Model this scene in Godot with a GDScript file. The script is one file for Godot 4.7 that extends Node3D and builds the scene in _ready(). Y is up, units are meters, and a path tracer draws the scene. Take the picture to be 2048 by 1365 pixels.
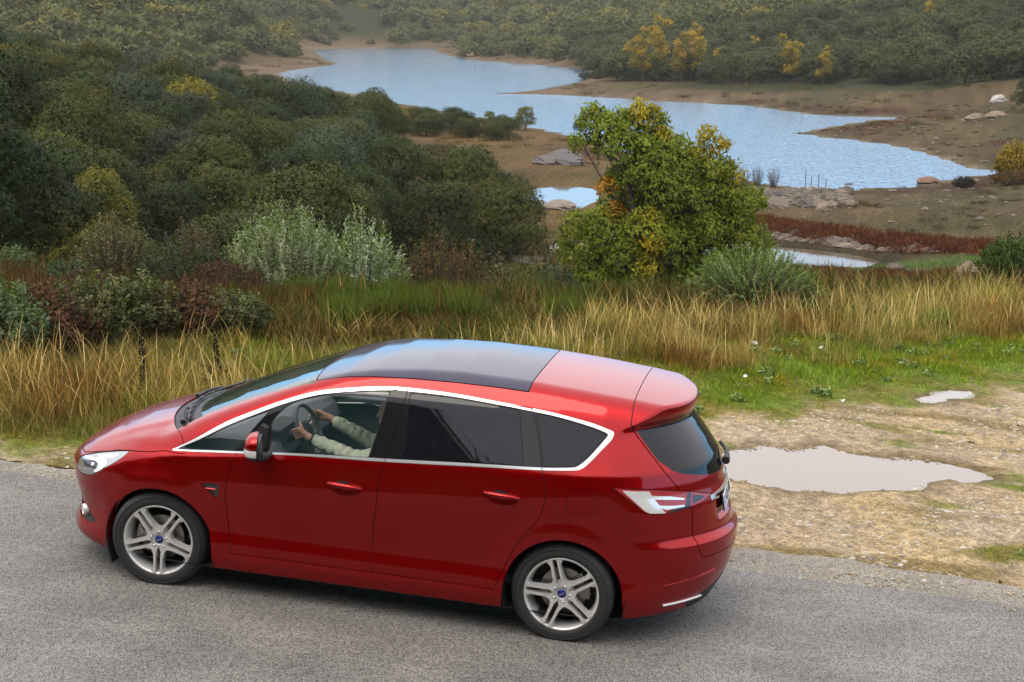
extends Node3D

const LAKE_Y := -8.0
const POND_Y := -7.9
const STREAM_Y := -7.6
const CAM_AT := Vector3(3.0428, 4.0054, 10.053)
var CAR := Transform3D(Basis(Vector3(0.99830685, -0.05816728, 0.0), Vector3(0.0581625, 0.9982252, -0.0127905), Vector3(0.000744, 0.0127689, 0.9999182)), Vector3.ZERO)
var rng := RandomNumberGenerator.new()
var taken := {}
var M := {}
var T0MS := 0

func tick(what: String) -> void:
	print(what, " ", Time.get_ticks_msec() - T0MS, " ms")

func _ready() -> void:
	T0MS = Time.get_ticks_msec()
	rng.seed = 20151
	make_view()
	make_materials()
	make_land()
	tick("land")
	make_near_ground()
	tick("near")
	make_car()
	tick("car")
	make_driver()
	tick("driver")
	make_vegetation()
	tick("vegetation")
	make_small_things()
	tick("done")

func make_view() -> void:
	var cam := Camera3D.new()
	cam.name = "camera"
	var fw := Vector3(-0.20152544, -0.21251878, -0.95615023)
	var rt := Vector3(0.978502174, 0.0, -0.206236502)
	cam.transform = Transform3D(Basis(rt, rt.cross(fw), -fw), CAM_AT)
	cam.fov = 25.633
	cam.near = 0.1
	cam.far = 5000.0
	add_child(cam)
	var env := Environment.new()
	env.background_mode = Environment.BG_SKY
	var sky := Sky.new()
	var pano := PanoramaSkyMaterial.new()
	pano.panorama = sky_picture()
	sky.sky_material = pano
	env.sky = sky
	env.background_energy_multiplier = 1.0
	env.tonemap_mode = Environment.TONE_MAPPER_LINEAR
	env.tonemap_exposure = 2.1
	env.sdfgi_enabled = true
	env.ssao_enabled = true
	env.ssil_enabled = true
	env.fog_enabled = true
	env.fog_density = 0.00014
	env.fog_light_color = Color(0.92, 0.93, 0.90)
	var we := WorldEnvironment.new()
	we.name = "world_environment"
	we.environment = env
	add_child(we)
	var sun := DirectionalLight3D.new()
	sun.name = "sun"
	sun.light_energy = 0.34
	sun.light_angular_distance = 40.0
	sun.light_color = Color(1.0, 0.96, 0.9)
	sun.shadow_enabled = true
	sun.transform = Transform3D(Basis.looking_at(Vector3(0.25, -1.0, -0.35), Vector3.UP), Vector3(0, 30, 0))
	add_child(sun)

func sky_picture() -> ImageTexture:
	# an even overcast: pale blue low down, grey-white above, soft cloud bellies
	var n := FastNoiseLite.new()
	n.seed = 5
	n.frequency = 0.9
	n.fractal_octaves = 5
	var w := 512
	var h := 256
	var im := Image.create(w, h, false, Image.FORMAT_RGBAF)
	for j in h:
		var up := (0.5 - (j + 0.5) / h) * PI
		for i in w:
			var az := (i + 0.5) / w * TAU
			var d := Vector3(cos(up) * cos(az), sin(up), cos(up) * sin(az))
			var e := maxf(d.y, 0.0)
			var q := d / (e + 0.22)
			var c := n.get_noise_3d(q.x, q.y * 0.4, q.z) * 0.5 + 0.5
			var low := Vector3(0.34, 0.80, 1.28)
			var high := Vector3(0.93, 0.93, 0.98)
			var k := smoothstep(0.07, 0.23, e)
			var col := low.lerp(high, k)
			col *= 0.90 + 0.26 * (c - 0.5) * (0.35 + 0.65 * k) + 0.16 * e
			if d.y < 0.0:
				col = Vector3(0.2, 0.19, 0.16)
			im.set_pixel(i, j, Color(col.x, col.y, col.z, 1.0))
	return ImageTexture.create_from_image(im)

# ------------------------------------------------------------------ names, nodes, materials
func numbered(called: String) -> String:
	if not taken.has(called):
		taken[called] = 0
		return called
	taken[called] += 1
	return "%s_%03d" % [called, taken[called]]

func tag(o: Node, label: String, category: String, group := "") -> void:
	o.set_meta("label", label)
	o.set_meta("category", category)
	if group != "":
		o.set_meta("group", group)

func thing(called: String, label: String, category: String, at: Transform3D, group := "") -> Node3D:
	var o := Node3D.new()
	o.name = numbered(called)
	o.transform = at
	add_child(o)
	tag(o, label, category, group)
	return o

func part(called: String, mesh: Mesh, mat: Material, parent: Node, at := Transform3D(), label := "") -> MeshInstance3D:
	var o := MeshInstance3D.new()
	var nm := called
	var k := 0
	while parent.has_node(NodePath(nm)):
		k += 1
		nm = "%s_%03d" % [called, k]
	o.name = nm
	o.mesh = mesh
	o.material_override = mat
	o.transform = at
	parent.add_child(o, true)
	if label != "":
		o.set_meta("label", label)
	return o

func solo(called: String, mesh: Mesh, mat: Material, at := Transform3D()) -> MeshInstance3D:
	var o := MeshInstance3D.new()
	o.name = numbered(called)
	o.mesh = mesh
	o.material_override = mat
	o.transform = at
	add_child(o, true)
	return o

func setting(called: String, mesh: Mesh, mat: Material, kind := "structure") -> MeshInstance3D:
	var o := solo(called, mesh, mat)
	o.set_meta("kind", kind)
	return o

func lin(r: float, g: float, b: float, a := 1.0) -> Color:
	var c := Color(r, g, b).linear_to_srgb()
	c.a = a
	return c

func mat(nm: String, c: Color, rough := 0.6, metal := 0.0) -> StandardMaterial3D:
	var m := StandardMaterial3D.new()
	m.resource_name = nm
	m.albedo_color = c
	m.roughness = rough
	m.metallic = metal
	M[nm] = m
	return m

func pane(nm: String, c: Color, rough := 0.02) -> StandardMaterial3D:
	var m := mat(nm, c, rough)
	m.transparency = BaseMaterial3D.TRANSPARENCY_ALPHA
	return m

func noise_map(seed_: int, freq: float, octaves: int, size := 256, bump := 0.0, a := Color(0, 0, 0), b := Color(1, 1, 1), kind := FastNoiseLite.TYPE_SIMPLEX_SMOOTH) -> ImageTexture:
	# a seamless noise picture worked out here, so that it is the same every time
	var n := FastNoiseLite.new()
	n.seed = seed_
	n.noise_type = kind
	n.frequency = freq
	n.fractal_octaves = octaves
	var im := n.get_seamless_image(size, size, false, false, 0.2, true)
	im.convert(Image.FORMAT_RGB8)
	if bump > 0.0:
		im.bump_map_to_normal_map(bump)
	elif a != Color(0, 0, 0) or b != Color(1, 1, 1):
		for j in size:
			for i in size:
				im.set_pixel(i, j, a.lerp(b, im.get_pixel(i, j).r))
	return ImageTexture.create_from_image(im)

func make_materials() -> void:
	var red := mat("red_paint", lin(0.29, 0.0004, 0.0012), 0.27, 0.74)
	red.clearcoat_enabled = true
	red.clearcoat = 0.6
	red.clearcoat_roughness = 0.025
	red.metallic_specular = 0.22
	mat("chrome", lin(0.66, 0.66, 0.65), 0.30, 0.9)
	mat("satin_alloy", lin(0.60, 0.595, 0.58), 0.30, 0.35)
	mat("dark_alloy", lin(0.16, 0.155, 0.15), 0.4, 0.7)
	mat("gloss_black", lin(0.010, 0.010, 0.012), 0.06).metallic_specular = 0.42
	mat("gap_black", lin(0.004, 0.004, 0.004), 0.8)
	mat("rubber", lin(0.022, 0.022, 0.022), 0.75)
	mat("black_plastic", lin(0.018, 0.018, 0.02), 0.55)
	mat("grey_plastic", lin(0.07, 0.075, 0.08), 0.6)
	mat("lining", lin(0.03, 0.03, 0.032), 0.85)
	mat("headliner", lin(0.42, 0.42, 0.40), 0.9)
	mat("seat_cloth", lin(0.03, 0.031, 0.035), 0.9)
	var roof := mat("roof_glass", lin(0.050, 0.045, 0.070), 0.08)
	roof.metallic_specular = 0.36
	pane("clear_glass", lin(0.05, 0.13, 0.13, 0.10))
	pane("wind_glass", lin(0.04, 0.08, 0.07, 0.25))
	pane("tinted_glass", lin(0.006, 0.006, 0.009, 0.92)).metallic_specular = 0.42
	var lens := mat("red_lens", lin(0.32, 0.006, 0.008), 0.05)
	lens.clearcoat_enabled = true
	mat("clear_lens", lin(0.75, 0.74, 0.72), 0.08, 0.25)
	mat("lamp_white", lin(0.85, 0.85, 0.83), 0.15)
	mat("lamp_silver", lin(0.40, 0.41, 0.42), 0.12, 0.75)
	mat("lamp_dark", lin(0.06, 0.06, 0.07), 0.1, 0.3)
	mat("amber", lin(0.75, 0.45, 0.15), 0.2)
	mat("plate_white", lin(0.80, 0.80, 0.78), 0.4)
	mat("plate_blue", lin(0.02, 0.08, 0.42), 0.4)
	mat("badge_blue", lin(0.008, 0.02, 0.16), 0.15, 0.2)
	mat("letter_black", lin(0.01, 0.01, 0.01), 0.5)
	mat("letter_silver", lin(0.75, 0.76, 0.78), 0.2, 0.8)
	mat("skin", lin(0.42, 0.22, 0.13), 0.5)
	mat("shirt", lin(0.42, 0.46, 0.33), 0.9)
	mat("hair", lin(0.02, 0.016, 0.012), 0.7)
	mat("watch", lin(0.012, 0.012, 0.012), 0.35)
	mat("disc_steel", lin(0.30, 0.29, 0.27), 0.35, 0.9)

# ------------------------------------------------------------------ mesh helpers
func st() -> SurfaceTool:
	var s := SurfaceTool.new()
	s.begin(Mesh.PRIMITIVE_TRIANGLES)
	return s

func tri(s: SurfaceTool, a: Vector3, b: Vector3, c: Vector3, out: Vector3) -> void:
	# one face seen from the side that out points to
	if (b - a).cross(c - a).dot(out) > 0.0:
		var k := b
		b = c
		c = k
	var n := -(b - a).cross(c - a).normalized()
	for v in [a, b, c]:
		s.set_normal(n)
		s.add_vertex(v)

func quad(s: SurfaceTool, a: Vector3, b: Vector3, c: Vector3, d: Vector3, out: Vector3) -> void:
	tri(s, a, b, c, out)
	tri(s, a, c, d, out)

func box(s: SurfaceTool, size: Vector3, t: Transform3D, bevel := 0.0) -> void:
	# a box with chamfered upright edges and rims
	var h := size * 0.5
	var b := minf(bevel, minf(h.x, minf(h.y, h.z)) * 0.9)
	if b <= 0.0:
		for ax in 3:
			for sg in [-1.0, 1.0]:
				var n := Vector3.ZERO
				n[ax] = sg
				var u := Vector3.ZERO
				u[(ax + 1) % 3] = h[(ax + 1) % 3]
				var w := Vector3.ZERO
				w[(ax + 2) % 3] = h[(ax + 2) % 3]
				var c := n * h[ax]
				quad(s, t * (c - u - w), t * (c + u - w), t * (c + u + w), t * (c - u + w), t.basis * n)
		return
	var pts: Array[Vector3] = []
	for ax in 3:
		for sg in [-1.0, 1.0]:
			var n := Vector3.ZERO
			n[ax] = sg
			var u := Vector3.ZERO
			u[(ax + 1) % 3] = h[(ax + 1) % 3] - b
			var w := Vector3.ZERO
			w[(ax + 2) % 3] = h[(ax + 2) % 3] - b
			var c := n * h[ax]
			quad(s, t * (c - u - w), t * (c + u - w), t * (c + u + w), t * (c - u + w), t.basis * n)
			var ay := (ax + 1) % 3
			for sh in [-1.0, 1.0]:
				var m := Vector3.ZERO
				m[ay] = sh
				var az := (ax + 2) % 3
				var e := Vector3.ZERO
				e[az] = h[az] - b
				var p := n * h[ax] + m * (h[ay] - b)
				var q := n * (h[ax] - b) + m * h[ay]
				quad(s, t * (p - e), t * (p + e), t * (q + e), t * (q - e), t.basis * (n + m))
	for sx in [-1.0, 1.0]:
		for sy in [-1.0, 1.0]:
			for sz in [-1.0, 1.0]:
				var o := Vector3(sx, sy, sz)
				tri(s, t * (o * Vector3(h.x, h.y - b, h.z - b)), t * (o * Vector3(h.x - b, h.y, h.z - b)), t * (o * Vector3(h.x - b, h.y - b, h.z)), t.basis * o)

func tube(s: SurfaceTool, path: PackedVector3Array, radii: PackedFloat32Array, sides := 8, closed := false, color := Color.WHITE) -> void:
	var n := path.size()
	var rings: Array[PackedVector3Array] = []
	var side := Vector3.UP
	for i in n:
		var a := path[(i - 1 + n) % n] if closed or i > 0 else path[i]
		var b := path[(i + 1) % n] if closed or i < n - 1 else path[i]
		var d := (b - a).normalized()
		if i == 0:
			side = d.cross(Vector3(0.31, 0.9, 0.29)).normalized()
		else:
			side = (side - d * side.dot(d)).normalized()
		var up := d.cross(side)
		var ring := PackedVector3Array()
		var r := radii[mini(i, radii.size() - 1)]
		for k in sides:
			var an := TAU * k / sides
			ring.append(path[i] + (side * cos(an) + up * sin(an)) * r)
		rings.append(ring)
	var last := n if closed else n - 1
	for i in last:
		var p := rings[i]
		var q := rings[(i + 1) % n]
		var ci := path[i]
		var cj := path[(i + 1) % n]
		for k in sides:
			var k2 := (k + 1) % sides
			var vs := [p[k], q[k], q[k2], p[k], q[k2], p[k2]]
			var cs := [ci, cj, cj, ci, cj, ci]
			if (q[k] - p[k]).cross(q[k2] - p[k]).dot(p[k] - ci) > 0.0:
				vs = [p[k], q[k2], q[k], p[k], p[k2], q[k2]]
				cs = [ci, cj, cj, ci, ci, cj]
			for m in 6:
				s.set_normal((vs[m] - cs[m]).normalized())
				s.set_color(color)
				s.add_vertex(vs[m])
	if not closed:
		for e in [0, n - 1]:
			var dirv := (path[0] - path[1]) if e == 0 else (path[n - 1] - path[n - 2])
			for k in range(1, sides - 1):
				s.set_color(color)
				tri(s, rings[e][0], rings[e][k], rings[e][k + 1], dirv)

func lathe(s: SurfaceTool, prof: PackedVector2Array, t: Transform3D, sides := 48, sharp := 0.5) -> void:
	# prof: (radius, along z); turned about the z axis. Profile corners sharper than «sharp» stay edges.
	var n := prof.size()
	for i in n - 1:
		var a := prof[i]
		var b := prof[i + 1]
		var d := (b - a).normalized()
		var nr := Vector2(d.y, -d.x)
		var na := nr
		var nb := nr
		if i > 0:
			var dp := (a - prof[i - 1]).normalized()
			if dp.dot(d) > sharp:
				na = (nr + Vector2(dp.y, -dp.x)).normalized()
		if i < n - 2:
			var dn := (prof[i + 2] - b).normalized()
			if dn.dot(d) > sharp:
				nb = (nr + Vector2(dn.y, -dn.x)).normalized()
		for k in sides:
			var a0 := TAU * k / sides
			var a1 := TAU * (k + 1) / sides
			var vs := [Vector3(a.x * cos(a0), a.x * sin(a0), a.y), Vector3(b.x * cos(a0), b.x * sin(a0), b.y), Vector3(b.x * cos(a1), b.x * sin(a1), b.y), Vector3(a.x * cos(a1), a.x * sin(a1), a.y)]
			var ns := [Vector3(na.x * cos(a0), na.x * sin(a0), na.y), Vector3(nb.x * cos(a0), nb.x * sin(a0), nb.y), Vector3(nb.x * cos(a1), nb.x * sin(a1), nb.y), Vector3(na.x * cos(a1), na.x * sin(a1), na.y)]
			for f in [[0, 1, 2], [0, 2, 3]]:
				var f2: Array = f
				var cr: Vector3 = (vs[f[1]] - vs[f[0]]).cross(vs[f[2]] - vs[f[0]])
				if cr.dot(ns[f[0]] + ns[f[1]] + ns[f[2]]) > 0.0:
					f2 = [f[0], f[2], f[1]]
				for m in f2:
					s.set_normal((t.basis * ns[m]).normalized())
					s.add_vertex(t * vs[m])

func prism(s: SurfaceTool, poly: PackedVector2Array, z0: float, z1: float, t: Transform3D, bevel := 0.0) -> void:
	# a polygon in x, y given depth along z, with a chamfer round the z1 face
	var cap := poly
	if bevel > 0.0:
		var o := Geometry2D.offset_polygon(poly, -bevel)
		if o.size() > 0:
			cap = o[0]
	var zb := z1 - bevel if bevel > 0.0 else z1
	var c := Vector2.ZERO
	for p in poly:
		c += p / poly.size()
	var n := poly.size()
	var ccw := 1.0 if not Geometry2D.is_polygon_clockwise(poly) else -1.0
	for i in n:
		var a := poly[i]
		var b := poly[(i + 1) % n]
		var e := (b - a)
		var out := Vector3(e.y, -e.x, 0) * ccw
		quad(s, t * Vector3(a.x, a.y, z0), t * Vector3(b.x, b.y, z0), t * Vector3(b.x, b.y, zb), t * Vector3(a.x, a.y, zb), t.basis * out)
		if bevel > 0.0 and cap.size() == n:
			var best := 0
			for k in n:
				if cap[k].distance_to(a) < cap[best].distance_to(a):
					best = k
			var best2 := 0
			for k in n:
				if cap[k].distance_to(b) < cap[best2].distance_to(b):
					best2 = k
			quad(s, t * Vector3(a.x, a.y, zb), t * Vector3(b.x, b.y, zb), t * Vector3(cap[best2].x, cap[best2].y, z1), t * Vector3(cap[best].x, cap[best].y, z1), t.basis * (out.normalized() + Vector3(0, 0, signf(z1 - z0))))
	if bevel > 0.0 and cap.size() != n:
		cap = poly
	var ids := Geometry2D.triangulate_polygon(cap)
	for i in range(0, ids.size(), 3):
		tri(s, t * Vector3(cap[ids[i]].x, cap[ids[i]].y, z1), t * Vector3(cap[ids[i + 1]].x, cap[ids[i + 1]].y, z1), t * Vector3(cap[ids[i + 2]].x, cap[ids[i + 2]].y, z1), t.basis * Vector3(0, 0, signf(z1 - z0)))

func P2(a: Array) -> PackedVector2Array:
	var o := PackedVector2Array()
	for i in range(0, a.size(), 2):
		o.append(Vector2(a[i], a[i + 1]))
	return o

func curve2(p: PackedVector2Array, closed: bool, steps := 4) -> PackedVector2Array:
	# Catmull-Rom through the points; sharp corners stay sharp
	var n := p.size()
	var tan_ := PackedVector2Array()
	for i in n:
		var a := p[(i - 1 + n) % n] if closed or i > 0 else p[i]
		var b := p[(i + 1) % n] if closed or i < n - 1 else p[i]
		var d := (b - a) * 0.5
		var e0 := (p[i] - a).normalized()
		var e1 := (b - p[i]).normalized()
		if e0.dot(e1) < 0.55:
			d = Vector2.ZERO
		tan_.append(d)
	var o := PackedVector2Array()
	for i in (n if closed else n - 1):
		var j := (i + 1) % n
		var l := p[i].distance_to(p[j])
		for k in steps:
			var t := float(k) / steps
			var t2 := t * t
			var t3 := t2 * t
			var ta := tan_[i].limit_length(l)
			var tb := tan_[j].limit_length(l)
			o.append(p[i] * (2 * t3 - 3 * t2 + 1) + ta * (t3 - 2 * t2 + t) + p[j] * (-2 * t3 + 3 * t2) + tb * (t3 - t2))
	if not closed:
		o.append(p[n - 1])
	return o

func psd(q: Vector2, p: PackedVector2Array) -> float:
	# signed distance to a polygon, negative inside
	var n := p.size()
	var d := 1e9
	var inside := false
	var b := p[n - 1]
	for i in n:
		var a := p[i]
		var e := b - a
		var w := q - a
		var t := clampf(w.dot(e) / maxf(e.length_squared(), 1e-12), 0.0, 1.0)
		d = minf(d, (w - e * t).length_squared())
		if (a.y > q.y) != (b.y > q.y) and q.x < (b.x - a.x) * (q.y - a.y) / (b.y - a.y) + a.x:
			inside = not inside
		b = a
	return -sqrt(d) if inside else sqrt(d)

func pl(x: float, k: PackedVector2Array) -> float:
	# piecewise linear through (x, y) knots
	var n := k.size()
	if x <= k[0].x:
		return k[0].y
	for i in range(1, n):
		if x < k[i].x:
			return lerpf(k[i - 1].y, k[i].y, (x - k[i - 1].x) / (k[i].x - k[i - 1].x))
	return k[n - 1].y

func nets(f: Callable, lo: Vector3, hi: Vector3, h: float) -> ArrayMesh:
	# surface nets of a field that is negative inside
	var nx := int((hi.x - lo.x) / h) + 2
	var ny := int((hi.y - lo.y) / h) + 2
	var nz := int((hi.z - lo.z) / h) + 2
	var v := PackedFloat32Array()
	v.resize(nx * ny * nz)
	for i in nx:
		for j in ny:
			for k in nz:
				v[(i * ny + j) * nz + k] = f.call(lo + Vector3(i, j, k) * h)
	var id := PackedInt32Array()
	id.resize(v.size())
	id.fill(-1)
	var vs := PackedVector3Array()
	var ns := PackedVector3Array()
	var ix := PackedInt32Array()
	for i in nx - 1:
		for j in ny - 1:
			for k in nz - 1:
				var at := (i * ny + j) * nz + k
				var c := [v[at], v[at + 1], v[at + nz], v[at + nz + 1], v[at + ny * nz], v[at + ny * nz + 1], v[at + ny * nz + nz], v[at + ny * nz + nz + 1]]
				var neg := 0
				for q in c:
					if q < 0.0:
						neg += 1
				if neg == 0 or neg == 8:
					continue
				var g := Vector3(c[4] + c[5] + c[6] + c[7] - c[0] - c[1] - c[2] - c[3], c[2] + c[3] + c[6] + c[7] - c[0] - c[1] - c[4] - c[5], c[1] + c[3] + c[5] + c[7] - c[0] - c[2] - c[4] - c[6]) / (4.0 * h)
				var mean := 0.0
				for q in c:
					mean += q / 8.0
				var p := lo + Vector3(i + 0.5, j + 0.5, k + 0.5) * h - (g * mean / maxf(g.length_squared(), 0.05)).limit_length(h * 0.8)
				id[at] = vs.size()
				vs.append(p)
				ns.append(g.normalized())
	for i in range(1, nx - 1):
		for j in range(1, ny - 1):
			for k in range(1, nz - 1):
				var at := (i * ny + j) * nz + k
				for ax in 3:
					var dn := ny * nz if ax == 0 else nz if ax == 1 else 1
					if (v[at] < 0.0) == (v[at + dn] < 0.0):
						continue
					var s1 := nz if ax == 0 else 1 if ax == 1 else ny * nz
					var s2 := 1 if ax == 0 else ny * nz if ax == 1 else nz
					var a := id[at]
					var b := id[at - s1]
					var c := id[at - s1 - s2]
					var d := id[at - s2]
					if a < 0 or b < 0 or c < 0 or d < 0:
						continue
					if v[at] < 0.0:
						ix.append_array(PackedInt32Array([a, c, b, a, d, c]))
					else:
						ix.append_array(PackedInt32Array([a, b, c, a, c, d]))
	for t in range(0, ix.size(), 3):
		if (vs[ix[t + 1]] - vs[ix[t]]).cross(vs[ix[t + 2]] - vs[ix[t]]).dot(ns[ix[t]]) > 0.0:
			var q := ix[t + 1]
			ix[t + 1] = ix[t + 2]
			ix[t + 2] = q
	return arrays(vs, ns, ix)

func arrays(vs: PackedVector3Array, ns: PackedVector3Array, ix: PackedInt32Array, cs := PackedColorArray(), uv := PackedVector2Array()) -> ArrayMesh:
	var a := []
	a.resize(Mesh.ARRAY_MAX)
	a[Mesh.ARRAY_VERTEX] = vs
	a[Mesh.ARRAY_NORMAL] = ns
	a[Mesh.ARRAY_INDEX] = ix
	if cs.size():
		a[Mesh.ARRAY_COLOR] = cs
	if uv.size():
		a[Mesh.ARRAY_TEX_UV] = uv
	var m := ArrayMesh.new()
	m.add_surface_from_arrays(Mesh.PRIMITIVE_TRIANGLES, a)
	return m

func instances(called: String, mesh: Mesh, m: Material, where: Array[Transform3D], tints: PackedColorArray) -> MultiMeshInstance3D:
	var mm := MultiMesh.new()
	mm.transform_format = MultiMesh.TRANSFORM_3D
	mm.use_colors = tints.size() > 0
	mm.mesh = mesh
	mm.instance_count = where.size()
	for i in where.size():
		mm.set_instance_transform(i, where[i])
		if tints.size():
			mm.set_instance_color(i, tints[i])
	var o := MultiMeshInstance3D.new()
	o.name = numbered(called)
	o.multimesh = mm
	o.material_override = m
	o.set_meta("kind", "stuff")
	add_child(o, true)
	return o

# ------------------------------------------------------------------ the car body: a smooth intersection of four height fields
class Tab:
	var d := PackedFloat32Array()
	var nx := 0
	var ny := 0
	var x0 := 0.0
	var y0 := 0.0
	var ix := 1.0
	var iy := 1.0
	func _init(ax: float, bx: float, dx: float, ay: float, by: float, dy: float, f: Callable) -> void:
		nx = int((bx - ax) / dx) + 1
		ny = int((by - ay) / dy) + 1
		x0 = ax
		y0 = ay
		ix = 1.0 / dx
		iy = 1.0 / dy
		d.resize(nx * ny)
		for i in nx:
			for j in ny:
				d[i * ny + j] = f.call(ax + i * dx, ay + j * dy)
	func at(x: float, y: float) -> float:
		var fx := clampf((x - x0) * ix, 1.0, nx - 2.001)
		var fy := clampf((y - y0) * iy, 1.0, ny - 2.001)
		var i := int(fx)
		var j := int(fy)
		var t := fx - i
		var u := fy - j
		var a0 := (1.0 - t) * (1.0 - t) * (1.0 - t) / 6.0
		var a1 := (3.0 * t * t * t - 6.0 * t * t + 4.0) / 6.0
		var a3 := t * t * t / 6.0
		var a2 := 1.0 - a0 - a1 - a3
		var b0 := (1.0 - u) * (1.0 - u) * (1.0 - u) / 6.0
		var b1 := (3.0 * u * u * u - 6.0 * u * u + 4.0) / 6.0
		var b3 := u * u * u / 6.0
		var b2 := 1.0 - b0 - b1 - b3
		var k := (i - 1) * ny + j
		var r0 := b0 * d[k - 1] + b1 * d[k] + b2 * d[k + 1] + b3 * d[k + 2]
		k += ny
		var r1 := b0 * d[k - 1] + b1 * d[k] + b2 * d[k + 1] + b3 * d[k + 2]
		k += ny
		var r2 := b0 * d[k - 1] + b1 * d[k] + b2 * d[k + 1] + b3 * d[k + 2]
		k += ny
		var r3 := b0 * d[k - 1] + b1 * d[k] + b2 * d[k + 1] + b3 * d[k + 2]
		return a0 * r0 + a1 * r1 + a2 * r2 + a3 * r3

var K := {}
var TW: Tab
var TT: Tab
var TR: Tab
var TN: Tab
var bv := PackedVector3Array()
var bn := PackedVector3Array()

func car_width(x: float, y: float) -> float:
	var yc := pl(x, K.yc)
	var yb := pl(x, K.yb)
	var dl := pl(x, K.dl)
	var du := pl(x, K.du)
	var ys := [0.14, 0.21, 0.30, 0.345, 0.40, 0.48, yc - 0.03, yc + 0.02, yb - 0.02, yb + 0.02, 1.5, 1.64]
	var ws := [0.86 - dl, 0.905 - dl, 0.925 - dl, 0.92 - dl, 0.925 - dl, 0.898 - dl, 0.938 - dl, 0.938 - dl, 0.905 - dl, 0.89 - (dl + du) / 2, 0.735 - du, 0.645 - du]
	var w: float = ws[0] + (y - ys[0]) * 0.5
	if y >= ys[11]:
		w = ws[11] - (y - ys[11]) * 0.8
	elif y >= ys[0]:
		for a in 11:
			if y < ys[a + 1]:
				w = lerpf(ws[a], ws[a + 1], (y - ys[a]) / (ys[a + 1] - ys[a]))
				break
	if y < 0.9:
		for xc in [-1.4245, 1.4245]:
			var rr := Vector2(x - xc, y - 0.345).length()
			w += 0.024 * exp(-pow((rr - 0.40) / 0.10, 2.0)) * clampf((y - 0.2) / 0.15, 0.0, 1.0)
	return w

func smax(a: float, b: float, r: float) -> float:
	var h := maxf(r - absf(a - b), 0.0) / r
	return maxf(a, b) + h * h * r * 0.25

func car_field(x: float, y: float, z: float) -> float:
	z = absf(z)
	var side := (z - TW.at(x, y)) * 0.97
	var top := (y - TT.at(x, z)) * 0.92
	var a := smax(side, top, 0.10)
	if x > 0.9:
		a = smax(a, (x - TR.at(y, z)) * 0.85, lerpf(0.09, 0.018, smoothstep(1.40, 1.50, y)))
	elif x < -0.9:
		a = smax(a, (TN.at(y, z) - x) * 0.85, 0.09)
	return smax(a, 0.19 - y, 0.04)

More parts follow.
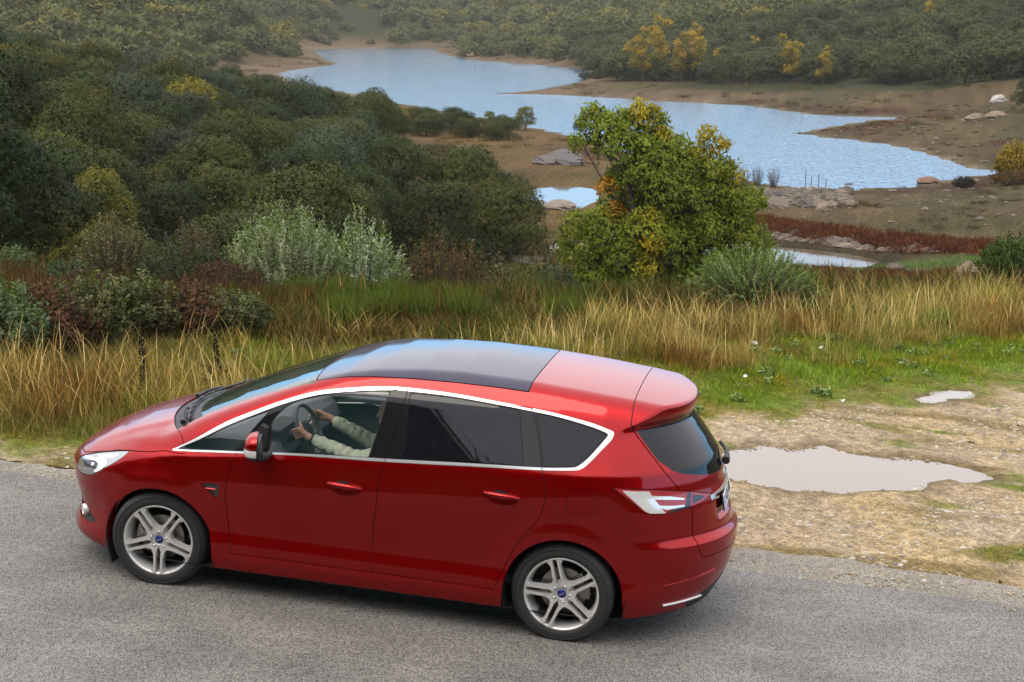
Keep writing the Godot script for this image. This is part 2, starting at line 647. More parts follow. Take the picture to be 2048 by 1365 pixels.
func make_body_shell() -> PackedInt32Array:
	K.yc = P2([-2.2, .74, -1.5, .79, -1.0, .825, 0, .88, 1, .96, 1.76, 1.07, 2.3, 1.12])
	K.yb = P2([-2.4, .86, -1.9, .93, -1.42, .985, -.87, 1.035, -.55, 1.06, .18, 1.105, .79, 1.145, 1.24, 1.17, 1.7, 1.205, 2.4, 1.24])
	K.dl = P2([-2.45, .42, -2.3, .30, -2.15, .215, -2.0, .15, -1.85, .095, -1.7, .055, -1.5, .02, -1.2, .004, -.8, 0, 1.2, 0, 1.5, .008, 1.75, .03, 1.95, .07, 2.1, .125, 2.25, .2, 2.4, .3, 2.5, .4])
	K.du = P2([-2.4, .35, -1.5, .06, -1.2, .03, -.8, .012, -.3, 0, .9, 0, 1.3, .012, 1.6, .035, 1.9, .075, 2.2, .14, 2.5, .22])
	K.t0 = P2([-2.6, .58, -2.42, .73, -2.36, .79, -2.2, .88, -2.0, .97, -1.8, 1.04, -1.6, 1.10, -1.5, 1.13, -1.4, 1.172, -1.2, 1.265, -1.0, 1.352, -.8, 1.43, -.6, 1.505, -.43, 1.566, -.2, 1.63, 0, 1.664, .3, 1.692, .6, 1.703, 1.0, 1.694, 1.4, 1.668, 1.8, 1.632, 2.03, 1.603, 2.3, 1.56, 2.6, 1.52])
	K.tk = P2([-2.5, .14, -1.6, .11, -1.45, .13, -1.2, .10, -.6, .075, -.2, .06, 2.5, .06])
	K.rc = P2([.1, 2.30, .25, 2.39, .35, 2.44, .45, 2.47, .6, 2.495, .70, 2.495, .75, 2.45, .85, 2.43, .95, 2.42, 1.05, 2.375, 1.1, 2.36, 1.2, 2.315, 1.3, 2.24, 1.4, 2.155, 1.46, 2.10, 1.49, 2.125, 1.53, 2.15, 1.6, 2.14, 1.75, 2.05])
	K.nc = P2([.1, -2.20, .2, -2.34, .25, -2.375, .3, -2.36, .36, -2.32, .45, -2.325, .6, -2.37, .72, -2.385, .8, -2.35, .9, -2.24, 1.0, -2.05])
	TW = Tab.new(-2.7, 2.8, 0.025, 0.0, 1.9, 0.0175, car_width)
	TT = Tab.new(-2.7, 2.8, 0.03, -0.06, 1.2, 0.03, func(x, z):
		var zz := minf(absf(z), 1.05)
		# the power dome of the bonnet: a soft shoulder line each side
		var dome := 0.012 * smoothstep(0.62, 0.52, zz + 0.10 * (x + 1.6)) * smoothstep(-2.3, -2.0, x) * smoothstep(-1.35, -1.55, x)
		return pl(x, K.t0) - pl(x, K.tk) * zz * zz - 0.25 * pow(maxf(zz - 0.5, 0.0), 2.0) + dome)
	TR = Tab.new(0.0, 1.9, 0.0175, -0.06, 1.2, 0.03, func(y, z): return pl(y, K.rc) - 0.75 * pow(minf(absf(z), 1.05), 2.25) - 0.034 * smoothstep(0.35, 0.29, absf(z)) * smoothstep(0.80, 0.84, y) * smoothstep(0.985, 0.965, y))
	TN = Tab.new(0.0, 1.9, 0.0175, -0.06, 1.2, 0.03, func(y, z): return pl(y, K.nc) + 0.68 * pow(minf(absf(z), 1.05), 2.5))
	var h := 0.016
	var lo := Vector3(-2.52, 0.13, -h * 0.5)
	var nx := 322
	var ny := 100
	var nz := 66
	var v := PackedFloat32Array()
	v.resize(nx * ny * nz)
	v.fill(1e9)
	var id := PackedInt32Array()
	id.resize(nx * ny * nz)
	id.fill(-1)
	var sx := ny * nz
	for bi in range(0, nx, 16):
		for bj in range(0, ny, 16):
			for bk in range(0, nz, 16):
				var c := lo + Vector3(bi + 8, bj + 8, bk + 8) * h
				if absf(car_field(c.x, c.y, c.z)) > 0.29:
					continue
				for si in range(bi, mini(bi + 16, nx - 1), 4):
					for sj in range(bj, mini(bj + 16, ny - 1), 4):
						for sk in range(bk, mini(bk + 16, nz - 1), 4):
							c = lo + Vector3(si + 2, sj + 2, sk + 2) * h
							if absf(car_field(c.x, c.y, c.z)) > 0.078:
								continue
							for i in range(si, mini(si + 5, nx)):
								for j in range(sj, mini(sj + 5, ny)):
									for k in range(sk, mini(sk + 5, nz)):
										var at := i * sx + j * nz + k
										if v[at] > 1e8:
											v[at] = car_field(lo.x + i * h, lo.y + j * h, lo.z + k * h)
							for i in range(si, mini(si + 4, nx - 1)):
								for j in range(sj, mini(sj + 4, ny - 1)):
									for k in range(sk, mini(sk + 4, nz - 1)):
										var at := i * sx + j * nz + k
										if id[at] >= 0:
											continue
										var c0 := v[at]
										var c1 := v[at + 1]
										var c2 := v[at + nz]
										var c3 := v[at + nz + 1]
										var c4 := v[at + sx]
										var c5 := v[at + sx + 1]
										var c6 := v[at + sx + nz]
										var c7 := v[at + sx + nz + 1]
										var mx := maxf(maxf(maxf(c0, c1), maxf(c2, c3)), maxf(maxf(c4, c5), maxf(c6, c7)))
										var mn := minf(minf(minf(c0, c1), minf(c2, c3)), minf(minf(c4, c5), minf(c6, c7)))
										if mx < 0.0 or mn >= 0.0 or mx > 1e8:
											continue
										var g := Vector3(c4 + c5 + c6 + c7 - c0 - c1 - c2 - c3, c2 + c3 + c6 + c7 - c0 - c1 - c4 - c5, c1 + c3 + c5 + c7 - c0 - c2 - c4 - c6) / (4.0 * h)
										var mean := (c0 + c1 + c2 + c3 + c4 + c5 + c6 + c7) * 0.125
										var p := lo + Vector3(i + 0.5, j + 0.5, k + 0.5) * h - (g * mean / maxf(g.length_squared(), 0.05)).limit_length(h * 0.8)
										if k == 0:
											p.z = 0.0
										id[at] = bv.size()
										bv.append(p)
	# settle each point on the surface and take its normal there
	bn.resize(bv.size())
	for q in bv.size():
		var p := bv[q]
		var f0 := car_field(p.x, p.y, p.z)
		var e := 0.006
		var g := Vector3(car_field(p.x + e, p.y, p.z) - f0, car_field(p.x, p.y + e, p.z) - f0, car_field(p.x, p.y, p.z + e) - f0) / e
		if p.z == 0.0:
			g.z = 0.0
		bn[q] = g.normalized()
		bv[q] = p - g * (f0 / maxf(g.length_squared(), 0.1))
	var pool := PackedInt32Array()
	for i in range(1, nx - 1):
		for j in range(1, ny - 1):
			for k in range(1, nz - 1):
				var at := i * sx + j * nz + k
				if v[at] > 1e8:
					continue
				var neg := v[at] < 0.0
				for ax in 3:
					var dn := sx if ax == 0 else nz if ax == 1 else 1
					if v[at + dn] > 1e8 or neg == (v[at + dn] < 0.0):
						continue
					var s1 := nz if ax == 0 else 1 if ax == 1 else sx
					var s2 := 1 if ax == 0 else sx if ax == 1 else nz
					var a := id[at]
					var b := id[at - s1]
					var c := id[at - s1 - s2]
					var d := id[at - s2]
					if a < 0 or b < 0 or c < 0 or d < 0:
						continue
					if neg:
						pool.append_array(PackedInt32Array([a, c, b, a, d, c]))
					else:
						pool.append_array(PackedInt32Array([a, b, c, a, c, d]))
	for t in range(0, pool.size(), 3):
		if (bv[pool[t + 1]] - bv[pool[t]]).cross(bv[pool[t + 2]] - bv[pool[t]]).dot(bn[pool[t]]) > 0.0:
			var q := pool[t + 1]
			pool[t + 1] = pool[t + 2]
			pool[t + 2] = q
	return pool

func in_box(p: Vector3, b: AABB) -> bool:
	return p.x > b.position.x and p.y > b.position.y and p.z > b.position.z and p.x < b.end.x and p.y < b.end.y and p.z < b.end.z

func cut(pool: PackedInt32Array, f: Callable, b: AABB) -> Array:
	# splits faces along f = 0: [the part where f < 0, the rest]
	var inside := PackedInt32Array()
	var rest := PackedInt32Array()
	var val := {}
	var mid := {}
	for t in range(0, pool.size(), 3):
		var a := pool[t]
		var c := pool[t + 1]
		var d := pool[t + 2]
		if not (in_box(bv[a], b) or in_box(bv[c], b) or in_box(bv[d], b)):
			rest.append(a)
			rest.append(c)
			rest.append(d)
			continue
		var ids := [a, c, d]
		var neg := 0
		for q in ids:
			if not val.has(q):
				val[q] = f.call(bv[q])
			if val[q] < 0.0:
				neg += 1
		if neg == 3:
			inside.append_array(PackedInt32Array(ids))
		elif neg == 0:
			rest.append_array(PackedInt32Array(ids))
		else:
			var lone := neg == 1
			var k := 0
			for q in 3:
				if (val[ids[q]] < 0.0) == lone:
					k = q
			var p: int = ids[k]
			var q1: int = ids[(k + 1) % 3]
			var q2: int = ids[(k + 2) % 3]
			var m1 := midpoint(p, q1, val, mid)
			var m2 := midpoint(p, q2, val, mid)
			var one := PackedInt32Array([p, m1, m2])
			var two := PackedInt32Array([m1, q1, q2, m1, q2, m2])
			if lone:
				inside.append_array(one)
				rest.append_array(two)
			else:
				rest.append_array(one)
				inside.append_array(two)
	return [inside, rest]

func midpoint(p: int, q: int, val: Dictionary, mid: Dictionary) -> int:
	var key := mini(p, q) * 16777216 + maxi(p, q)
	if not mid.has(key):
		var t: float = val[p] / (val[p] - val[q])
		mid[key] = bv.size()
		val[bv.size()] = 0.0
		bv.append(bv[p].lerp(bv[q], t))
		bn.append(bn[p].lerp(bn[q], t).normalized())
	return mid[key]

func refine(pool: PackedInt32Array, b: AABB) -> PackedInt32Array:
	var out := PackedInt32Array()
	var mid := {}
	for t in range(0, pool.size(), 3):
		var a := pool[t]
		var c := pool[t + 1]
		var d := pool[t + 2]
		if not (in_box(bv[a], b) and in_box(bv[c], b) and in_box(bv[d], b)):
			out.append(a)
			out.append(c)
			out.append(d)
			continue
		var m := []
		for e in [[a, c], [c, d], [d, a]]:
			var key: int = mini(e[0], e[1]) * 16777216 + maxi(e[0], e[1])
			if not mid.has(key):
				mid[key] = bv.size()
				bv.append((bv[e[0]] + bv[e[1]]) * 0.5)
				bn.append((bn[e[0]] + bn[e[1]]).normalized())
			m.append(mid[key])
		out.append_array(PackedInt32Array([a, m[0], m[2], m[0], c, m[1], m[2], m[1], d, m[0], m[1], m[2]]))
	return out

func shell(tris: PackedInt32Array, sides: Array, proud := 0.0, skirt := 0.0) -> ArrayMesh:
	# a mesh of those faces, moved outwards by «proud», with edges turned in by «skirt»
	var vs := PackedVector3Array()
	var ns := PackedVector3Array()
	var ix := PackedInt32Array()
	for sg in sides:
		var flip := Vector3(1, 1, sg)
		var map := {}
		for t in range(0, tris.size(), 3):
			for m in ([0, 1, 2] if sg > 0 else [0, 2, 1]):
				var q := tris[t + m]
				if not map.has(q):
					map[q] = vs.size()
					vs.append((bv[q] + bn[q] * proud) * flip)
					ns.append(bn[q] * flip)
				ix.append(map[q])
		if skirt > 0.0:
			var count := {}
			for t in range(0, tris.size(), 3):
				for e in 3:
					var a := tris[t + e]
					var b := tris[t + (e + 1) % 3]
					var key := mini(a, b) * 16777216 + maxi(a, b)
					count[key] = [count[key][0] + 1, a, b] if count.has(key) else [1, a, b]
			for key in count:
				if count[key][0] != 1:
					continue
				var a: int = count[key][1]
				var b: int = count[key][2]
				if bv[a].z < 0.001 and bv[b].z < 0.001:
					continue
				var pa := bv[a] + bn[a] * proud
				var pb := bv[b] + bn[b] * proud
				var ia := pa - bn[a] * skirt
				var ib := pb - bn[b] * skirt
				var nn := (pb - pa).cross(bn[a]).normalized() * -1.0
				var at := vs.size()
				for p in [pa, pb, ib, ia]:
					vs.append(p * flip)
					ns.append(nn * flip)
				ix.append_array(PackedInt32Array([at, at + 1, at + 2, at, at + 2, at + 3]) if sg < 0 else PackedInt32Array([at, at + 2, at + 1, at, at + 3, at + 2]))
	return arrays(vs, ns, ix)

func side_poly(p: PackedVector2Array, grow := 0.0, zmin := 0.42) -> Array:
	# [field, box] of a polygon drawn on the side of the car
	var r := Rect2(p[0], Vector2.ZERO)
	for q in p:
		r = r.expand(q)
	r = r.grow(0.04 + grow)
	return [func(v: Vector3) -> float: return psd(Vector2(v.x, v.y), p) - grow, AABB(Vector3(r.position.x, r.position.y, zmin), Vector3(r.size.x, r.size.y, 1.2))]

func cut_poly(pool: PackedInt32Array, p: PackedVector2Array, grow := 0.0, zmin := 0.42) -> Array:
	var f := side_poly(p, grow, zmin)
	return cut(pool, f[0], f[1])

func make_car() -> void:
	var car := thing("car", "red metallic people carrier with dark panoramic roof driving on the grey road", "car", CAR)
	var pool := make_body_shell()
	tick("shell %d" % (pool.size() / 3))
	var R := {}
	var got: Array
	var both := [1.0, -1.0]
	# --- outlines on the side
	var dlo_out := curve2(P2([-1.379, 0.989, -1.193, 1.094, -0.984, 1.228, -0.781, 1.328, -0.573, 1.421, -0.342, 1.501, -0.07, 1.551, 0.197, 1.578, 0.551, 1.577, 0.896, 1.557, 1.107, 1.541, 1.27, 1.526, 1.435, 1.502, 1.54, 1.484, 1.638, 1.458, 1.669, 1.447, 1.678, 1.43, 1.665, 1.391, 1.613, 1.329, 1.553, 1.257, 1.511, 1.215, 1.468, 1.195, 1.235, 1.171, 0.797, 1.144, 0.168, 1.102, -0.408, 1.073, -0.872, 1.035]), true)
	var dlo_in := curve2(P2([-1.311, 1.011, -1.144, 1.097, -0.976, 1.198, -0.773, 1.3, -0.565, 1.395, -0.334, 1.475, -0.062, 1.525, 0.204, 1.553, 0.556, 1.554, 0.901, 1.535, 1.112, 1.518, 1.274, 1.503, 1.44, 1.476, 1.544, 1.455, 1.626, 1.432, 1.637, 1.421, 1.624, 1.4, 1.587, 1.35, 1.527, 1.275, 1.482, 1.233, 1.449, 1.215, 1.231, 1.192, 0.793, 1.168, 0.164, 1.127, -0.412, 1.093, -0.876, 1.053]), true)
	var line_f := curve2(P2([-0.70, 1.36, -0.80, 1.20, -0.859, 1.045, -0.89, 0.964, -0.908, 0.895, -0.922, 0.771, -0.917, 0.679, -0.908, 0.569, -0.875, 0.336]), false)
	var line_b := curve2(P2([0.266, 1.572, 0.240, 1.40, 0.185, 1.129, 0.171, 1.084, 0.16, 1.023, 0.146, 0.818, 0.126, 0.633, 0.125, 0.454, 0.131, 0.336]), false)
	var line_c := curve2(P2([1.118, 1.534, 1.175, 1.40, 1.239, 1.187, 1.271, 1.092, 1.28, 1.014, 1.268, 0.926, 1.24, 0.847, 1.133, 0.702, 1.066, 0.571, 1.014, 0.443, 0.981, 0.336]), false)
	var front_door := line_f.duplicate()
	var rb := line_b.duplicate()
	rb.reverse()
	front_door.append_array(rb)
	var rear_door := line_b.duplicate()
	var rc := line_c.duplicate()
	rc.reverse()
	rear_door.append_array(rc)
	# underside
	got = cut(pool, func(v: Vector3) -> float: return v.y - 0.212, AABB(Vector3(-3, 0, -1), Vector3(6, 0.3, 3)))
	R.underbody = got[0]
	pool = got[1]
	# wheel openings
	for xc in [-1.41, 1.432]:
		var arch := func(v: Vector3) -> float:
			var d := Vector2(v.x - xc, v.y - 0.338).length() - 0.398
			return minf(d, maxf(absf(v.x - xc) - 0.398 - 0.06 * (0.338 - v.y), v.y - 0.338))
		got = cut(pool, arch, AABB(Vector3(xc - 0.55, 0.0, 0.4), Vector3(1.1, 0.85, 1)))
		pool = got[1]
	# windows
	got = cut_poly(pool, dlo_out, -0.0055)
	pool = got[1]
	got = cut_poly(got[0], dlo_in)
	R.chrome = got[1]
	var win: PackedInt32Array = got[0]
	var seals := PackedInt32Array()
	for g in [["quarter", [-1.286, 1.019, -1.111, 1.12, -0.935, 1.219, -0.771, 1.293, -0.674, 1.339, -0.775, 1.209, -0.889, 1.061]], ["front_glass", [-0.641, 1.279, -0.526, 1.4, -0.367, 1.457, -0.2, 1.499, 0.008, 1.530, 0.141, 1.541, 0.114, 1.364, 0.063, 1.124, -0.271, 1.105, -0.643, 1.077, -0.64, 1.186]], ["rear_glass", [0.286, 1.544, 0.558, 1.545, 0.834, 1.53, 1.032, 1.516, 1.077, 1.343, 1.108, 1.194, 0.793, 1.171, 0.289, 1.136, 0.293, 1.33]], ["tail_glass", [1.154, 1.507, 1.276, 1.494, 1.441, 1.467, 1.546, 1.446, 1.618, 1.423, 1.614, 1.405, 1.576, 1.355, 1.519, 1.283, 1.474, 1.239, 1.444, 1.222, 1.253, 1.202, 1.213, 1.327]]]:
		var pane_edge := curve2(P2(g[1]), true)
		got = cut_poly(win, pane_edge, 0.005)
		win = got[1]
		got = cut_poly(got[0], pane_edge)
		R[g[0]] = got[0]
		seals.append_array(got[1])
	# the seams between the doors run through the black pillars and the chrome too
	R.seams = PackedInt32Array()
	for l in [line_b, line_c]:
		var fd := func(v: Vector3) -> float: return psd(Vector2(v.x, v.y), front_door if l == line_b else rear_door)
		var fb := AABB(Vector3(0.05, 1.05, 0.4), Vector3(0.4, 0.6, 1)) if l == line_b else AABB(Vector3(1.0, 1.1, 0.4), Vector3(0.35, 0.5, 1))
		for nm in ["win", "chrome"]:
			var src: PackedInt32Array = win if nm == "win" else R.chrome
			got = cut(src, func(v: Vector3) -> float: return fd.call(v) + 0.0025, fb)
			var keep: PackedInt32Array = got[0]
			got = cut(got[1], func(v: Vector3) -> float: return fd.call(v) - 0.0025, fb)
			keep.append_array(got[1])
			R.seams.append_array(got[0])
			if nm == "win":
				win = keep
			else:
				R.chrome = keep
	R.pillars = win
	R.seals = seals
	# lamps
	pool = refine(refine(pool, AABB(Vector3(1.66, 0.90, 0.25), Vector3(0.75, 0.25, 0.75))), AABB(Vector3(1.67, 0.91, 0.26), Vector3(0.70, 0.23, 0.73)))
	pool = refine(refine(pool, AABB(Vector3(-2.3, 0.62, 0.48), Vector3(0.7, 0.38, 0.5))), AABB(Vector3(-2.28, 0.64, 0.5), Vector3(0.66, 0.34, 0.47)))
	pool = refine(pool, AABB(Vector3(-1.16, 0.68, 0.6), Vector3(0.22, 0.18, 0.5)))
	var tl := curve2(P2([1.718, 1.116, 1.939, 1.096, 2.182, 1.046, 2.318, 0.995, 2.285, 0.981, 2.263, 0.968, 2.193, 0.952, 2.09, 0.938, 1.979, 0.94, 1.923, 0.955, 1.857, 1.009]), true)
	got = cut_poly(pool, tl, 0.004, 0.2)
	pool = got[1]
	got = cut_poly(got[0], tl, -0.001, 0.2)
	R.lamp_gap = got[1]
	var tail: PackedInt32Array = got[0]
	for g in [["tl_white", [1.769, 1.102, 1.933, 1.087, 1.972, 1.031, 2.051, 0.937, 1.954, 0.946, 1.922, 0.963]], ["tl_white2", [1.951, 1.058, 2.064, 1.039, 2.153, 1.013, 2.154, 1.003, 1.969, 1.033]], ["tl_white3", [1.997, 0.992, 2.086, 0.978, 2.158, 0.973, 2.159, 0.961, 2.049, 0.957]], ["tl_dark", [2.056, 0.948, 2.165, 0.967, 2.165, 1.045, 2.188, 1.041, 2.195, 0.95, 2.09, 0.936]], ["tl_dark2", [2.200, 1.025, 2.28, 0.997, 2.249, 0.98, 2.206, 0.967]]]:
		got = cut_poly(tail, P2(g[1]), 0.0, 0.2)
		R[g[0]] = got[0]
		tail = got[1]
	R.tail = tail
	var hl := curve2(P2([-1.681, 0.94, -1.773, 0.921, -1.94, 0.873, -2.099, 0.812, -2.164, 0.775, -2.182, 0.729, -2.179, 0.695, -2.112, 0.690, -2.012, 0.708, -1.952, 0.737, -1.853, 0.803, -1.766, 0.863, -1.716, 0.901]), true)
	got = cut_poly(pool, hl, 0.004, 0.4)
	pool = got[1]
	got = cut_poly(got[0], hl, -0.001, 0.4)
	R.lamp_gap2 = got[1]
	var head: PackedInt32Array = got[0]
	for g in [["hl_white", [-2.109, 0.811, -2.013, 0.827, -1.918, 0.848, -1.854, 0.848, -1.845, 0.834, -1.892, 0.78, -1.952, 0.746, -1.971, 0.75, -1.937, 0.78, -1.929, 0.811, -1.973, 0.818, -2.044, 0.806, -2.094, 0.802]], ["hl_dark", [-2.114, 0.784, -2.041, 0.803, -1.963, 0.818, -1.935, 0.804, -1.955, 0.776, -2.0, 0.765, -2.076, 0.755]], ["hl_led", [-1.975, 0.851, -1.78, 0.908, -1.762, 0.902, -1.801, 0.877, -1.857, 0.861, -1.912, 0.851]]]:
		got = cut_poly(head, curve2(P2(g[1]), true, 3), 0.0, 0.4)
		R[g[0]] = got[0]
		head = got[1]
	R.head = head
	# wing vent
	got = cut_poly(pool, P2([-1.135, 0.829, -0.945, 0.845, -0.947, 0.702, -0.985, 0.698, -1.020, 0.730]), 0.0)
	pool = got[1]
	got = cut_poly(got[0], P2([-1.103, 0.816, -0.970, 0.827, -0.970, 0.720, -1.002, 0.728]))
	R.vent_hole = got[0]
	R.vent_frame = got[1]
	# fog lamp recess and grilles
	got = cut(pool, func(v: Vector3) -> float: return maxf(psd(Vector2(v.x, v.y), P2([-2.20, 0.475, -2.09, 0.450, -1.968, 0.381, -1.984, 0.352, -2.093, 0.336, -2.25, 0.33])), 0.50 - v.z), AABB(Vector3(-2.5, 0.25, 0.3), Vector3(0.7, 0.3, 0.7)))
	R.fog_recess = got[0]
	pool = got[1]
	got = cut(pool, func(v: Vector3) -> float: return psd(Vector2(v.z, v.y), P2([-1, 0.36, 0.40, 0.36, 0.50, 0.56, 0.42, 0.70, -1, 0.72])), AABB(Vector3(-2.6, 0.2, -1), Vector3(0.55, 0.65, 1.6)))
	R.grille = got[0]
	pool = got[1]
	# fuel flap
	var flap := P2([1.428, 1.068, 1.588, 1.086, 1.602, 0.945, 1.440, 0.930])
	var flap_f := func(v: Vector3) -> float: return psd(Vector2(v.x, v.y), flap) - 0.012
	var flap_b := AABB(Vector3(1.38, 0.88, 0.4), Vector3(0.3, 0.26, 1))
	got = cut(pool, func(v: Vector3) -> float: return flap_f.call(v) + 0.0015, flap_b)
	R.fuel_flap = got[0]
	got = cut(got[1], func(v: Vector3) -> float: return flap_f.call(v) - 0.0015, flap_b)
	R.gaps = got[0]
	pool = got[1]
	# doors and their seams
	for g in [["front_door", front_door], ["rear_door", rear_door]]:
		var f := side_poly(g[1])
		got = cut(pool, func(v: Vector3) -> float: return f[0].call(v) + 0.0028, f[1])
		R[g[0]] = got[0]
		got = cut(got[1], func(v: Vector3) -> float: return f[0].call(v) - 0.0028, f[1])
		R.gaps.append_array(got[0])
		pool = got[1]
	# sill blades below the doors
	got = cut(pool, func(v: Vector3) -> float: return maxf(v.y - 0.326, absf(v.x - 0.02) - 1.05), AABB(Vector3(-1.2, 0.1, 0.4), Vector3(2.4, 0.35, 1)))
	R.sill = got[0]
	pool = got[1]
	# bonnet, wind screen, roof
	K.ws = P2([-1.40, .745, -1.365, .735, -1.167, .665, -.9, .64, -.63, .645, -.386, .662])
	var ws_base := func(z: float) -> float: return -1.60 + 0.44 * z * z
	var hood_side := P2([-2.45, 0.80, -2.35, 0.805, -2.12, 0.822, -1.94, 0.878, -1.773, 0.926, -1.681, 0.943, -1.505, 0.966, -1.394, 0.990])
	var hood := func(v: Vector3) -> float: return maxf(pl(v.x, hood_side) - v.y, v.x - ws_base.call(v.z) - 0.015 * smoothstep(0.7, 0.85, v.z))
	var hb := AABB(Vector3(-2.6, 0.7, -1), Vector3(1.4, 0.6, 2))
	got = cut(pool, func(v: Vector3) -> float: return hood.call(v) + 0.0025, hb)
	R.bonnet = got[0]
	got = cut(got[1], func(v: Vector3) -> float: return hood.call(v) - 0.0025, hb)
	R.gaps.append_array(got[0])
	pool = got[1]
	var glass := func(v: Vector3) -> float: return maxf(maxf(ws_base.call(v.z) - v.x, v.x + 0.47 - 0.16 * v.z * v.z), v.z - pl(v.x, K.ws))
	got = cut(pool, glass, AABB(Vector3(-1.8, 0.9, -1), Vector3(1.6, 0.8, 2)))
	pool = got[1]
	got = cut(got[0], func(v: Vector3) -> float: return v.x - ws_base.call(v.z) - 0.20, AABB(Vector3(-1.8, 0.9, -1), Vector3(1.6, 0.8, 2)))
	R.cowl = got[0]
	R.wind_screen = got[1]
	var roofg := func(v: Vector3) -> float: return maxf(maxf(-0.465 + 0.16 * v.z * v.z - v.x, v.x - 1.075 - 0.02 * (0.4 - v.z * v.z)), v.z - 0.632 + 0.015 * smoothstep(0.3, -0.3, v.x) * 0.0)
	var rbx := AABB(Vector3(-0.7, 1.3, -1), Vector3(2.0, 0.6, 2))
	got = cut(pool, func(v: Vector3) -> float: return roofg.call(v) + 0.004, rbx)
	R.roof_glass = got[0]
	got = cut(got[1], func(v: Vector3) -> float: return roofg.call(v) - 0.004, rbx)
	R.gaps.append_array(got[0])
	pool = got[1]
	# tailgate
	K.tg = P2([0.42, 0.50, .596, .545, .685, .585, .80, .578, .896, .567, .989, .580, 1.054, .612, 1.195, .668, 1.321, .683, 1.45, .675, 1.50, 0.69, 1.60, 0.66, 1.8, 0.5])
	var gate := func(v: Vector3) -> float: return maxf(maxf(v.z - pl(v.y, K.tg), 1.772 - 0.02 * (0.45 - v.z * v.z) - v.x), 0.60 - v.y)
	var gb := AABB(Vector3(1.6, 0.5, -1), Vector3(1.2, 1.4, 2))
	got = cut(pool, func(v: Vector3) -> float: return gate.call(v) + 0.003, gb)
	var gatep: PackedInt32Array = got[0]
	got = cut(got[1], func(v: Vector3) -> float: return gate.call(v) - 0.003, gb)
	R.gaps.append_array(got[0])
	pool = got[1]
	K.rwb = P2([0.0, 1.098, 0.1, 1.098, 0.3, 1.112, 0.45, 1.137, 0.56, 1.165, 0.62, 1.195, 0.66, 1.26])
	K.rwt = P2([0.0, 1.475, 0.45, 1.470, 0.66, 1.452])
	got = cut(gatep, func(v: Vector3) -> float: return maxf(maxf(pl(v.z, K.rwb) - v.y, v.y - pl(v.z, K.rwt)), v.z - pl(v.y, K.tg) + 0.012), AABB(Vector3(1.7, 1.0, -1), Vector3(0.8, 0.6, 2)))
	R.rear_screen = got[0]
	gatep = got[1]
	got = cut(gatep, func(v: Vector3) -> float: return 1.46 - v.y, AABB(Vector3(1.6, 1.3, -1), Vector3(1, 0.5, 2)))
	R.spoiler = got[0]
	gatep = got[1]
	gatep = refine(gatep, AABB(Vector3(2.0, 0.9, -1), Vector3(0.6, 0.2, 1.5)))
	got = cut(gatep, func(v: Vector3) -> float: return maxf(maxf(absf(v.y - 1.012 + 0.10 * v.z) - 0.016, v.z - 0.40), -1), AABB(Vector3(2.1, 0.9, -1), Vector3(0.5, 0.2, 2)))
	R.gate_strip = got[0]
	R.tailgate = got[1]
	# lower rear
	got = cut(pool, func(v: Vector3) -> float: return maxf(maxf(v.y - 0.40 + 0.40 * maxf(v.z - 0.2, 0.0), 2.22 - v.x), v.z - 0.60), AABB(Vector3(1.9, 0.1, -1), Vector3(0.7, 0.5, 2)))
	R.diffuser = got[0]
	pool = got[1]
	got = cut(pool, func(v: Vector3) -> float: return v.x + 1.95, AABB(Vector3(-3, 0, -1), Vector3(1.5, 0.82, 3)))
	R.front_bumper = got[0]
	pool = got[1]
	got = cut(pool, func(v: Vector3) -> float: return maxf(1.80 + (v.y - 0.72) * 0.65 - v.x, v.y - 0.945), AABB(Vector3(1.5, 0, -1), Vector3(1.5, 1.0, 3)))
	R.rear_bumper = got[0]
	R.body = got[1]
	tick("cut")
	# --- meshes
	var red: Material = M.red_paint
	part("body", shell(R.body, both, 0.0, 0.02), red, car)
	part("bonnet", shell(R.bonnet, both, 0.0, 0.012), red, car)
	part("front_bumper", shell(R.front_bumper, both, 0.0, 0.012), red, car)
	part("rear_bumper", shell(R.rear_bumper, both, 0.0, 0.012), red, car)
	var gate_n := part("tailgate", shell(R.tailgate, both, 0.0, 0.012), red, car)
	part("spoiler", shell(R.spoiler, both, 0.0, 0.012), red, gate_n)
	part("rear_window", shell(R.rear_screen, both, -0.003, 0.0), M.tinted_glass, gate_n)
	part("trim_strip", shell(R.gate_strip, both, 0.004, 0.01), M.chrome, gate_n)
	part("panel_gap", shell(R.gaps, both, -0.009), M.gap_black, car)
	part("underbody", shell(R.underbody, both), M.black_plastic, car)
	part("windscreen", shell(R.wind_screen, both, -0.001), M.wind_glass, car)
	part("scuttle_panel", shell(R.cowl, both, -0.012), M.black_plastic, car)
	part("panoramic_roof", shell(R.roof_glass, both, -0.001), M.roof_glass, car)
	part("diffuser", shell(R.diffuser, both, -0.004), M.black_plastic, car)
	part("grille", shell(R.grille, both, -0.02), M.black_plastic, car)
	for sg in both:
		var fd := part("front_door", shell(R.front_door, [sg], 0.0, 0.012), red, car)
		var rd := part("rear_door", shell(R.rear_door, [sg], 0.0, 0.012), red, car)
		part("window", shell(R.front_glass, [sg], -0.002), M.clear_glass, fd)
		part("window", shell(R.rear_glass, [sg], -0.002), M.tinted_glass, rd)
		part("quarter_window", shell(R.quarter, [sg], -0.002), M.clear_glass, car)
		part("rear_quarter_window", shell(R.tail_glass, [sg], -0.002), M.tinted_glass, car)
		for isle in islands(R.pillars):
			part("window_pillar", shell(isle, [sg], -0.0005), M.gloss_black, car)
		for isle in islands(R.seals):
			part("window_seal", shell(isle, [sg], -0.004), M.gap_black, car)
		for isle in islands(R.seams):
			part("pillar_seam", shell(isle, [sg], -0.006), M.gap_black, car)
		part("window_trim", shell(R.chrome, [sg], 0.004, 0.01), M.chrome, car)
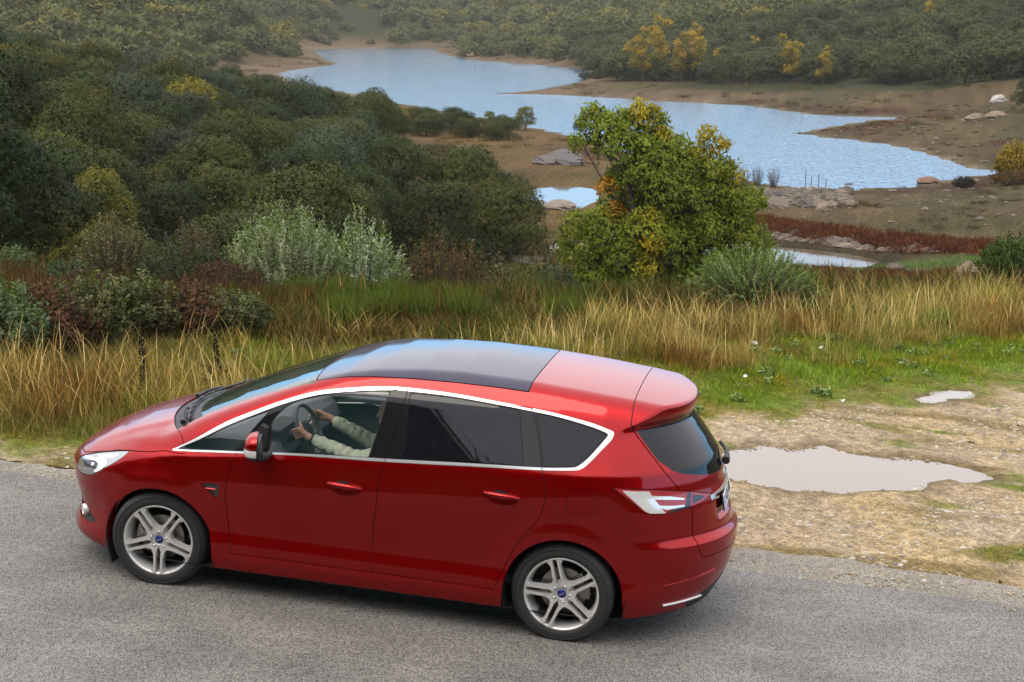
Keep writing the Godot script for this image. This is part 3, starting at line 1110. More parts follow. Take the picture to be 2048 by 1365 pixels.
		part("sill_blade", shell(R.sill, [sg], 0.006, 0.014), red, car)
		var vent := part("wing_vent", shell(R.vent_frame, [sg], 0.003, 0.012), red, car)
		part("vent_mesh", shell(R.vent_hole, [sg], -0.012), M.grey_plastic, vent)
		var bar := st()
		box(bar, Vector3(0.075, 0.009, 0.016), CAR_side(-1.022, 0.785, sg, 0.004), 0.003)
		part("vent_bar", bar.commit(), red, vent)
		part("fuel_flap", shell(R.fuel_flap, [sg], 0.0, 0.008), red, car) if sg > 0 else part("flank_patch", shell(R.fuel_flap, [sg], 0.0, 0.008), red, car)
		var tln := part("tail_lamp", shell(R.tail, [sg], 0.003, 0.012), M.red_lens, car)
		part("clear_lens", shell(R.tl_white, [sg], 0.0035), M.clear_lens, tln)
		part("light_guide", shell(R.tl_white2, [sg], 0.0035), M.clear_lens, tln)
		part("light_guide", shell(R.tl_white3, [sg], 0.0035), M.clear_lens, tln)
		part("smoked_lens", shell(R.tl_dark, [sg], 0.0035), M.lamp_dark, tln)
		part("smoked_lens", shell(R.tl_dark2, [sg], 0.0035), M.lamp_dark, tln)
		part("lamp_gap", shell(R.lamp_gap, [sg], -0.006), M.gap_black, tln)
		var hln := part("headlamp", shell(R.head, [sg], -0.002, 0.012), M.lamp_silver, car)
		part("daytime_lamp", shell(R.hl_white, [sg], -0.001), M.lamp_white, hln)
		part("projector", shell(R.hl_dark, [sg], -0.001), M.lamp_dark, hln)
		part("indicator_row", shell(R.hl_led, [sg], -0.001), M.clear_lens, hln)
		part("lamp_gap", shell(R.lamp_gap2, [sg], -0.006), M.gap_black, hln)
		for k in 7:
			var led := st()
			led.set_smooth_group(0)
			box(led, Vector3(0.020, 0.007, 0.004), CAR_side(-1.935 + 0.022 * k, 0.857 + 0.0055 * k, sg, 0.001), 0.0015)
			part("led", led.commit(), M.lamp_white, hln)
		var proj := st()
		lathe(proj, PackedVector2Array([Vector2(0.0, 0.012), Vector2(0.010, 0.009), Vector2(0.016, 0.0)]), CAR_side(-1.985, 0.790, sg, 0.0), 16)
		part("bulb", proj.commit(), M.lamp_white, hln)
		part("fog_recess", shell(R.fog_recess, [sg], -0.02), M.black_plastic, car)
		var fog := st()
		lathe(fog, PackedVector2Array([Vector2(0.0, 0.02), Vector2(0.030, 0.014), Vector2(0.036, 0.02), Vector2(0.042, 0.012), Vector2(0.042, -0.03)]), CAR_side(-2.12, 0.395, sg, -0.004), 24)
		part("fog_lamp", fog.commit(), M.clear_lens, car)
	# dark lining inside the shell, so that one never sees paint through the glass
	var inner := PackedInt32Array()
	for nm in ["body", "front_door", "rear_door", "tailgate", "spoiler", "pillars", "chrome", "fuel_flap", "bonnet", "cowl", "gaps"]:
		inner.append_array(R[nm])
	part("cabin_lining", shell(inner, both, -0.03), M.lining, car)
	part("roof_lining", shell(R.roof_glass, both, -0.035), M.headliner, car)
	make_wheels(car)
	make_car_fittings(car)
	make_cabin(car)
	bv.clear()
	bn.clear()

func islands(tris: PackedInt32Array) -> Array:
	# the separate pieces of a set of faces
	var root := {}
	for q in tris:
		root[q] = q
	for t in range(0, tris.size(), 3):
		var r := []
		for m in 3:
			var q := tris[t + m]
			while root[q] != q:
				root[q] = root[root[q]]
				q = root[q]
			r.append(q)
		root[r[1]] = r[0]
		root[r[2]] = r[0]
	var out := {}
	for t in range(0, tris.size(), 3):
		var q := tris[t]
		while root[q] != q:
			q = root[q]
		if not out.has(q):
			out[q] = PackedInt32Array()
		out[q].append_array(tris.slice(t, t + 3))
	var list := []
	for q in out:
		if out[q].size() > 12:
			list.append(out[q])
	return list

func line_dist(q: Vector2, p: PackedVector2Array) -> float:
	var d := 1e9
	for i in p.size() - 1:
		d = minf(d, q.distance_to(Geometry2D.get_closest_point_to_segment(q, p[i], p[i + 1])))
	return d

func CAR_side(x: float, y: float, sg: float, proud: float) -> Transform3D:
	# a frame on the side of the body: x runs along it, z points out
	var e := 0.01
	var z := side_z(x, y)
	var n := Vector3(-(side_z(x + e, y) - side_z(x - e, y)) / (2 * e), -(side_z(x, y + e) - side_z(x, y - e)) / (2 * e), 1.0).normalized()
	var p := Vector3(x, y, z) + n * proud
	var zx := Vector3(1, 0, -n.x / n.z).normalized()
	var zy := n.cross(zx)
	if sg < 0:
		return Transform3D(Basis(zx * Vector3(1, 1, -1), zy * Vector3(1, 1, -1), n * Vector3(1, 1, -1)), p * Vector3(1, 1, -1))
	return Transform3D(Basis(zx, zy, n), p)

func side_z(x: float, y: float) -> float:
	var a := 0.0
	var b := 1.1
	for i in 24:
		var m := (a + b) * 0.5
		if car_field(x, y, m) < 0.0:
			a = m
		else:
			b = m
	return a

func make_wheels(car: Node3D) -> void:
	var tyre := st()
	var prof := PackedVector2Array([Vector2(0.235, -0.02), Vector2(0.248, 0.0), Vector2(0.262, 0.008), Vector2(0.295, 0.010), Vector2(0.322, 0.0), Vector2(0.338, -0.014), Vector2(0.3455, -0.032), Vector2(0.347, -0.045)])
	for k in 4:
		var zz := -0.055 - k * 0.045
		prof.append_array(PackedVector2Array([Vector2(0.347, zz), Vector2(0.338, zz - 0.003), Vector2(0.338, zz - 0.009), Vector2(0.347, zz - 0.012)]))
	prof.append_array(PackedVector2Array([Vector2(0.343, -0.225), Vector2(0.32, -0.24), Vector2(0.25, -0.235), Vector2(0.235, -0.22)]))
	lathe(tyre, prof, Transform3D(), 72, 0.3)
	for ridge in [0.274, 0.310]:
		lathe(tyre, PackedVector2Array([Vector2(ridge - 0.002, 0.006), Vector2(ridge, 0.0115), Vector2(ridge + 0.002, 0.006)]), Transform3D(), 72)
	var tyre_m := tyre.commit()
	var rim := st()
	lathe(rim, PackedVector2Array([Vector2(0.2535, -0.004), Vector2(0.252, 0.003), Vector2(0.249, 0.0045), Vector2(0.243, 0.002), Vector2(0.236, -0.006), Vector2(0.232, -0.03), Vector2(0.222, -0.06), Vector2(0.218, -0.2)]), Transform3D(), 72, 0.6)
	lathe(rim, PackedVector2Array([Vector2(0.2535, -0.004), Vector2(0.244, -0.016), Vector2(0.232, -0.034)]), Transform3D(), 72, 0.6)
	var rim_m := rim.commit()
	var spokes := []
	var bar_l := P2([0.052, 0.006, 0.088, 0.017, 0.110, 0.0145, 0.242, 0.0135, 0.242, 0.053, 0.226, 0.052, 0.200, 0.035, 0.112, 0.037, 0.088, 0.044, 0.066, 0.056, 0.05, 0.05])
	for sg in [1.0, -1.0]:
		var sp := st()
		var poly := PackedVector2Array()
		for p in bar_l:
			poly.append(Vector2(p.x, p.y * sg))
		if sg < 0:
			poly.reverse()
		prism(sp, poly, -0.055, -0.012, Transform3D(Basis(Vector3(0, 1, 0), -0.035), Vector3(0, 0, 0.004)), 0.006)
		# the bright ridge along the bar
		var ridge := P2([0.10, 0.0175, 0.240, 0.0165, 0.240, 0.034, 0.195, 0.030, 0.115, 0.033])
		var poly2 := PackedVector2Array()
		for p in ridge:
			poly2.append(Vector2(p.x, p.y * sg))
		if sg < 0:
			poly2.reverse()
		prism(sp, poly2, -0.03, -0.003, Transform3D(Basis(Vector3(0, 1, 0), -0.035), Vector3(0, 0, 0.004)), 0.005)
		spokes.append(sp.commit())
	var hub := st()
	lathe(hub, PackedVector2Array([Vector2(0.0, -0.018), Vector2(0.034, -0.018), Vector2(0.040, -0.014), Vector2(0.072, -0.022), Vector2(0.088, -0.05)]), Transform3D(), 48, 0.9)
	var hub_m := hub.commit()
	var cap := st()
	lathe(cap, PackedVector2Array([Vector2(0.0, -0.006), Vector2(0.022, -0.008), Vector2(0.029, -0.013), Vector2(0.030, -0.02)]), Transform3D(), 32)
	var cap_m := cap.commit()
	var nut := st()
	lathe(nut, PackedVector2Array([Vector2(0.0, 0.0), Vector2(0.006, -0.001), Vector2(0.0095, -0.006), Vector2(0.0105, -0.022)]), Transform3D(), 12)
	var nut_m := nut.commit()
	var nut_seat := st()
	lathe(nut_seat, PackedVector2Array([Vector2(0.0105, -0.0195), Vector2(0.015, -0.0165), Vector2(0.017, -0.022)]), Transform3D(), 16)
	var seat_m := nut_seat.commit()
	var disc := st()
	lathe(disc, PackedVector2Array([Vector2(0.0, -0.07), Vector2(0.075, -0.07), Vector2(0.085, -0.085), Vector2(0.158, -0.085), Vector2(0.158, -0.108), Vector2(0.05, -0.11)]), Transform3D(), 48, 0.9)
	var disc_m := disc.commit()
	var back := st()
	lathe(back, PackedVector2Array([Vector2(0.219, -0.13), Vector2(0.0, -0.13)]), Transform3D(), 40)
	var back_m := back.commit()
	var cal := st()
	var calp := PackedVector2Array()
	for k in 9:
		var an := -0.55 + 1.1 * k / 8
		calp.append(Vector2(cos(an), sin(an)) * 0.182)
	for k in 9:
		var an := 0.55 - 1.1 * k / 8
		calp.append(Vector2(cos(an), sin(an)) * 0.112)
	prism(cal, calp, -0.12, -0.064, Transform3D(), 0.008)
	box(cal, Vector3(0.03, 0.05, 0.02), Transform3D(Basis(), Vector3(0.15, 0.03, -0.058)), 0.006)
	var cal_m := cal.commit()
	var blue_text := text_mesh("Ford", 0.011, 0.0005, true)
	var liner := st()
	for k in 24:
		var a0 := -0.35 + (PI + 0.7) * k / 24
		var a1 := -0.35 + (PI + 0.7) * (k + 1) / 24
		var p0 := Vector3(cos(a0), sin(a0), 0) * 0.415
		var p1 := Vector3(cos(a1), sin(a1), 0) * 0.415
		quad(liner, p0 + Vector3(0, 0, -0.02), p1 + Vector3(0, 0, -0.02), p1 + Vector3(0, 0, -0.42), p0 + Vector3(0, 0, -0.42), -(p0 + p1))
		tri(liner, p0 + Vector3(0, 0, -0.42), p1 + Vector3(0, 0, -0.42), Vector3(0, 0, -0.42), Vector3(0, 0, 1))
	var liner_m := liner.commit()
	for w in [[-1.4245, 1.0, 0.0, 2.75], [1.4245, 1.0, 0.262, 0.35], [-1.4245, -1.0, 0.4, 2.75], [1.4245, -1.0, 1.1, 0.35]]:
		var turn: float = w[2]
		var steer := Basis(Vector3.UP, deg_to_rad(3.0) if w[0] < 0 else 0.0)
		var face := steer * (Basis() if w[1] > 0 else Basis(Vector3.UP, PI))
		var root := Node3D.new()
		var nm := "wheel"
		var q := 0
		while car.has_node(nm):
			q += 1
			nm = "wheel_%03d" % q
		root.name = nm
		root.transform = Transform3D(face, Vector3(w[0], 0.346, w[1] * 0.893))
		car.add_child(root, true)
		part("tyre", tyre_m, M.rubber, root)
		part("rim", rim_m, M.satin_alloy, root)
		part("hub", hub_m, M.satin_alloy, root)
		var bcap := part("centre_cap", cap_m, M.badge_blue, root)
		for k in 5:
			var an := turn + TAU * k / 5 + PI / 2 * (1.0 if w[0] > 0 else -1.0)
			var tr := Transform3D(Basis(Vector3(0, 0, 1), an), Vector3.ZERO)
			part("spoke", spokes[0], M.satin_alloy, root, tr)
			part("spoke", spokes[1], M.satin_alloy, root, tr)
			var na := an + PI / 5
			part("nut", nut_m, M.chrome, root, Transform3D(Basis(), Vector3(cos(na) * 0.056, sin(na) * 0.056, -0.002)))
			part("nut_seat", seat_m, M.dark_alloy, root, Transform3D(Basis(), Vector3(cos(na) * 0.056, sin(na) * 0.056, -0.002)))
		part("emblem", blue_text, M.letter_silver, root, Transform3D(Basis(Vector3(0, 0, 1), 0.5), Vector3(0, 0, -0.0062)))
		part("brake_disc", disc_m, M.disc_steel, root)
		part("backing_plate", back_m, M.gap_black, root)
		part("brake_caliper", cal_m, M.disc_steel, root, Transform3D(Basis(Vector3(0, 0, 1), w[3]), Vector3.ZERO))
		part("arch_liner", liner_m, M.lining, car, Transform3D(Basis() if w[1] > 0 else Basis(Vector3.UP, PI), Vector3(-1.41 if w[0] < 0 else 1.432, 0.338, w[1] * 0.90)))
	for sg in [1.0, -1.0]:
		var flap := st()
		box(flap, Vector3(0.012, 0.16, 0.16), Transform3D(Basis(Vector3(0, 0, 1), 0.25), Vector3(-1.80, 0.20, sg * 0.80)), 0.003)
		part("wheel_deflector", flap.commit(), M.black_plastic, car)

func text_mesh(s: String, height: float, deep: float, serif := false) -> TextMesh:
	var t := TextMesh.new()
	var f := SystemFont.new()
	f.font_names = PackedStringArray(["Droid Serif" if serif else "Droid Sans"])
	f.font_weight = 700
	f.font_italic = serif
	t.font = f
	t.text = s
	t.font_size = 32
	t.pixel_size = height / 23.0
	t.depth = deep
	return t

func rear_x(y: float, z: float) -> float:
	var a := 1.2
	var b := 2.7
	for i in 24:
		var m := (a + b) * 0.5
		if car_field(m, y, z) < 0.0:
			a = m
		else:
			b = m
	return a

func make_car_fittings(car: Node3D) -> void:
	# door handles: a bar over a dished recess
	for sg in [1.0, -1.0]:
		for x in [-0.078, 0.995]:
			var y := 0.917 if x < 0 else 0.986
			var t := CAR_side(x, y, sg, 0.0)
			var bar := st()
			var path := PackedVector3Array()
			var rad := PackedFloat32Array()
			for k in 13:
				var u := k / 12.0
				path.append(t * Vector3((u - 0.5) * 0.235, 0.004 - 0.012 * (u - 0.5), 0.010 + 0.030 * pow(sin(PI * u), 0.6)))
				rad.append(0.009 + 0.0105 * sin(PI * u))
			tube(bar, path, rad, 10)
			var hn := part("door_handle", bar.commit(), M.red_paint, car)
			var cup := st()
			lathe(cup, PackedVector2Array([Vector2(0.0, 0.0045), Vector2(0.7, 0.0040), Vector2(1.0, 0.0)]), t * Transform3D(Basis(Vector3(0.105, 0, 0), Vector3(0, 0.040, 0), Vector3(0, 0, 1)), Vector3(0.008, -0.020, 0)), 28)
			part("handle_recess", cup.commit(), M.red_paint, hn)
			var grip_shade := st()  # flat black oval standing in for the shade behind the handle bar
			lathe(grip_shade, PackedVector2Array([Vector2(0.0, 0.0075), Vector2(1.0, 0.0060)]), t * Transform3D(Basis(Vector3(0.045, 0, 0), Vector3(0, 0.017, 0), Vector3(0, 0, 1)), Vector3(-0.012, 0.020, 0)), 20)
			part("handle_shade", grip_shade.commit(), M.gap_black, hn)
	# mirrors
	for sg in [1.0, -1.0]:
		var mir := Node3D.new()
		mir.name = "wing_mirror" if sg > 0 else "wing_mirror_001"
		mir.transform = Transform3D(Basis(Vector3.UP, 0.26 * sg), Vector3(-0.675, 1.150, sg * 1.035))
		car.add_child(mir)
		var bands := [["mirror_shell", 0.02, 1.2, M.red_paint, 1.0], ["indicator", -0.42, 0.02, M.clear_lens, 1.005], ["mirror_base", -1.2, -0.42, M.black_plastic, 0.99]]
		for b in bands:
			var s := st()
			var nu := 24
			var nv := 16
			for i in nu:
				for j in nv:
					var ps := []
					for c in [[0, 0], [1, 0], [1, 1], [0, 1]]:
						var u: float = -PI / 2 + PI * (i + c[0]) / nu
						var lo := asin(clampf(b[1], -1.0, 1.0))
						var hi := asin(clampf(b[2], -1.0, 1.0))
						var v := lerpf(lo, hi, float(j + c[1]) / nv)
						var cu := signf(cos(u)) * pow(absf(cos(u)), 0.75)
						var su := signf(sin(u)) * pow(absf(sin(u)), 0.75)
						var cv := pow(maxf(cos(v), 0.0), 0.62)
						var sv := signf(sin(v)) * pow(absf(sin(v)), 0.8)
						ps.append(Vector3(-cu * cv * 0.092 + 0.02, sv * 0.092, su * cv * 0.125) * b[4])
					var mid: Vector3 = (ps[0] + ps[1] + ps[2] + ps[3]) / 4.0
					for f in [[0, 1, 2], [0, 2, 3]]:
						var nn: Vector3 = (ps[f[1]] - ps[f[0]]).cross(ps[f[2]] - ps[f[0]])
						var fl := nn.dot(mid - Vector3(0.04, 0, 0)) > 0.0
						for q in ([f[0], f[2], f[1]] if fl else f):
							s.set_smooth_group(1)
							s.add_vertex(ps[q])
			s.index()
			s.generate_normals()
			part(b[0], s.commit(), b[3], mir)
		var rim := st()
		lathe(rim, PackedVector2Array([Vector2(0.0, 0.008), Vector2(0.86, 0.008), Vector2(0.88, 0.022), Vector2(1.0, 0.018), Vector2(1.0, -0.012)]), Transform3D(Basis(Vector3(0, 0, -0.121), Vector3(0, 0.084, 0), Vector3(1, 0, 0)), Vector3(0.024, 0, 0)), 36)
		part("mirror_frame", rim.commit(), M.black_plastic, mir)
		var gl := st()
		lathe(gl, PackedVector2Array([Vector2(0.0, 0.0), Vector2(1.0, 0.0)]), Transform3D(Basis(Vector3(0, 0, -0.104), Vector3(0, 0.072, 0), Vector3(1, 0, 0)), Vector3(0.034, 0, 0)), 36)
		part("mirror_glass", gl.commit(), M.chrome, mir)
		var arm := st()
		tube(arm, PackedVector3Array([Vector3(0.03, -0.075, 0.0 * sg), Vector3(0.07, -0.088, -0.07 * sg), Vector3(0.09, -0.082, -0.16 * sg)]), PackedFloat32Array([0.030, 0.024, 0.022]), 10)
		part("mirror_arm", arm.commit(), M.black_plastic, mir)
		var spot := st()
		lathe(spot, PackedVector2Array([Vector2(0.0, 0.002), Vector2(0.8, 0.0015), Vector2(1.0, 0.0)]), Transform3D(Basis(Vector3(0, 0.008, 0.0), Vector3(0, 0, 0.02 * sg), Vector3(-1, 0, 0)), Vector3(-0.058, -0.02, 0.035 * sg)), 12)
		part("amber_lens", spot.commit(), M.amber, mir)
		var sail := st()
		var z1: float = side_z(-0.74, 1.08) * sg
		prism(sail, P2([-0.86, 1.062, -0.655, 1.072, -0.655, 1.235, -0.70, 1.255]), z1 - 0.09 * sg, z1 - 0.004 * sg, Transform3D(), 0.0)
		part("mirror_mount", sail.commit(), M.black_plastic, mir, mir.transform.affine_inverse())
	# wipers lying on the scuttle
	for w in [[0.66, -0.04], [-0.06, -0.62]]:
		var s := st()
		var path := PackedVector3Array()
		for k in 15:
			var z := lerpf(w[0], w[1], k / 14.0)
			var x := -1.60 + 0.44 * z * z + 0.10 + 0.015 * sin(PI * k / 14.0)
			path.append(Vector3(x, top_y(x, z) + 0.010, z))
		tube(s, path, PackedFloat32Array([0.009]), 6)
		var wn := part("wiper_blade", s.commit(), M.black_plastic, car)
		var a := st()
		var path2 := PackedVector3Array()
		for k in 9:
			var z := lerpf(w[0] + 0.02, (w[0] + w[1]) * 0.5, k / 8.0)
			var x := -1.60 + 0.44 * z * z + 0.050 + 0.03 * k / 8.0
			path2.append(Vector3(x, top_y(x, z) + 0.016 + 0.012 * sin(PI * k / 8.0), z))
		tube(a, path2, PackedFloat32Array([0.020, 0.016, 0.013, 0.012, 0.011]), 8)
		part("wiper_arm", a.commit(), M.black_plastic, wn)
		for k in 5:
			var c := st()
			var z := lerpf(w[0] - 0.08, w[1] + 0.08, k / 4.0)
			var x := -1.60 + 0.44 * z * z + 0.112
			box(c, Vector3(0.035, 0.012, 0.05), Transform3D(Basis(Vector3(0, 0, 1), 0.4), Vector3(x, top_y(x, z) + 0.010, z)), 0.003)
			part("wiper_clip", c.commit(), M.black_plastic, wn)
	# rear wiper
	var rw := st()
	var path3 := PackedVector3Array()
	for k in 9:
		var z := lerpf(0.02, -0.26, k / 8.0)
		var y := 1.135 + 0.05 * k / 8.0
		path3.append(Vector3(rear_x(y, z) + 0.030 + 0.012 * sin(PI * k / 8.0), y, z))
	tube(rw, path3, PackedFloat32Array([0.030, 0.026, 0.02, 0.017, 0.014]), 10)
	part("rear_wiper", rw.commit(), M.black_plastic, car)
	# badge, plate
	var bx := rear_x(1.055, 0.0)
	var lean := Basis(Vector3(0, 0, -1), Vector3(-0.42, 1, 0).normalized(), Vector3(1, 0.42, 0).normalized())
	var bad := st()
	lathe(bad, PackedVector2Array([Vector2(0.0, 0.007), Vector2(0.8, 0.006), Vector2(1.0, 0.0)]), Transform3D(Basis(lean.x * 0.058, lean.y * 0.024, lean.z), Vector3(bx, 1.055, 0)), 32)
	var bn_ := part("badge", bad.commit(), M.badge_blue, car)
	var br := st()
	lathe(br, PackedVector2Array([Vector2(0.95, 0.004), Vector2(1.02, 0.008), Vector2(1.10, 0.004), Vector2(1.12, -0.004)]), Transform3D(Basis(lean.x * 0.058, lean.y * 0.024, lean.z), Vector3(bx, 1.055, 0)), 32)
	part("badge_rim", br.commit(), M.chrome, bn_)
	part("badge_script", text_mesh("Ford", 0.022, 0.001, true), M.letter_silver, bn_, Transform3D(lean, Vector3(bx, 1.055, 0) + lean.z * 0.008))
	var py := 0.905
	var pbas := Basis(Vector3(0, 0, -1), Vector3(-0.21, 1, 0).normalized(), Vector3(1, 0.21, 0).normalized())
	var px := rear_x(py, 0.26) + 0.030
	px = rear_x(py, 0.0) + 0.012
	var pt := Transform3D(pbas, Vector3(px, py, 0.0))
	var pb := st()
	box(pb, Vector3(0.52, 0.11, 0.006), pt, 0.003)
	var pn := part("number_plate", pb.commit(), M.plate_white, car)
	var hold := st()
	box(hold, Vector3(0.528, 0.118, 0.010), pt * Transform3D(Basis(), Vector3(0, 0, -0.009)), 0.003)
	part("plate_holder", hold.commit(), M.black_plastic, pn)
	var blue := st()
	box(blue, Vector3(0.042, 0.104, 0.002), pt * Transform3D(Basis(), Vector3(-0.235, 0, 0.004)))
	part("plate_band", blue.commit(), M.plate_blue, pn)
	part("plate_country", text_mesh("E", 0.026, 0.001), M.plate_white, pn, pt * Transform3D(Basis(), Vector3(-0.235, -0.03, 0.0062)))
	part("plate_letters", text_mesh("5475 JBK", 0.075, 0.001), M.letter_black, pn, pt * Transform3D(Basis().scaled(Vector3(0.86, 1, 1)), Vector3(0.022, 0, 0.004)))
	part("model_script", text_mesh("S-MAX", 0.017, 0.002), M.letter_silver, car, Transform3D(Basis(Vector3(0.55, 0, -1).normalized(), Vector3.UP, Vector3(1, 0, 0.55).normalized()), Vector3(rear_x(0.985, 0.33) + 0.008, 0.958, 0.33)))
	var hook := st()
	lathe(hook, PackedVector2Array([Vector2(0.0, 0.004), Vector2(0.9, 0.003), Vector2(1.0, 0.0)]), Transform3D(Basis(Vector3(0, 0, -0.045), Vector3(0, 0.02, 0), Vector3(1, 0, 0)), Vector3(rear_x(0.80, 0.0) - 0.001, 0.80, 0.0)), 20)
	part("gate_button", hook.commit(), M.letter_silver, car)
	# exhaust finishers
	for sg in [1.0, -1.0]:
		var ex := st()
		var p4 := PackedVector3Array()
		for k in 9:
			var z := lerpf(0.42, 0.70, k / 8.0)
			p4.append(Vector3(rear_x(0.285, z) + 0.006, 0.285 - 0.0 * k, z * sg))
		tube(ex, p4, PackedFloat32Array([0.010]), 8)
		part("exhaust_trim", ex.commit(), M.chrome, car)
		# crease along the bumper corner
		var cr := st()
		var p5 := PackedVector3Array()
		for k in 13:
			var z := lerpf(0.36, 0.74, k / 12.0)
			var y := 0.475 - 0.035 * (k / 12.0)
			p5.append(Vector3(rear_x(y, z) - 0.004, y, z * sg))
		tube(cr, p5, PackedFloat32Array([0.003, 0.010, 0.011, 0.011, 0.010, 0.008, 0.006]), 8)
		part("bumper_ridge", cr.commit(), M.red_paint, car)

func top_y(x: float, z: float) -> float:
	var a := 0.6
	var b := 1.9
	for i in 24:
		var m := (a + b) * 0.5
		if car_field(x, m, z) < 0.0:
			a = m
		else:
			b = m
	return a

func make_cabin(car: Node3D) -> void:
	var fl := st()
	box(fl, Vector3(2.9, 0.05, 1.60), Transform3D(Basis(), Vector3(0.2, 0.36, 0)), 0.01)
	part("cabin_floor", fl.commit(), M.lining, car)
	var dash := st()
	prism(dash, P2([-1.42, 1.02, -1.05, 1.085, -0.80, 1.09, -0.70, 1.04, -0.66, 0.93, -0.76, 0.80, -0.82, 0.55, -1.35, 0.5]), -0.74, 0.74, Transform3D(), 0.01)
	var dn := part("dashboard", dash.commit(), M.grey_plastic, car)
	var hoodlet := st()
	prism(hoodlet, P2([-0.95, 1.06, -0.80, 1.14, -0.68, 1.13, -0.66, 1.02, -0.75, 0.95]), 0.20, 0.56, Transform3D(), 0.012)
	part("instrument_hood", hoodlet.commit(), M.lining, dn)
	var con := st()
	prism(con, P2([-0.80, 0.95, -0.62, 0.98, -0.45, 0.72, 0.25, 0.68, 0.25, 0.4, -0.9, 0.4]), -0.13, 0.13, Transform3D(), 0.02)
	part("centre_console", con.commit(), M.lining, dn)
	var seat_side := P2([-0.32, 0.50, -0.30, 0.64, -0.22, 0.67, 0.18, 0.63, 0.30, 1.10, 0.40, 1.18, 0.48, 1.15, 0.44, 0.90, 0.34, 0.48])
	var rest := P2([0.32, 1.20, 0.36, 1.40, 0.42, 1.43, 0.47, 1.38, 0.45, 1.20])
	for z in [0.38, -0.38]:
		var s := st()
		prism(s, seat_side, z, z + 0.25, Transform3D(), 0.05)
		prism(s, seat_side, z, z - 0.25, Transform3D(), 0.05)
		var sn := part("seat", s.commit(), M.seat_cloth, car)
		var hr := st()
		prism(hr, rest, z, z + 0.13, Transform3D(), 0.03)
		prism(hr, rest, z, z - 0.13, Transform3D(), 0.03)
		part("head_rest", hr.commit(), M.seat_cloth, sn)
	var bench := st()
	prism(bench, P2([0.75, 0.45, 0.75, 0.66, 1.20, 0.64, 1.36, 1.18, 1.50, 1.16, 1.40, 0.45]), -0.68, 0.68, Transform3D(), 0.05)
	part("rear_bench", bench.commit(), M.seat_cloth, car)
	for z in [-0.42, 0.0, 0.42]:
		var hr := st()
		prism(hr, P2([1.37, 1.17, 1.40, 1.34, 1.50, 1.34, 1.50, 1.17]), z - 0.12, z + 0.12, Transform3D(), 0.03)
		part("rear_head_rest", hr.commit(), M.seat_cloth, car)
	# bright trims on the far door and the pillars
	for p in [[[-0.72, 1.00, -0.80], [-0.45, 1.02, -0.83], [-0.20, 0.98, -0.83]], [[-0.30, 0.98, -0.84], [-0.10, 1.06, -0.84], [0.02, 1.07, -0.84]]]:
		var s := st()
		tube(s, PackedVector3Array([Vector3(p[0][0], p[0][1], p[0][2]), Vector3(p[1][0], p[1][1], p[1][2]), Vector3(p[2][0], p[2][1], p[2][2])]), PackedFloat32Array([0.006]), 6)
		part("door_trim", s.commit(), M.chrome, car)
	for sg in [1.0, -1.0]:
		var s := st()
		box(s, Vector3(0.95, 0.06, 0.05), Transform3D(Basis(Vector3(0, 0, 1), 0.05), Vector3(-0.25, 1.045, sg * 0.845)), 0.015)
		part("door_ledge", s.commit(), M.grey_plastic, car)
	# steering wheel
	var t := steering_frame()
	var wheel := st()
	var ring := PackedVector3Array()
	for k in 36:
		var a := TAU * k / 36
		ring.append(t * Vector3(cos(a) * 0.182, sin(a) * 0.182, 0))
	tube(wheel, ring, PackedFloat32Array([0.0155]), 10, true)
	var wn := part("steering_wheel", wheel.commit(), M.grey_plastic, car)
	var boss := st()
	lathe(boss, PackedVector2Array([Vector2(0.0, 0.012), Vector2(0.05, 0.008), Vector2(0.072, -0.01), Vector2(0.06, -0.05)]), t, 24)
	part("boss", boss.commit(), M.lining, wn)
	for a in [0.15, PI - 0.15, -PI / 2]:
		var sp := st()
		box(sp, Vector3(0.13, 0.035, 0.012), t * Transform3D(Basis(Vector3(0, 0, 1), a), Vector3(cos(a), sin(a), 0) * 0.115 + Vector3(0, 0, -0.008)), 0.004)
		part("wheel_spoke", sp.commit(), M.letter_silver, wn)
	var col := st()
	tube(col, PackedVector3Array([t * Vector3(0, 0, -0.03), t * Vector3(0, 0, -0.28)]), PackedFloat32Array([0.045]), 12)
	part("steering_column", col.commit(), M.lining, wn)
	var mirror := st()
	box(mirror, Vector3(0.02, 0.065, 0.24), Transform3D(Basis(Vector3(0, 0, 1), -0.2), Vector3(-0.52, 1.44, 0.0)), 0.012)
	part("rear_view_mirror", mirror.commit(), M.black_plastic, car)

func steering_frame() -> Transform3D:
	# the wheel's own plane; its z looks at the driver
	var n := Vector3(0.90, 0.43, 0.0).normalized()
	var u := Vector3(0, 0, -1)
	return Transform3D(Basis(u, n.cross(u), n), Vector3(-0.53, 1.115, 0.38))

# ------------------------------------------------------------------ the driver
func smin(a: float, b: float, r: float) -> float:
	var h := maxf(r - absf(a - b), 0.0) / r
	return minf(a, b) - h * h * r * 0.25

func caps(p: Vector3, a: Vector3, b: Vector3, ra: float, rb: float) -> float:
	var e := b - a
	var t := clampf((p - a).dot(e) / e.length_squared(), 0.0, 1.0)
	return (p - a - e * t).length() - lerpf(ra, rb, t)

func limbs(p: Vector3, bones: Array, blend: float) -> float:
	var d := 1e9
	for b in bones:
		d = smin(d, caps(p, b[0], b[1], b[2], b[3]), blend) if d < 1e8 else caps(p, b[0], b[1], b[2], b[3])
	return d

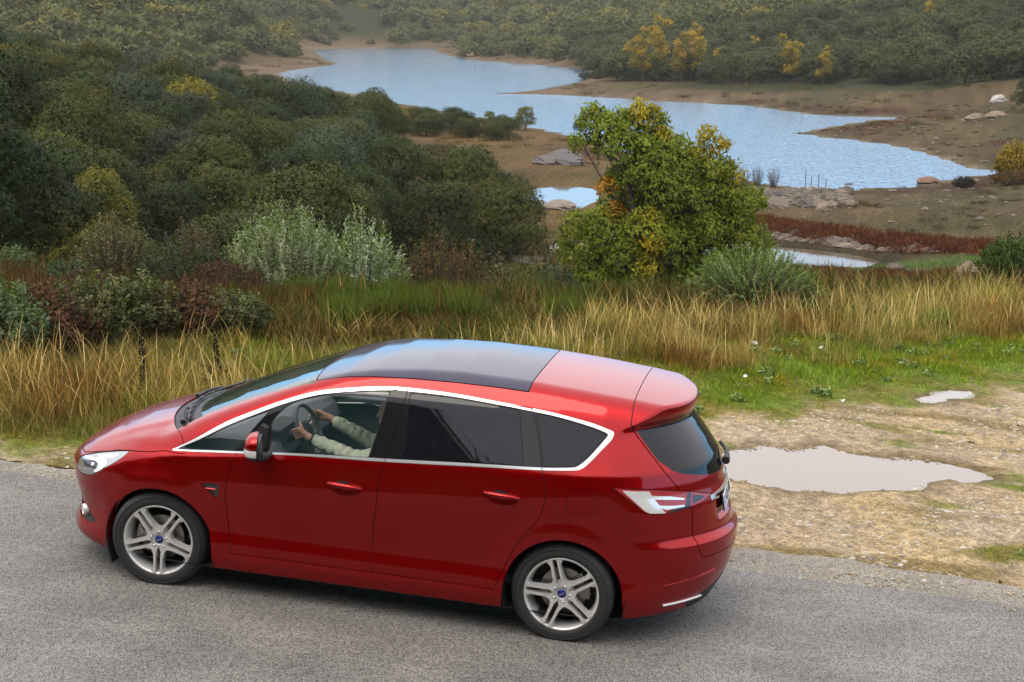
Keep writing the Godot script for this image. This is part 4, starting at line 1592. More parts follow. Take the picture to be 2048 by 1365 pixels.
func make_driver() -> void:
	var o := thing("person", "driver in a pale green shirt, both hands on the steering wheel", "person", CAR)
	var t := steering_frame()
	var sh := [Vector3(0.17, 1.10, 0.55), Vector3(0.17, 1.10, 0.21)]
	var el := [Vector3(-0.07, 1.005, 0.615), Vector3(-0.09, 0.99, 0.15)]
	var hands := []
	var wr := []
	for k in 2:
		var a := PI - 0.12 if k == 0 else 0.22
		var c := Vector3(cos(a), sin(a), 0)
		var out := (t.basis * c).normalized()
		var tg := (t.basis * Vector3(-sin(a), cos(a), 0)).normalized() * (-1.0 if k == 0 else 1.0)
		var n := t.basis.z.normalized()
		var p := t * (c * 0.182)
		var w := p + out * 0.045 + n * 0.085 - tg * 0.055
		wr.append(w)
		var bones := [[p + out * 0.030 + n * 0.026 + tg * 0.026, p + out * 0.030 + n * 0.030 - tg * 0.026, 0.017, 0.019], [p + out * 0.036 + n * 0.034 + tg * 0.012, w, 0.022, 0.023], [p + out * 0.030 + n * 0.034 - tg * 0.02, w, 0.020, 0.024]]
		var fl := [0.92, 1.0, 0.96, 0.82]
		for q in 4:
			var d := tg * (0.031 - 0.0205 * q)
			var s: float = fl[q]
			var j := [p + d + out * 0.038 + n * 0.018, p + d * 0.98 + out * 0.034 - n * 0.018 * s, p + d * 0.95 + out * 0.008 - n * 0.030 * s, p + d * 0.92 - out * 0.018 * s - n * 0.022]
			for m in 3:
				bones.append([j[m], j[m + 1], 0.0098 - 0.0008 * m, 0.0090 - 0.0008 * m])
		var th := [p + out * 0.022 + n * 0.040 + tg * 0.010, p + out * 0.004 + n * 0.036 + tg * 0.038, p - out * 0.006 + n * 0.026 + tg * 0.062]
		bones.append([th[0], th[1], 0.0125, 0.0105])
		bones.append([th[1], th[2], 0.0105, 0.0085])
		bones.append([w, w + (el[k] - w).normalized() * 0.07, 0.025, 0.027])
		hands.append([bones, p])
	var pel := Vector3(0.10, 0.68, 0.38)
	var chest := Vector3(0.21, 0.98, 0.38)
	var neck := Vector3(0.175, 1.16, 0.38)
	var head := Vector3(0.085, 1.300, 0.38)
	var body := [[pel, chest, 0.15, 0.14], [chest, neck, 0.13, 0.06], [neck, head + Vector3(0.02, -0.03, 0), 0.058, 0.062], [sh[0], sh[1], 0.065, 0.065]]
	for k in 2:
		body.append([sh[k], el[k], 0.050, 0.042])
		body.append([el[k], wr[k], 0.042, 0.027])
		var hip := pel + Vector3(0, -0.02, 0.1 if k == 0 else -0.1)
		var knee := Vector3(-0.34, 0.80, 0.50 if k == 0 else 0.28)
		body.append([hip, knee, 0.085, 0.062])
		body.append([knee, Vector3(-0.72, 0.50, knee.z), 0.058, 0.042])
	# body: one surface, with finer grids for head and hands added to it
	var s := st()
	s.append_from(nets(func(p): return limbs(p, body, 0.05), Vector3(-0.80, 0.42, 0.05), Vector3(0.42, 1.26, 0.74), 0.024), 0, Transform3D())
	var hf := func(p: Vector3) -> float:
		var q := p - head
		var d := Vector3(q.x / 0.098, (q.y - 0.012) / 0.118, q.z / 0.076).length() * 0.09 - 0.09
		d = smin(d, caps(p, head + Vector3(-0.045, -0.085, 0), head + Vector3(0.02, -0.06, 0), 0.042, 0.055), 0.05)
		d = smin(d, caps(p, head + Vector3(-0.092, 0.008, 0), head + Vector3(-0.112, -0.030, 0), 0.010, 0.014), 0.02)
		d = smin(d, caps(p, head + Vector3(-0.092, -0.066, 0.016), head + Vector3(-0.092, -0.066, -0.016), 0.009, 0.009), 0.015)
		d = smin(d, caps(p, head + Vector3(-0.088, 0.032, 0.034), head + Vector3(-0.088, 0.032, -0.034), 0.010, 0.010), 0.02)
		for sg in [1.0, -1.0]:
			d = smax(d, -((p - head - Vector3(-0.098, 0.012, 0.031 * sg)).length() - 0.014), 0.012)
			d = smin(d, Vector3((q.x - 0.012) / 0.020, (q.y + 0.005) / 0.032, (q.z - 0.078 * sg) / 0.012).length() * 0.014 - 0.014, 0.006)
		return smin(d, caps(p, neck, head + Vector3(0.02, -0.04, 0), 0.058, 0.060), 0.04)
	s.append_from(nets(hf, head - Vector3(0.15, 0.17, 0.11), head + Vector3(0.13, 0.15, 0.11), 0.008), 0, Transform3D())
	for k in 2:
		var bones: Array = hands[k][0]
		var c: Vector3 = hands[k][1]
		s.append_from(nets(func(p): return limbs(p, bones, 0.007), c - Vector3(0.08, 0.11, 0.11), c + Vector3(0.15, 0.10, 0.11), 0.0045), 0, Transform3D())
	part("body", s.commit(), M.skin, o)
	var wrn := FastNoiseLite.new()
	wrn.seed = 3
	wrn.frequency = 11.0
	var sleeves := [[pel, chest, 0.165, 0.158], [chest, neck - Vector3(0, 0.05, 0), 0.145, 0.07], [sh[0], sh[1], 0.078, 0.078]]
	for k in 2:
		var cuff: Vector3 = wr[k].lerp(el[k], 0.16)
		sleeves.append([sh[k], el[k], 0.066, 0.060])
		sleeves.append([el[k], cuff, 0.060, 0.045])
	var shirt := func(p: Vector3) -> float:
		var d := limbs(p, sleeves, 0.04)
		if d < 0.05:
			d += 0.009 * wrn.get_noise_3d(p.x * 2.2, p.y, p.z) + 0.004 * sin(p.x * 95.0 + 4.0 * wrn.get_noise_3d(p.x * 0.5, p.y, p.z * 2.0))
		return d
	part("shirt", nets(shirt, Vector3(-0.50, 0.60, 0.04), Vector3(0.42, 1.20, 0.72), 0.0125), M.shirt, o)
	var legs := []
	for b in body:
		if b[0].y < 0.9 and b[1].y < 0.9:
			legs.append([b[0], b[1], b[2] + 0.012, b[3] + 0.015])
	part("trousers", nets(func(p): return limbs(p, legs, 0.04), Vector3(-0.80, 0.42, 0.1), Vector3(0.30, 0.92, 0.66), 0.025), M.seat_cloth, o)
	var hair := func(p: Vector3) -> float:
		var q := p - head
		var d := Vector3((q.x - 0.006) / 0.106, (q.y - 0.018) / 0.124, q.z / 0.086).length() * 0.1 - 0.1
		return maxf(d, minf(-(q.x + 0.062 - 0.5 * maxf(q.y - 0.06, 0.0) * -1.0), 0.0) * 0.0 + maxf(-(q.y - 0.06 + 1.1 * (q.x + 0.01)) if q.x < 0.0 else -(q.y + 0.06 + 0.4 * q.x), -1.0))
	part("hair", nets(hair, head - Vector3(0.13, 0.15, 0.11), head + Vector3(0.14, 0.17, 0.11), 0.009), M.hair, o)
	var wd: Vector3 = (el[0] - wr[0]).normalized()
	var watch := st()
	tube(watch, PackedVector3Array([wr[0] + wd * 0.012, wr[0] + wd * 0.034]), PackedFloat32Array([0.031]), 16)
	part("wrist_watch", watch.commit(), M.watch, o)

# ------------------------------------------------------------------ the land
var lake: PackedVector2Array
var pond: PackedVector2Array
var stream: PackedVector2Array
var crest_k: PackedVector2Array
var cx := PackedFloat32Array()
var cz := PackedFloat32Array()
var cw := PackedFloat32Array()
var relief := FastNoiseLite.new()
var patch := FastNoiseLite.new()
const SOFT := 36.0

func setup_land() -> void:
	lake = P2([-111.6, -295.5, -114.6, -319.6, -116.8, -343.8, -118.6, -359.2, -130.1, -383.0, -147.7, -425.8, -176.2, -500.5, -173.4, -534.5, -143.2, -540.9, -122.9, -468.2, -108.2, -428.5, -89.4, -387.0, -72.6, -364.8, -60.1, -344.8, -50.4, -320.3, -44.0, -293.4, -43.2, -265.3, -43.6, -238.0, -45.7, -227.4, -50.8, -223.1, -47.5, -220.7, -40.1, -219.2, -30.8, -213.8, -22.2, -204.8, -14.8, -201.3, -7.7, -195.7, -2.0, -183.9, 1.7, -177.9, 6.5, -176.1, 10.8, -176.1, 6.3, -169.0, 0.9, -154.5, -1.2, -149.8, 2.1, -144.4, 6.4, -139.2, 9.4, -134.1, 12.3, -123.1, 13.8, -115.9, 15.7, -112.0, 13.2, -108.8, 11.1, -105.1, 9.2, -101.3, 4.6, -98.4, 1.1, -98.6, -1.1, -100.5, -4.7, -105.4, -10.5, -116.5, -18.6, -133.9, -23.2, -143.7, -27.3, -150.0, -34.8, -162.9, -44.7, -178.0, -56.3, -195.1, -71.8, -220.3, -91.8, -252.9])
	pond = P2([-15.6, -80.2, -17.2, -89.2, -16.8, -93.6, -15.2, -94.9, -13.2, -93.7, -11.9, -87.5, -12.4, -82.1, -13.1, -79.0, -14.5, -78.7])
	stream = P2([-4.0, -67.6, -1.2, -67.2, -0.2, -67.6, 0.8, -66.8, 2.8, -66.0, 4.3, -65.2, 5.6, -63.0, 4.6, -61.6, 2.4, -61.7, 0.9, -61.9, -0.5, -62.2, -1.8, -62.7, -3.8, -63.4])
	crest_k = P2([-20, -3.4, -14, -3.6, -8, -4.2, -6, -4.8, -5, -5.4, -3.3, -6.4, -2, -7.0, -0.5, -8.0, 1.5, -9.4, 3.5, -11.8, 6.2, -14.4, 12, -19.0, 20, -24])
	relief.seed = 11
	relief.frequency = 0.045
	relief.fractal_octaves = 4
	patch.seed = 23
	patch.frequency = 0.16
	patch.fractal_octaves = 4
	var c := [-8.2, -8.9, -0.3, -7.7, -12.5, -0.8, -5.5, -13.5, -1.0, -3.1, -14.2, -1.3, -1.4, -19.6, -2.3, 1.4, -21.9, -2.7, 5.7, -25.8, -3.2, -14.4, -14.3, -0.2, -17.4, -24.4, -3.4, -15.0, -27.9, -4.6, -12.3, -32.3, -5, -9.3, -38.4, -5.5, -4.4, -39.4, -5.6, 0.4, -41.9, -6.5, 7.0, -41.8, -6.3, 12.6, -39.0, -5, -27.6, -41.6, -3.0, -24.9, -48.7, -4.2, -20.8, -55.8, -5.6, -15.4, -62.6, -6.7, -10.6, -63.7, -6.9, -33.2, -37.7, 0, -40.3, -63.1, -0.9, -42.7, -78.9, -2.6, -41.0, -90.7, -4.2, -37.8, -102.8, -5.7, -33.1, -114.8, -6.9, -26.9, -126.7, -7.3, -20.6, -117.8, -7.3, -18.4, -87.6, -7.2, -15.8, -98.3, -7.3, -57.4, -69.6, 1.6, -73.5, -119.0, -2.5, -69.9, -143.5, -6, -61.7, -168.6, -7.7, -190.8, -316.8, 12, -179.8, -345.7, 10, -165.1, -374.8, 7, -139.3, -363.8, -4.5, -303.1, -506.0, 42, -277.2, -631.4, 42, -125.7, -260.9, -7.3, -255.3, -295.3, 20, -175.0, -536.7, -7, -213.7, -655.5, 10, -306.6, -940.8, 62, -136.1, -624.9, 10, -211.0, -966.8, 60, -80.4, -986.5, 62, 47.4, -989.0, 70, -71.1, -545.0, 0, -469.0, -983.5, 75, -36.7, -287.3, -6.7, -11.7, -279.6, -5.8, 14.6, -249.7, -4.8, 30.6, -218.3, -3.5, 45.2, -205.9, -2, -37.6, -337.6, -3, -14.8, -339.5, 0.5, 17.7, -319.6, 3, 41.3, -307.6, 5, -75.0, -412.8, -5.5, -82.8, -502.8, 2, -20.9, -459.3, 6, 36.9, -438.7, 12, 60.6, -284.4, 6, -104.0, -478.4, -6.5, 15.8, -159.5, -6.3, 21.0, -138.9, -5, 28.0, -117.5, -3, 5.4, -169.9, -7.2, 1.2, -85.9, -7.35, 10.2, -84.7, -6.9, 14.0, -81.3, -6.2, 4.1, -73.9, -6.9, -1.8, -73.8, -7.1, 8.6, -63.7, -7.2, 10.5, -51.5, -6.3, 4.9, -55.9, -7.4, 0.7, -56.9, -7.4, -3.6, -56.6, -7.3, -12, -3, 0.65, -12, 8, 0.8, 0, -4, -0.05, 0, 4, 0.05, 10, -6, -0.66, 10, 4, -0.53, 5, -12, -0.44, 0, 9, 1.3, -20, 10, 2.5, 20, 10, 0.6, 0, 16, 5.0, 0, 30, 9, -40, 30, 9, 40, 30, 6, 0, 80, 12, -100, 80, 14, 100, 80, 12, -60, 0, 4, 60, 0, -3, 120, -60, -1, 300, -100, 8, -250, -50, 15]
	# multiquadric surface through those heights
	var n := c.size() / 3
	for i in n:
		cx.append(c[i * 3])
		cz.append(c[i * 3 + 1])
	var a := []
	for i in n:
		var row := PackedFloat64Array()
		for j in n:
			row.append(sqrt(pow(cx[i] - cx[j], 2.0) + pow(cz[i] - cz[j], 2.0) + SOFT) + (0.25 if i == j else 0.0) * -1.0)
		row.append(c[i * 3 + 2])
		a.append(row)
	for i in n:
		var p := i
		for j in range(i + 1, n):
			if absf(a[j][i]) > absf(a[p][i]):
				p = j
		var sw: PackedFloat64Array = a[i]
		a[i] = a[p]
		a[p] = sw
		for j in range(i + 1, n):
			var k: float = a[j][i] / a[i][i]
			if k != 0.0:
				var rj: PackedFloat64Array = a[j]
				var ri: PackedFloat64Array = a[i]
				for m in range(i, n + 1):
					rj[m] -= k * ri[m]
				a[j] = rj
	cw.resize(n)
	for i in range(n - 1, -1, -1):
		var s: float = a[i][n]
		for j in range(i + 1, n):
			s -= a[i][j] * cw[j]
		cw[i] = s / a[i][i]

func plane_y(x: float, z: float) -> float:
	return -0.0583 * clampf(x, -18.0, 18.0) + 0.0128 * clampf(z, -22.0, 8.0)

func lake_sd(x: float, z: float) -> float:
	if x < -230.0 or x > 70.0 or z > -50.0 or z < -600.0:
		return 60.0
	return psd(Vector2(x, z), lake)

func pool_sd(x: float, z: float, p: PackedVector2Array, c: Vector2, r: float) -> float:
	if absf(x - c.x) > r or absf(z - c.y) > r:
		return 10.0
	return psd(Vector2(x, z), p)

func land_y(x: float, z: float) -> float:
	var past := pl(x, crest_k) - z
	var back := z - 5.6
	var hp := plane_y(x, z)
	if past < 0.0 and back < 0.0 and absf(x) < 16.0:
		return hp
	var h := 0.0
	for i in cx.size():
		var dx := x - cx[i]
		var dz := z - cz[i]
		h += cw[i] * sqrt(dx * dx + dz * dz + SOFT)
	var far := Vector2(x - CAM_AT.x, z - CAM_AT.z).length()
	h += relief.get_noise_2d(x, z) * clampf(far * 0.006, 0.1, 1.2) * (2.0 if far > 420.0 else 1.0)
	var w := smoothstep(0.0, 11.0, past) if back < 0.0 else smoothstep(0.0, 4.0, back)
	w = maxf(w, smoothstep(16.0, 26.0, absf(x)))
	h = lerpf(hp, h, w)
	if z < -50.0:
		var s := lake_sd(x, z)
		if s < 0.0:
			return LAKE_Y - 0.10 - 0.10 * minf(-s, 20.0)
		if s < 40.0:
			h = lerpf(LAKE_Y + 0.05 * s, h, smoothstep(2.0, 26.0, s))
		h = maxf(h, LAKE_Y + 0.02 + minf(s * 0.05, 0.6))
		var q := pool_sd(x, z, pond, Vector2(-14.5, -87), 16.0)
		if q < 6.0:
			h = POND_Y - 0.08 + q * 0.1 if q < 0.0 else lerpf(POND_Y - 0.02 + 0.08 * q, h, smoothstep(0.0, 6.0, q))
		q = pool_sd(x, z, stream, Vector2(1.0, -64), 14.0)
		if q < 4.0:
			h = STREAM_Y - 0.06 + q * 0.1 if q < 0.0 else lerpf(STREAM_Y - 0.02 + 0.07 * q, h, smoothstep(0.0, 4.0, q))
	return h

func land_color(x: float, z: float, y: float) -> Color:
	var n := patch.get_noise_2d(x, z)
	var n2 := patch.get_noise_2d(x * 0.21 + 50.0, z * 0.21)
	var n3 := patch.get_noise_2d(x * 3.7, z * 3.7)
	var mud := Color(0.120, 0.085, 0.042).lerp(Color(0.19, 0.135, 0.070), clampf(0.5 + n * 1.2, 0, 1))
	mud = mud.lerp(Color(0.090, 0.090, 0.034), clampf(n2 * 2.0 + 0.05, 0, 0.6))
	var c := mud
	var past := pl(x, crest_k) - z
	if z > -50.0:
		c = Color(0.11, 0.085, 0.035).lerp(Color(0.075, 0.075, 0.025), clampf(0.5 + n, 0, 1))
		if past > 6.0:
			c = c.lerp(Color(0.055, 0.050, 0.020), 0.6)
		if past > 14.0 and x > -5.0:
			c = c.lerp(mud, smoothstep(14.0, 24.0, past))
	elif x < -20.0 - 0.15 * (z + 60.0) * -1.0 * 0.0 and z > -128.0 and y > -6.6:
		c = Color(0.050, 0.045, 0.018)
	elif z > -175.0 and x < -9.0:
		# the dry flat by the inlet
		c = Color(0.23, 0.145, 0.058).lerp(Color(0.16, 0.110, 0.046), clampf(0.5 + n * 1.3, 0, 1)).lerp(Color(0.10, 0.10, 0.04), clampf(n2 * 1.6, 0, 0.6))
	if z < -50.0:
		var s := lake_sd(x, z)
		if s < 60.0:
			var rim := 1.0 - smoothstep(0.4, 1.6 + n, s)
			var red := smoothstep(1.8, 3.0, s + n * 2.0) * (1.0 - smoothstep(5.0, 9.0, s + n * 5.0)) * clampf(0.35 + n2 * 2.5, 0, 1)
			c = c.lerp(Color(0.085, 0.028, 0.018), red * 0.75)
			c = c.lerp(Color(0.30, 0.25, 0.17), rim * 0.7)
			if z < -205.0:
				# far banks: pale eroded earth, terraces left by the sinking water
				var tier := 0.5 + 0.5 * sin(y * 9.0 + n * 3.0)
				var bank := Color(0.27, 0.19, 0.12).lerp(Color(0.16, 0.115, 0.065), tier)
				c = c.lerp(bank, (1.0 - smoothstep(7.0, 17.0, s)) * 0.85)
		if s > 14.0 and z < -205.0:
			c = c.lerp(Color(0.055, 0.058, 0.024), smoothstep(14.0, 26.0, s))
		var q := minf(pool_sd(x, z, stream, Vector2(1.0, -64), 14.0), 10.0)
		if q < 3.0:
			c = c.lerp(Color(0.06, 0.045, 0.025), 1.0 - smoothstep(0.2, 3.0, q))
		# green flush down the stream bed
		var gx := smoothstep(0.5, 4.0, x) * (1.0 - smoothstep(13.0, 18.0, x))
		var gz := 1.0 - smoothstep(0.6, 2.2, absf(z + 61.0 - 0.12 * (x - 3.0) - n))
		c = c.lerp(Color(0.075, 0.15, 0.018), gx * gz)
	var k := 0.86 + 0.35 * n3
	return Color(c.r * k, c.g * k, c.b * k)

func axis_lines(lo: float, hi: float, a: float, b: float, fine: float, grow: float) -> PackedFloat32Array:
	var o := PackedFloat32Array()
	var d := fine
	var p := a
	var left := PackedFloat32Array()
	while p > lo:
		d *= grow
		p -= d
		left.append(p)
	left.reverse()
	o.append_array(left)
	p = a
	while p <= b:
		o.append(p)
		p += fine
	d = fine
	while p < hi:
		o.append(p)
		d *= grow
		p += d
	return o

func sheet(xs: PackedFloat32Array, zs: PackedFloat32Array, hf: Callable, cf: Callable, uvs := 1.0) -> ArrayMesh:
	var vs := PackedVector3Array()
	var cs := PackedColorArray()
	var uv := PackedVector2Array()
	var nx := xs.size()
	var nz := zs.size()
	for i in nx:
		for j in nz:
			var y: float = hf.call(xs[i], zs[j])
			vs.append(Vector3(xs[i], y, zs[j]))
			if cf.is_valid():
				cs.append(cf.call(xs[i], zs[j], y))
			uv.append(Vector2(xs[i], zs[j]) * uvs)
	var ns := PackedVector3Array()
	ns.resize(vs.size())
	for i in nx:
		for j in nz:
			var i0 := maxi(i - 1, 0)
			var i1 := mini(i + 1, nx - 1)
			var j0 := maxi(j - 1, 0)
			var j1 := mini(j + 1, nz - 1)
			ns[i * nz + j] = (vs[i * nz + j1] - vs[i * nz + j0]).cross(vs[i1 * nz + j] - vs[i0 * nz + j]).normalized()
	var ix := PackedInt32Array()
	for i in nx - 1:
		for j in nz - 1:
			var a := i * nz + j
			ix.append_array(PackedInt32Array([a, a + nz, a + 1, a + 1, a + nz, a + nz + 1]))
	return arrays(vs, ns, ix, cs, uv)

func make_land() -> void:
	setup_land()
	var xs := axis_lines(-760.0, 480.0, -14.0, 11.0, 0.4, 1.038)
	var zs := axis_lines(-1120.0, 120.0, -24.0, 12.0, 0.4, 1.036)
	var gm := mat("earth", Color.WHITE, 0.95)
	gm.vertex_color_use_as_albedo = true
	gm.albedo_texture = noise_map(31, 0.03, 5, 512, 0.0, Color(0.48, 0.46, 0.44), Color(1.0, 1.0, 1.0))
	gm.uv1_triplanar = true
	gm.uv1_world_triplanar = true
	gm.uv1_scale = Vector3(0.21, 0.21, 0.21)
	gm.metallic_specular = 0.2
	gm.heightmap_enabled = true
	gm.heightmap_scale = 9.0
	gm.heightmap_texture = noise_map(77, 0.05, 5, 512)
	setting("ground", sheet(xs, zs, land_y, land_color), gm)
	# water
	var wm := mat("lake_water", lin(0.010, 0.095, 0.20), 0.05)
	wm.metallic_specular = 0.65
	wm.normal_enabled = true
	wm.normal_texture = noise_map(9, 0.035, 4, 512, 6.0)
	wm.normal_scale = 0.30
	wm.uv1_triplanar = true
	wm.uv1_world_triplanar = true
	wm.uv1_scale = Vector3(0.055, 0.055, 0.09)
	var still := mat("still_water", lin(0.075, 0.060, 0.040), 0.05)
	still.metallic_specular = 0.2
	for w in [["lake", lake, LAKE_Y, 1.2, wm], ["pond", pond, POND_Y, 0.5, still], ["stream_pool", stream, STREAM_Y, 0.4, still]]:
		var grown := Geometry2D.offset_polygon(w[1], w[3])
		var s := st()
		for poly in grown:
			if Geometry2D.is_polygon_clockwise(poly):
				continue
			var ids := Geometry2D.triangulate_polygon(poly)
			for t in range(0, ids.size(), 3):
				tri(s, Vector3(poly[ids[t]].x, w[2], poly[ids[t]].y), Vector3(poly[ids[t + 1]].x, w[2], poly[ids[t + 1]].y), Vector3(poly[ids[t + 2]].x, w[2], poly[ids[t + 2]].y), Vector3.UP)
		setting(w[0], s.commit(), w[4])

# ------------------------------------------------------------------ the road and the gravel by it
var puddle_big: PackedVector2Array
var puddle_small: PackedVector2Array
var verge_n := FastNoiseLite.new()

func rough_poly(p: PackedVector2Array, amount: float, step: float, seed_: int) -> PackedVector2Array:
	var n := FastNoiseLite.new()
	n.seed = seed_
	n.frequency = 2.2
	n.fractal_octaves = 3
	var c := curve2(p, true, 6)
	var o := PackedVector2Array()
	for i in c.size():
		var a := c[i]
		var b := c[(i + 1) % c.size()]
		var k := maxi(1, int(a.distance_to(b) / step))
		for m in k:
			var q := a.lerp(b, float(m) / k)
			o.append(q + Vector2(n.get_noise_2d(q.x, q.y), n.get_noise_2d(q.x + 40.0, q.y)) * amount)
	return o

func puddle_sd(x: float, z: float) -> float:
	var d := 9.0
	if x > 1.2 and x < 5.6 and z > -5.6 and z < -2.2:
		d = psd(Vector2(x, z), puddle_big)
	if x > 3.4 and x < 5.6 and z > -8.8 and z < -6.3:
		d = minf(d, psd(Vector2(x, z), puddle_small))
	return d

func green_edge(x: float) -> float:
	# where the green grass gives way to bare gravel
	return pl(x, P2([-14, -1.75, -3, -1.8, -1.5, -2.6, 0.5, -4.6, 1.8, -5.2, 3.0, -6.0, 4.2, -6.9, 5.6, -8.7, 8, -11.5, 14, -14]))

func grass_amount(x: float, z: float) -> float:
	# 0 bare gravel, 1 closed grass
	var n := verge_n.get_noise_2d(x, z)
	var g := smoothstep(-0.35, 0.55, green_edge(x) - z + n * 0.9)
	# loose green patches in the gravel
	g = maxf(g, smoothstep(0.22, 0.5, verge_n.get_noise_2d(x * 0.8 + 31.0, z * 1.6)) * smoothstep(-2.0, -3.4, z) * 0.75)
	g = maxf(g, smoothstep(0.75, 0.1, Vector2((x - 5.0) / 1.1, (z + 4.05) / 0.22).length()))
	g = maxf(g, smoothstep(0.9, 0.3, Vector2((x - 4.75) / 0.7, (z + 2.15) / 0.34).length() + n))
	return clampf(g, 0.0, 1.0)

func make_near_ground() -> void:
	puddle_big = rough_poly(P2([1.9, -3.8, 2.23, -4.22, 2.54, -4.54, 2.79, -4.46, 3.08, -4.77, 3.37, -4.62, 3.66, -4.56, 4.1, -4.65, 4.33, -4.57, 4.6, -4.43, 4.65, -4.28, 4.43, -4.05, 4.25, -4.15, 4.04, -3.99, 4.05, -3.83, 3.91, -3.64, 3.54, -3.45, 3.09, -3.26, 2.74, -3.2, 2.46, -3.32, 2.2, -3.33]), 0.10, 0.05, 4)
	puddle_small = rough_poly(P2([4.16, -7.33, 4.38, -7.73, 4.77, -7.96, 4.80, -7.74, 4.48, -7.38, 4.24, -7.19]), 0.09, 0.05, 5)
	verge_n.seed = 44
	verge_n.frequency = 0.75
	verge_n.fractal_octaves = 4
	var fine := FastNoiseLite.new()
	fine.seed = 8
	fine.frequency = 6.0
	fine.fractal_octaves = 3
	# gravel verge: a sheet of its own just over the ground
	var x0 := -14.0
	var z0 := -17.0
	var wx := 24.0
	var wz := 15.9
	var px := 1152
	var pz := 768
	var im := Image.create(px, pz, false, Image.FORMAT_RGB8)
	for j in pz:
		for i in px:
			var x := x0 + wx * (i + 0.5) / px
			var z := z0 + wz * (j + 0.5) / pz
			var n := verge_n.get_noise_2d(x * 0.7 + 9.0, z * 0.7)
			var f := fine.get_noise_2d(x, z)
			var g := grass_amount(x, z)
			var tan_ := Color(0.42, 0.325, 0.195).lerp(Color(0.36, 0.29, 0.21), clampf(0.5 + n * 1.6, 0, 1))
			# paler trodden mud
			tan_ = tan_.lerp(Color(0.40, 0.335, 0.26), smoothstep(0.12, 0.42, verge_n.get_noise_2d(x * 0.5 - 20.0, z * 0.9)) * 0.8)
			# dark damp moss patches
			tan_ = tan_.lerp(Color(0.16, 0.115, 0.035), smoothstep(0.05, 0.4, verge_n.get_noise_2d(x * 0.45 + 70.0, z * 1.0 + 3.0) + f * 0.12) * 0.75)
			var gr := Color(0.13, 0.185, 0.022).lerp(Color(0.19, 0.155, 0.045), clampf(0.45 + verge_n.get_noise_2d(x * 1.3, z * 1.3 + 60.0) * 1.4, 0, 1))
			var c := tan_.lerp(gr, clampf(g * 1.1 + f * 0.3 * g, 0, 1))
			var s := puddle_sd(x, z)
			if s < 0.5:
				c = c.lerp(Color(0.17, 0.125, 0.075), (1.0 - smoothstep(0.02, 0.28 + 0.3 * n, s)) * 0.8)
			c = c * (0.92 + 0.45 * f)
			im.set_pixel(i, j, Color(c.r, c.g, c.b).linear_to_srgb())
	tick("verge picture")
	var vm := mat("gravel", lin(0.90, 0.88, 0.84), 0.92)
	vm.albedo_texture = ImageTexture.create_from_image(im)
	vm.metallic_specular = 0.25
	vm.detail_enabled = true
	vm.detail_blend_mode = BaseMaterial3D.BLEND_MODE_MUL
	vm.detail_uv_layer = BaseMaterial3D.DETAIL_UV_2
	vm.detail_albedo = stones_picture(512, 0.075, 0.68, 1.14, 61)
	vm.uv2_scale = Vector3(1.1, 1.1, 1.1)
	vm.heightmap_enabled = true
	vm.heightmap_texture = noise_map(3, 0.02, 5, 512)
	vm.heightmap_scale = 6.0
	var vs := PackedVector3Array()
	var ns := PackedVector3Array()
	var uv := PackedVector2Array()
	var uv2 := PackedVector2Array()
	var ix := PackedInt32Array()
	var gx := 300
	var gz := 200
	for i in gx + 1:
		for j in gz + 1:
			var x := x0 + wx * i / gx
			var z := z0 + wz * j / gz
			var y := land_y(x, z) + 0.012 + 0.018 * verge_n.get_noise_2d(x * 1.4, z * 1.4) + 0.010 * fine.get_noise_2d(x * 0.6, z * 0.6)
			var s := puddle_sd(x, z)
			y -= 0.035 * (1.0 - smoothstep(-0.25, 0.12, s))
			y += 0.018 * smoothstep(0.02, 0.15, s) * (1.0 - smoothstep(0.15, 0.6, s))
			y -= 0.02 * smoothstep(-1.5, -1.15, z)
			vs.append(Vector3(x, y, z))
			uv.append(Vector2((x - x0) / wx, (z - z0) / wz))
			uv2.append(Vector2(x, z))
	ns.resize(vs.size())
	for i in gx + 1:
		for j in gz + 1:
			var a := maxi(i - 1, 0) * (gz + 1) + j
			var b := mini(i + 1, gx) * (gz + 1) + j
			var c := i * (gz + 1) + maxi(j - 1, 0)
			var d := i * (gz + 1) + mini(j + 1, gz)
			ns[i * (gz + 1) + j] = (vs[d] - vs[c]).cross(vs[b] - vs[a]).normalized()
			if i < gx and j < gz:
				var q := i * (gz + 1) + j
				ix.append_array(PackedInt32Array([q, q + gz + 1, q + 1, q + 1, q + gz + 1, q + gz + 2]))
	var arr := []
	arr.resize(Mesh.ARRAY_MAX)
	arr[Mesh.ARRAY_VERTEX] = vs
	arr[Mesh.ARRAY_NORMAL] = ns
	arr[Mesh.ARRAY_TEX_UV] = uv
	arr[Mesh.ARRAY_TEX_UV2] = uv2
	arr[Mesh.ARRAY_INDEX] = ix
	var vmesh := ArrayMesh.new()
	vmesh.add_surface_from_arrays(Mesh.PRIMITIVE_TRIANGLES, arr)
	setting("gravel_verge", vmesh, vm)
	# puddles: muddy water lying in the hollows
	var muddy := mat("muddy_water", lin(0.155, 0.12, 0.09), 0.03)
	muddy.metallic_specular = 0.55
	for w in [["puddle", puddle_big, Vector2(3.3, -4.0)], ["puddle", puddle_small, Vector2(4.5, -7.5)]]:
		var s := st()
		var poly: PackedVector2Array = Geometry2D.offset_polygon(w[1], 0.06)[0]
		var ids := Geometry2D.triangulate_polygon(poly)
		var yc := plane_y(w[2].x, w[2].y) + 0.007
		for t in range(0, ids.size(), 3):
			var q := []
			for m in 3:
				var v := poly[ids[t + m]]
				q.append(Vector3(v.x, lerpf(yc, plane_y(v.x, v.y) + 0.007, 0.94), v.y))
			tri(s, q[0], q[1], q[2], Vector3.UP)
		setting(w[0], s.commit(), muddy)
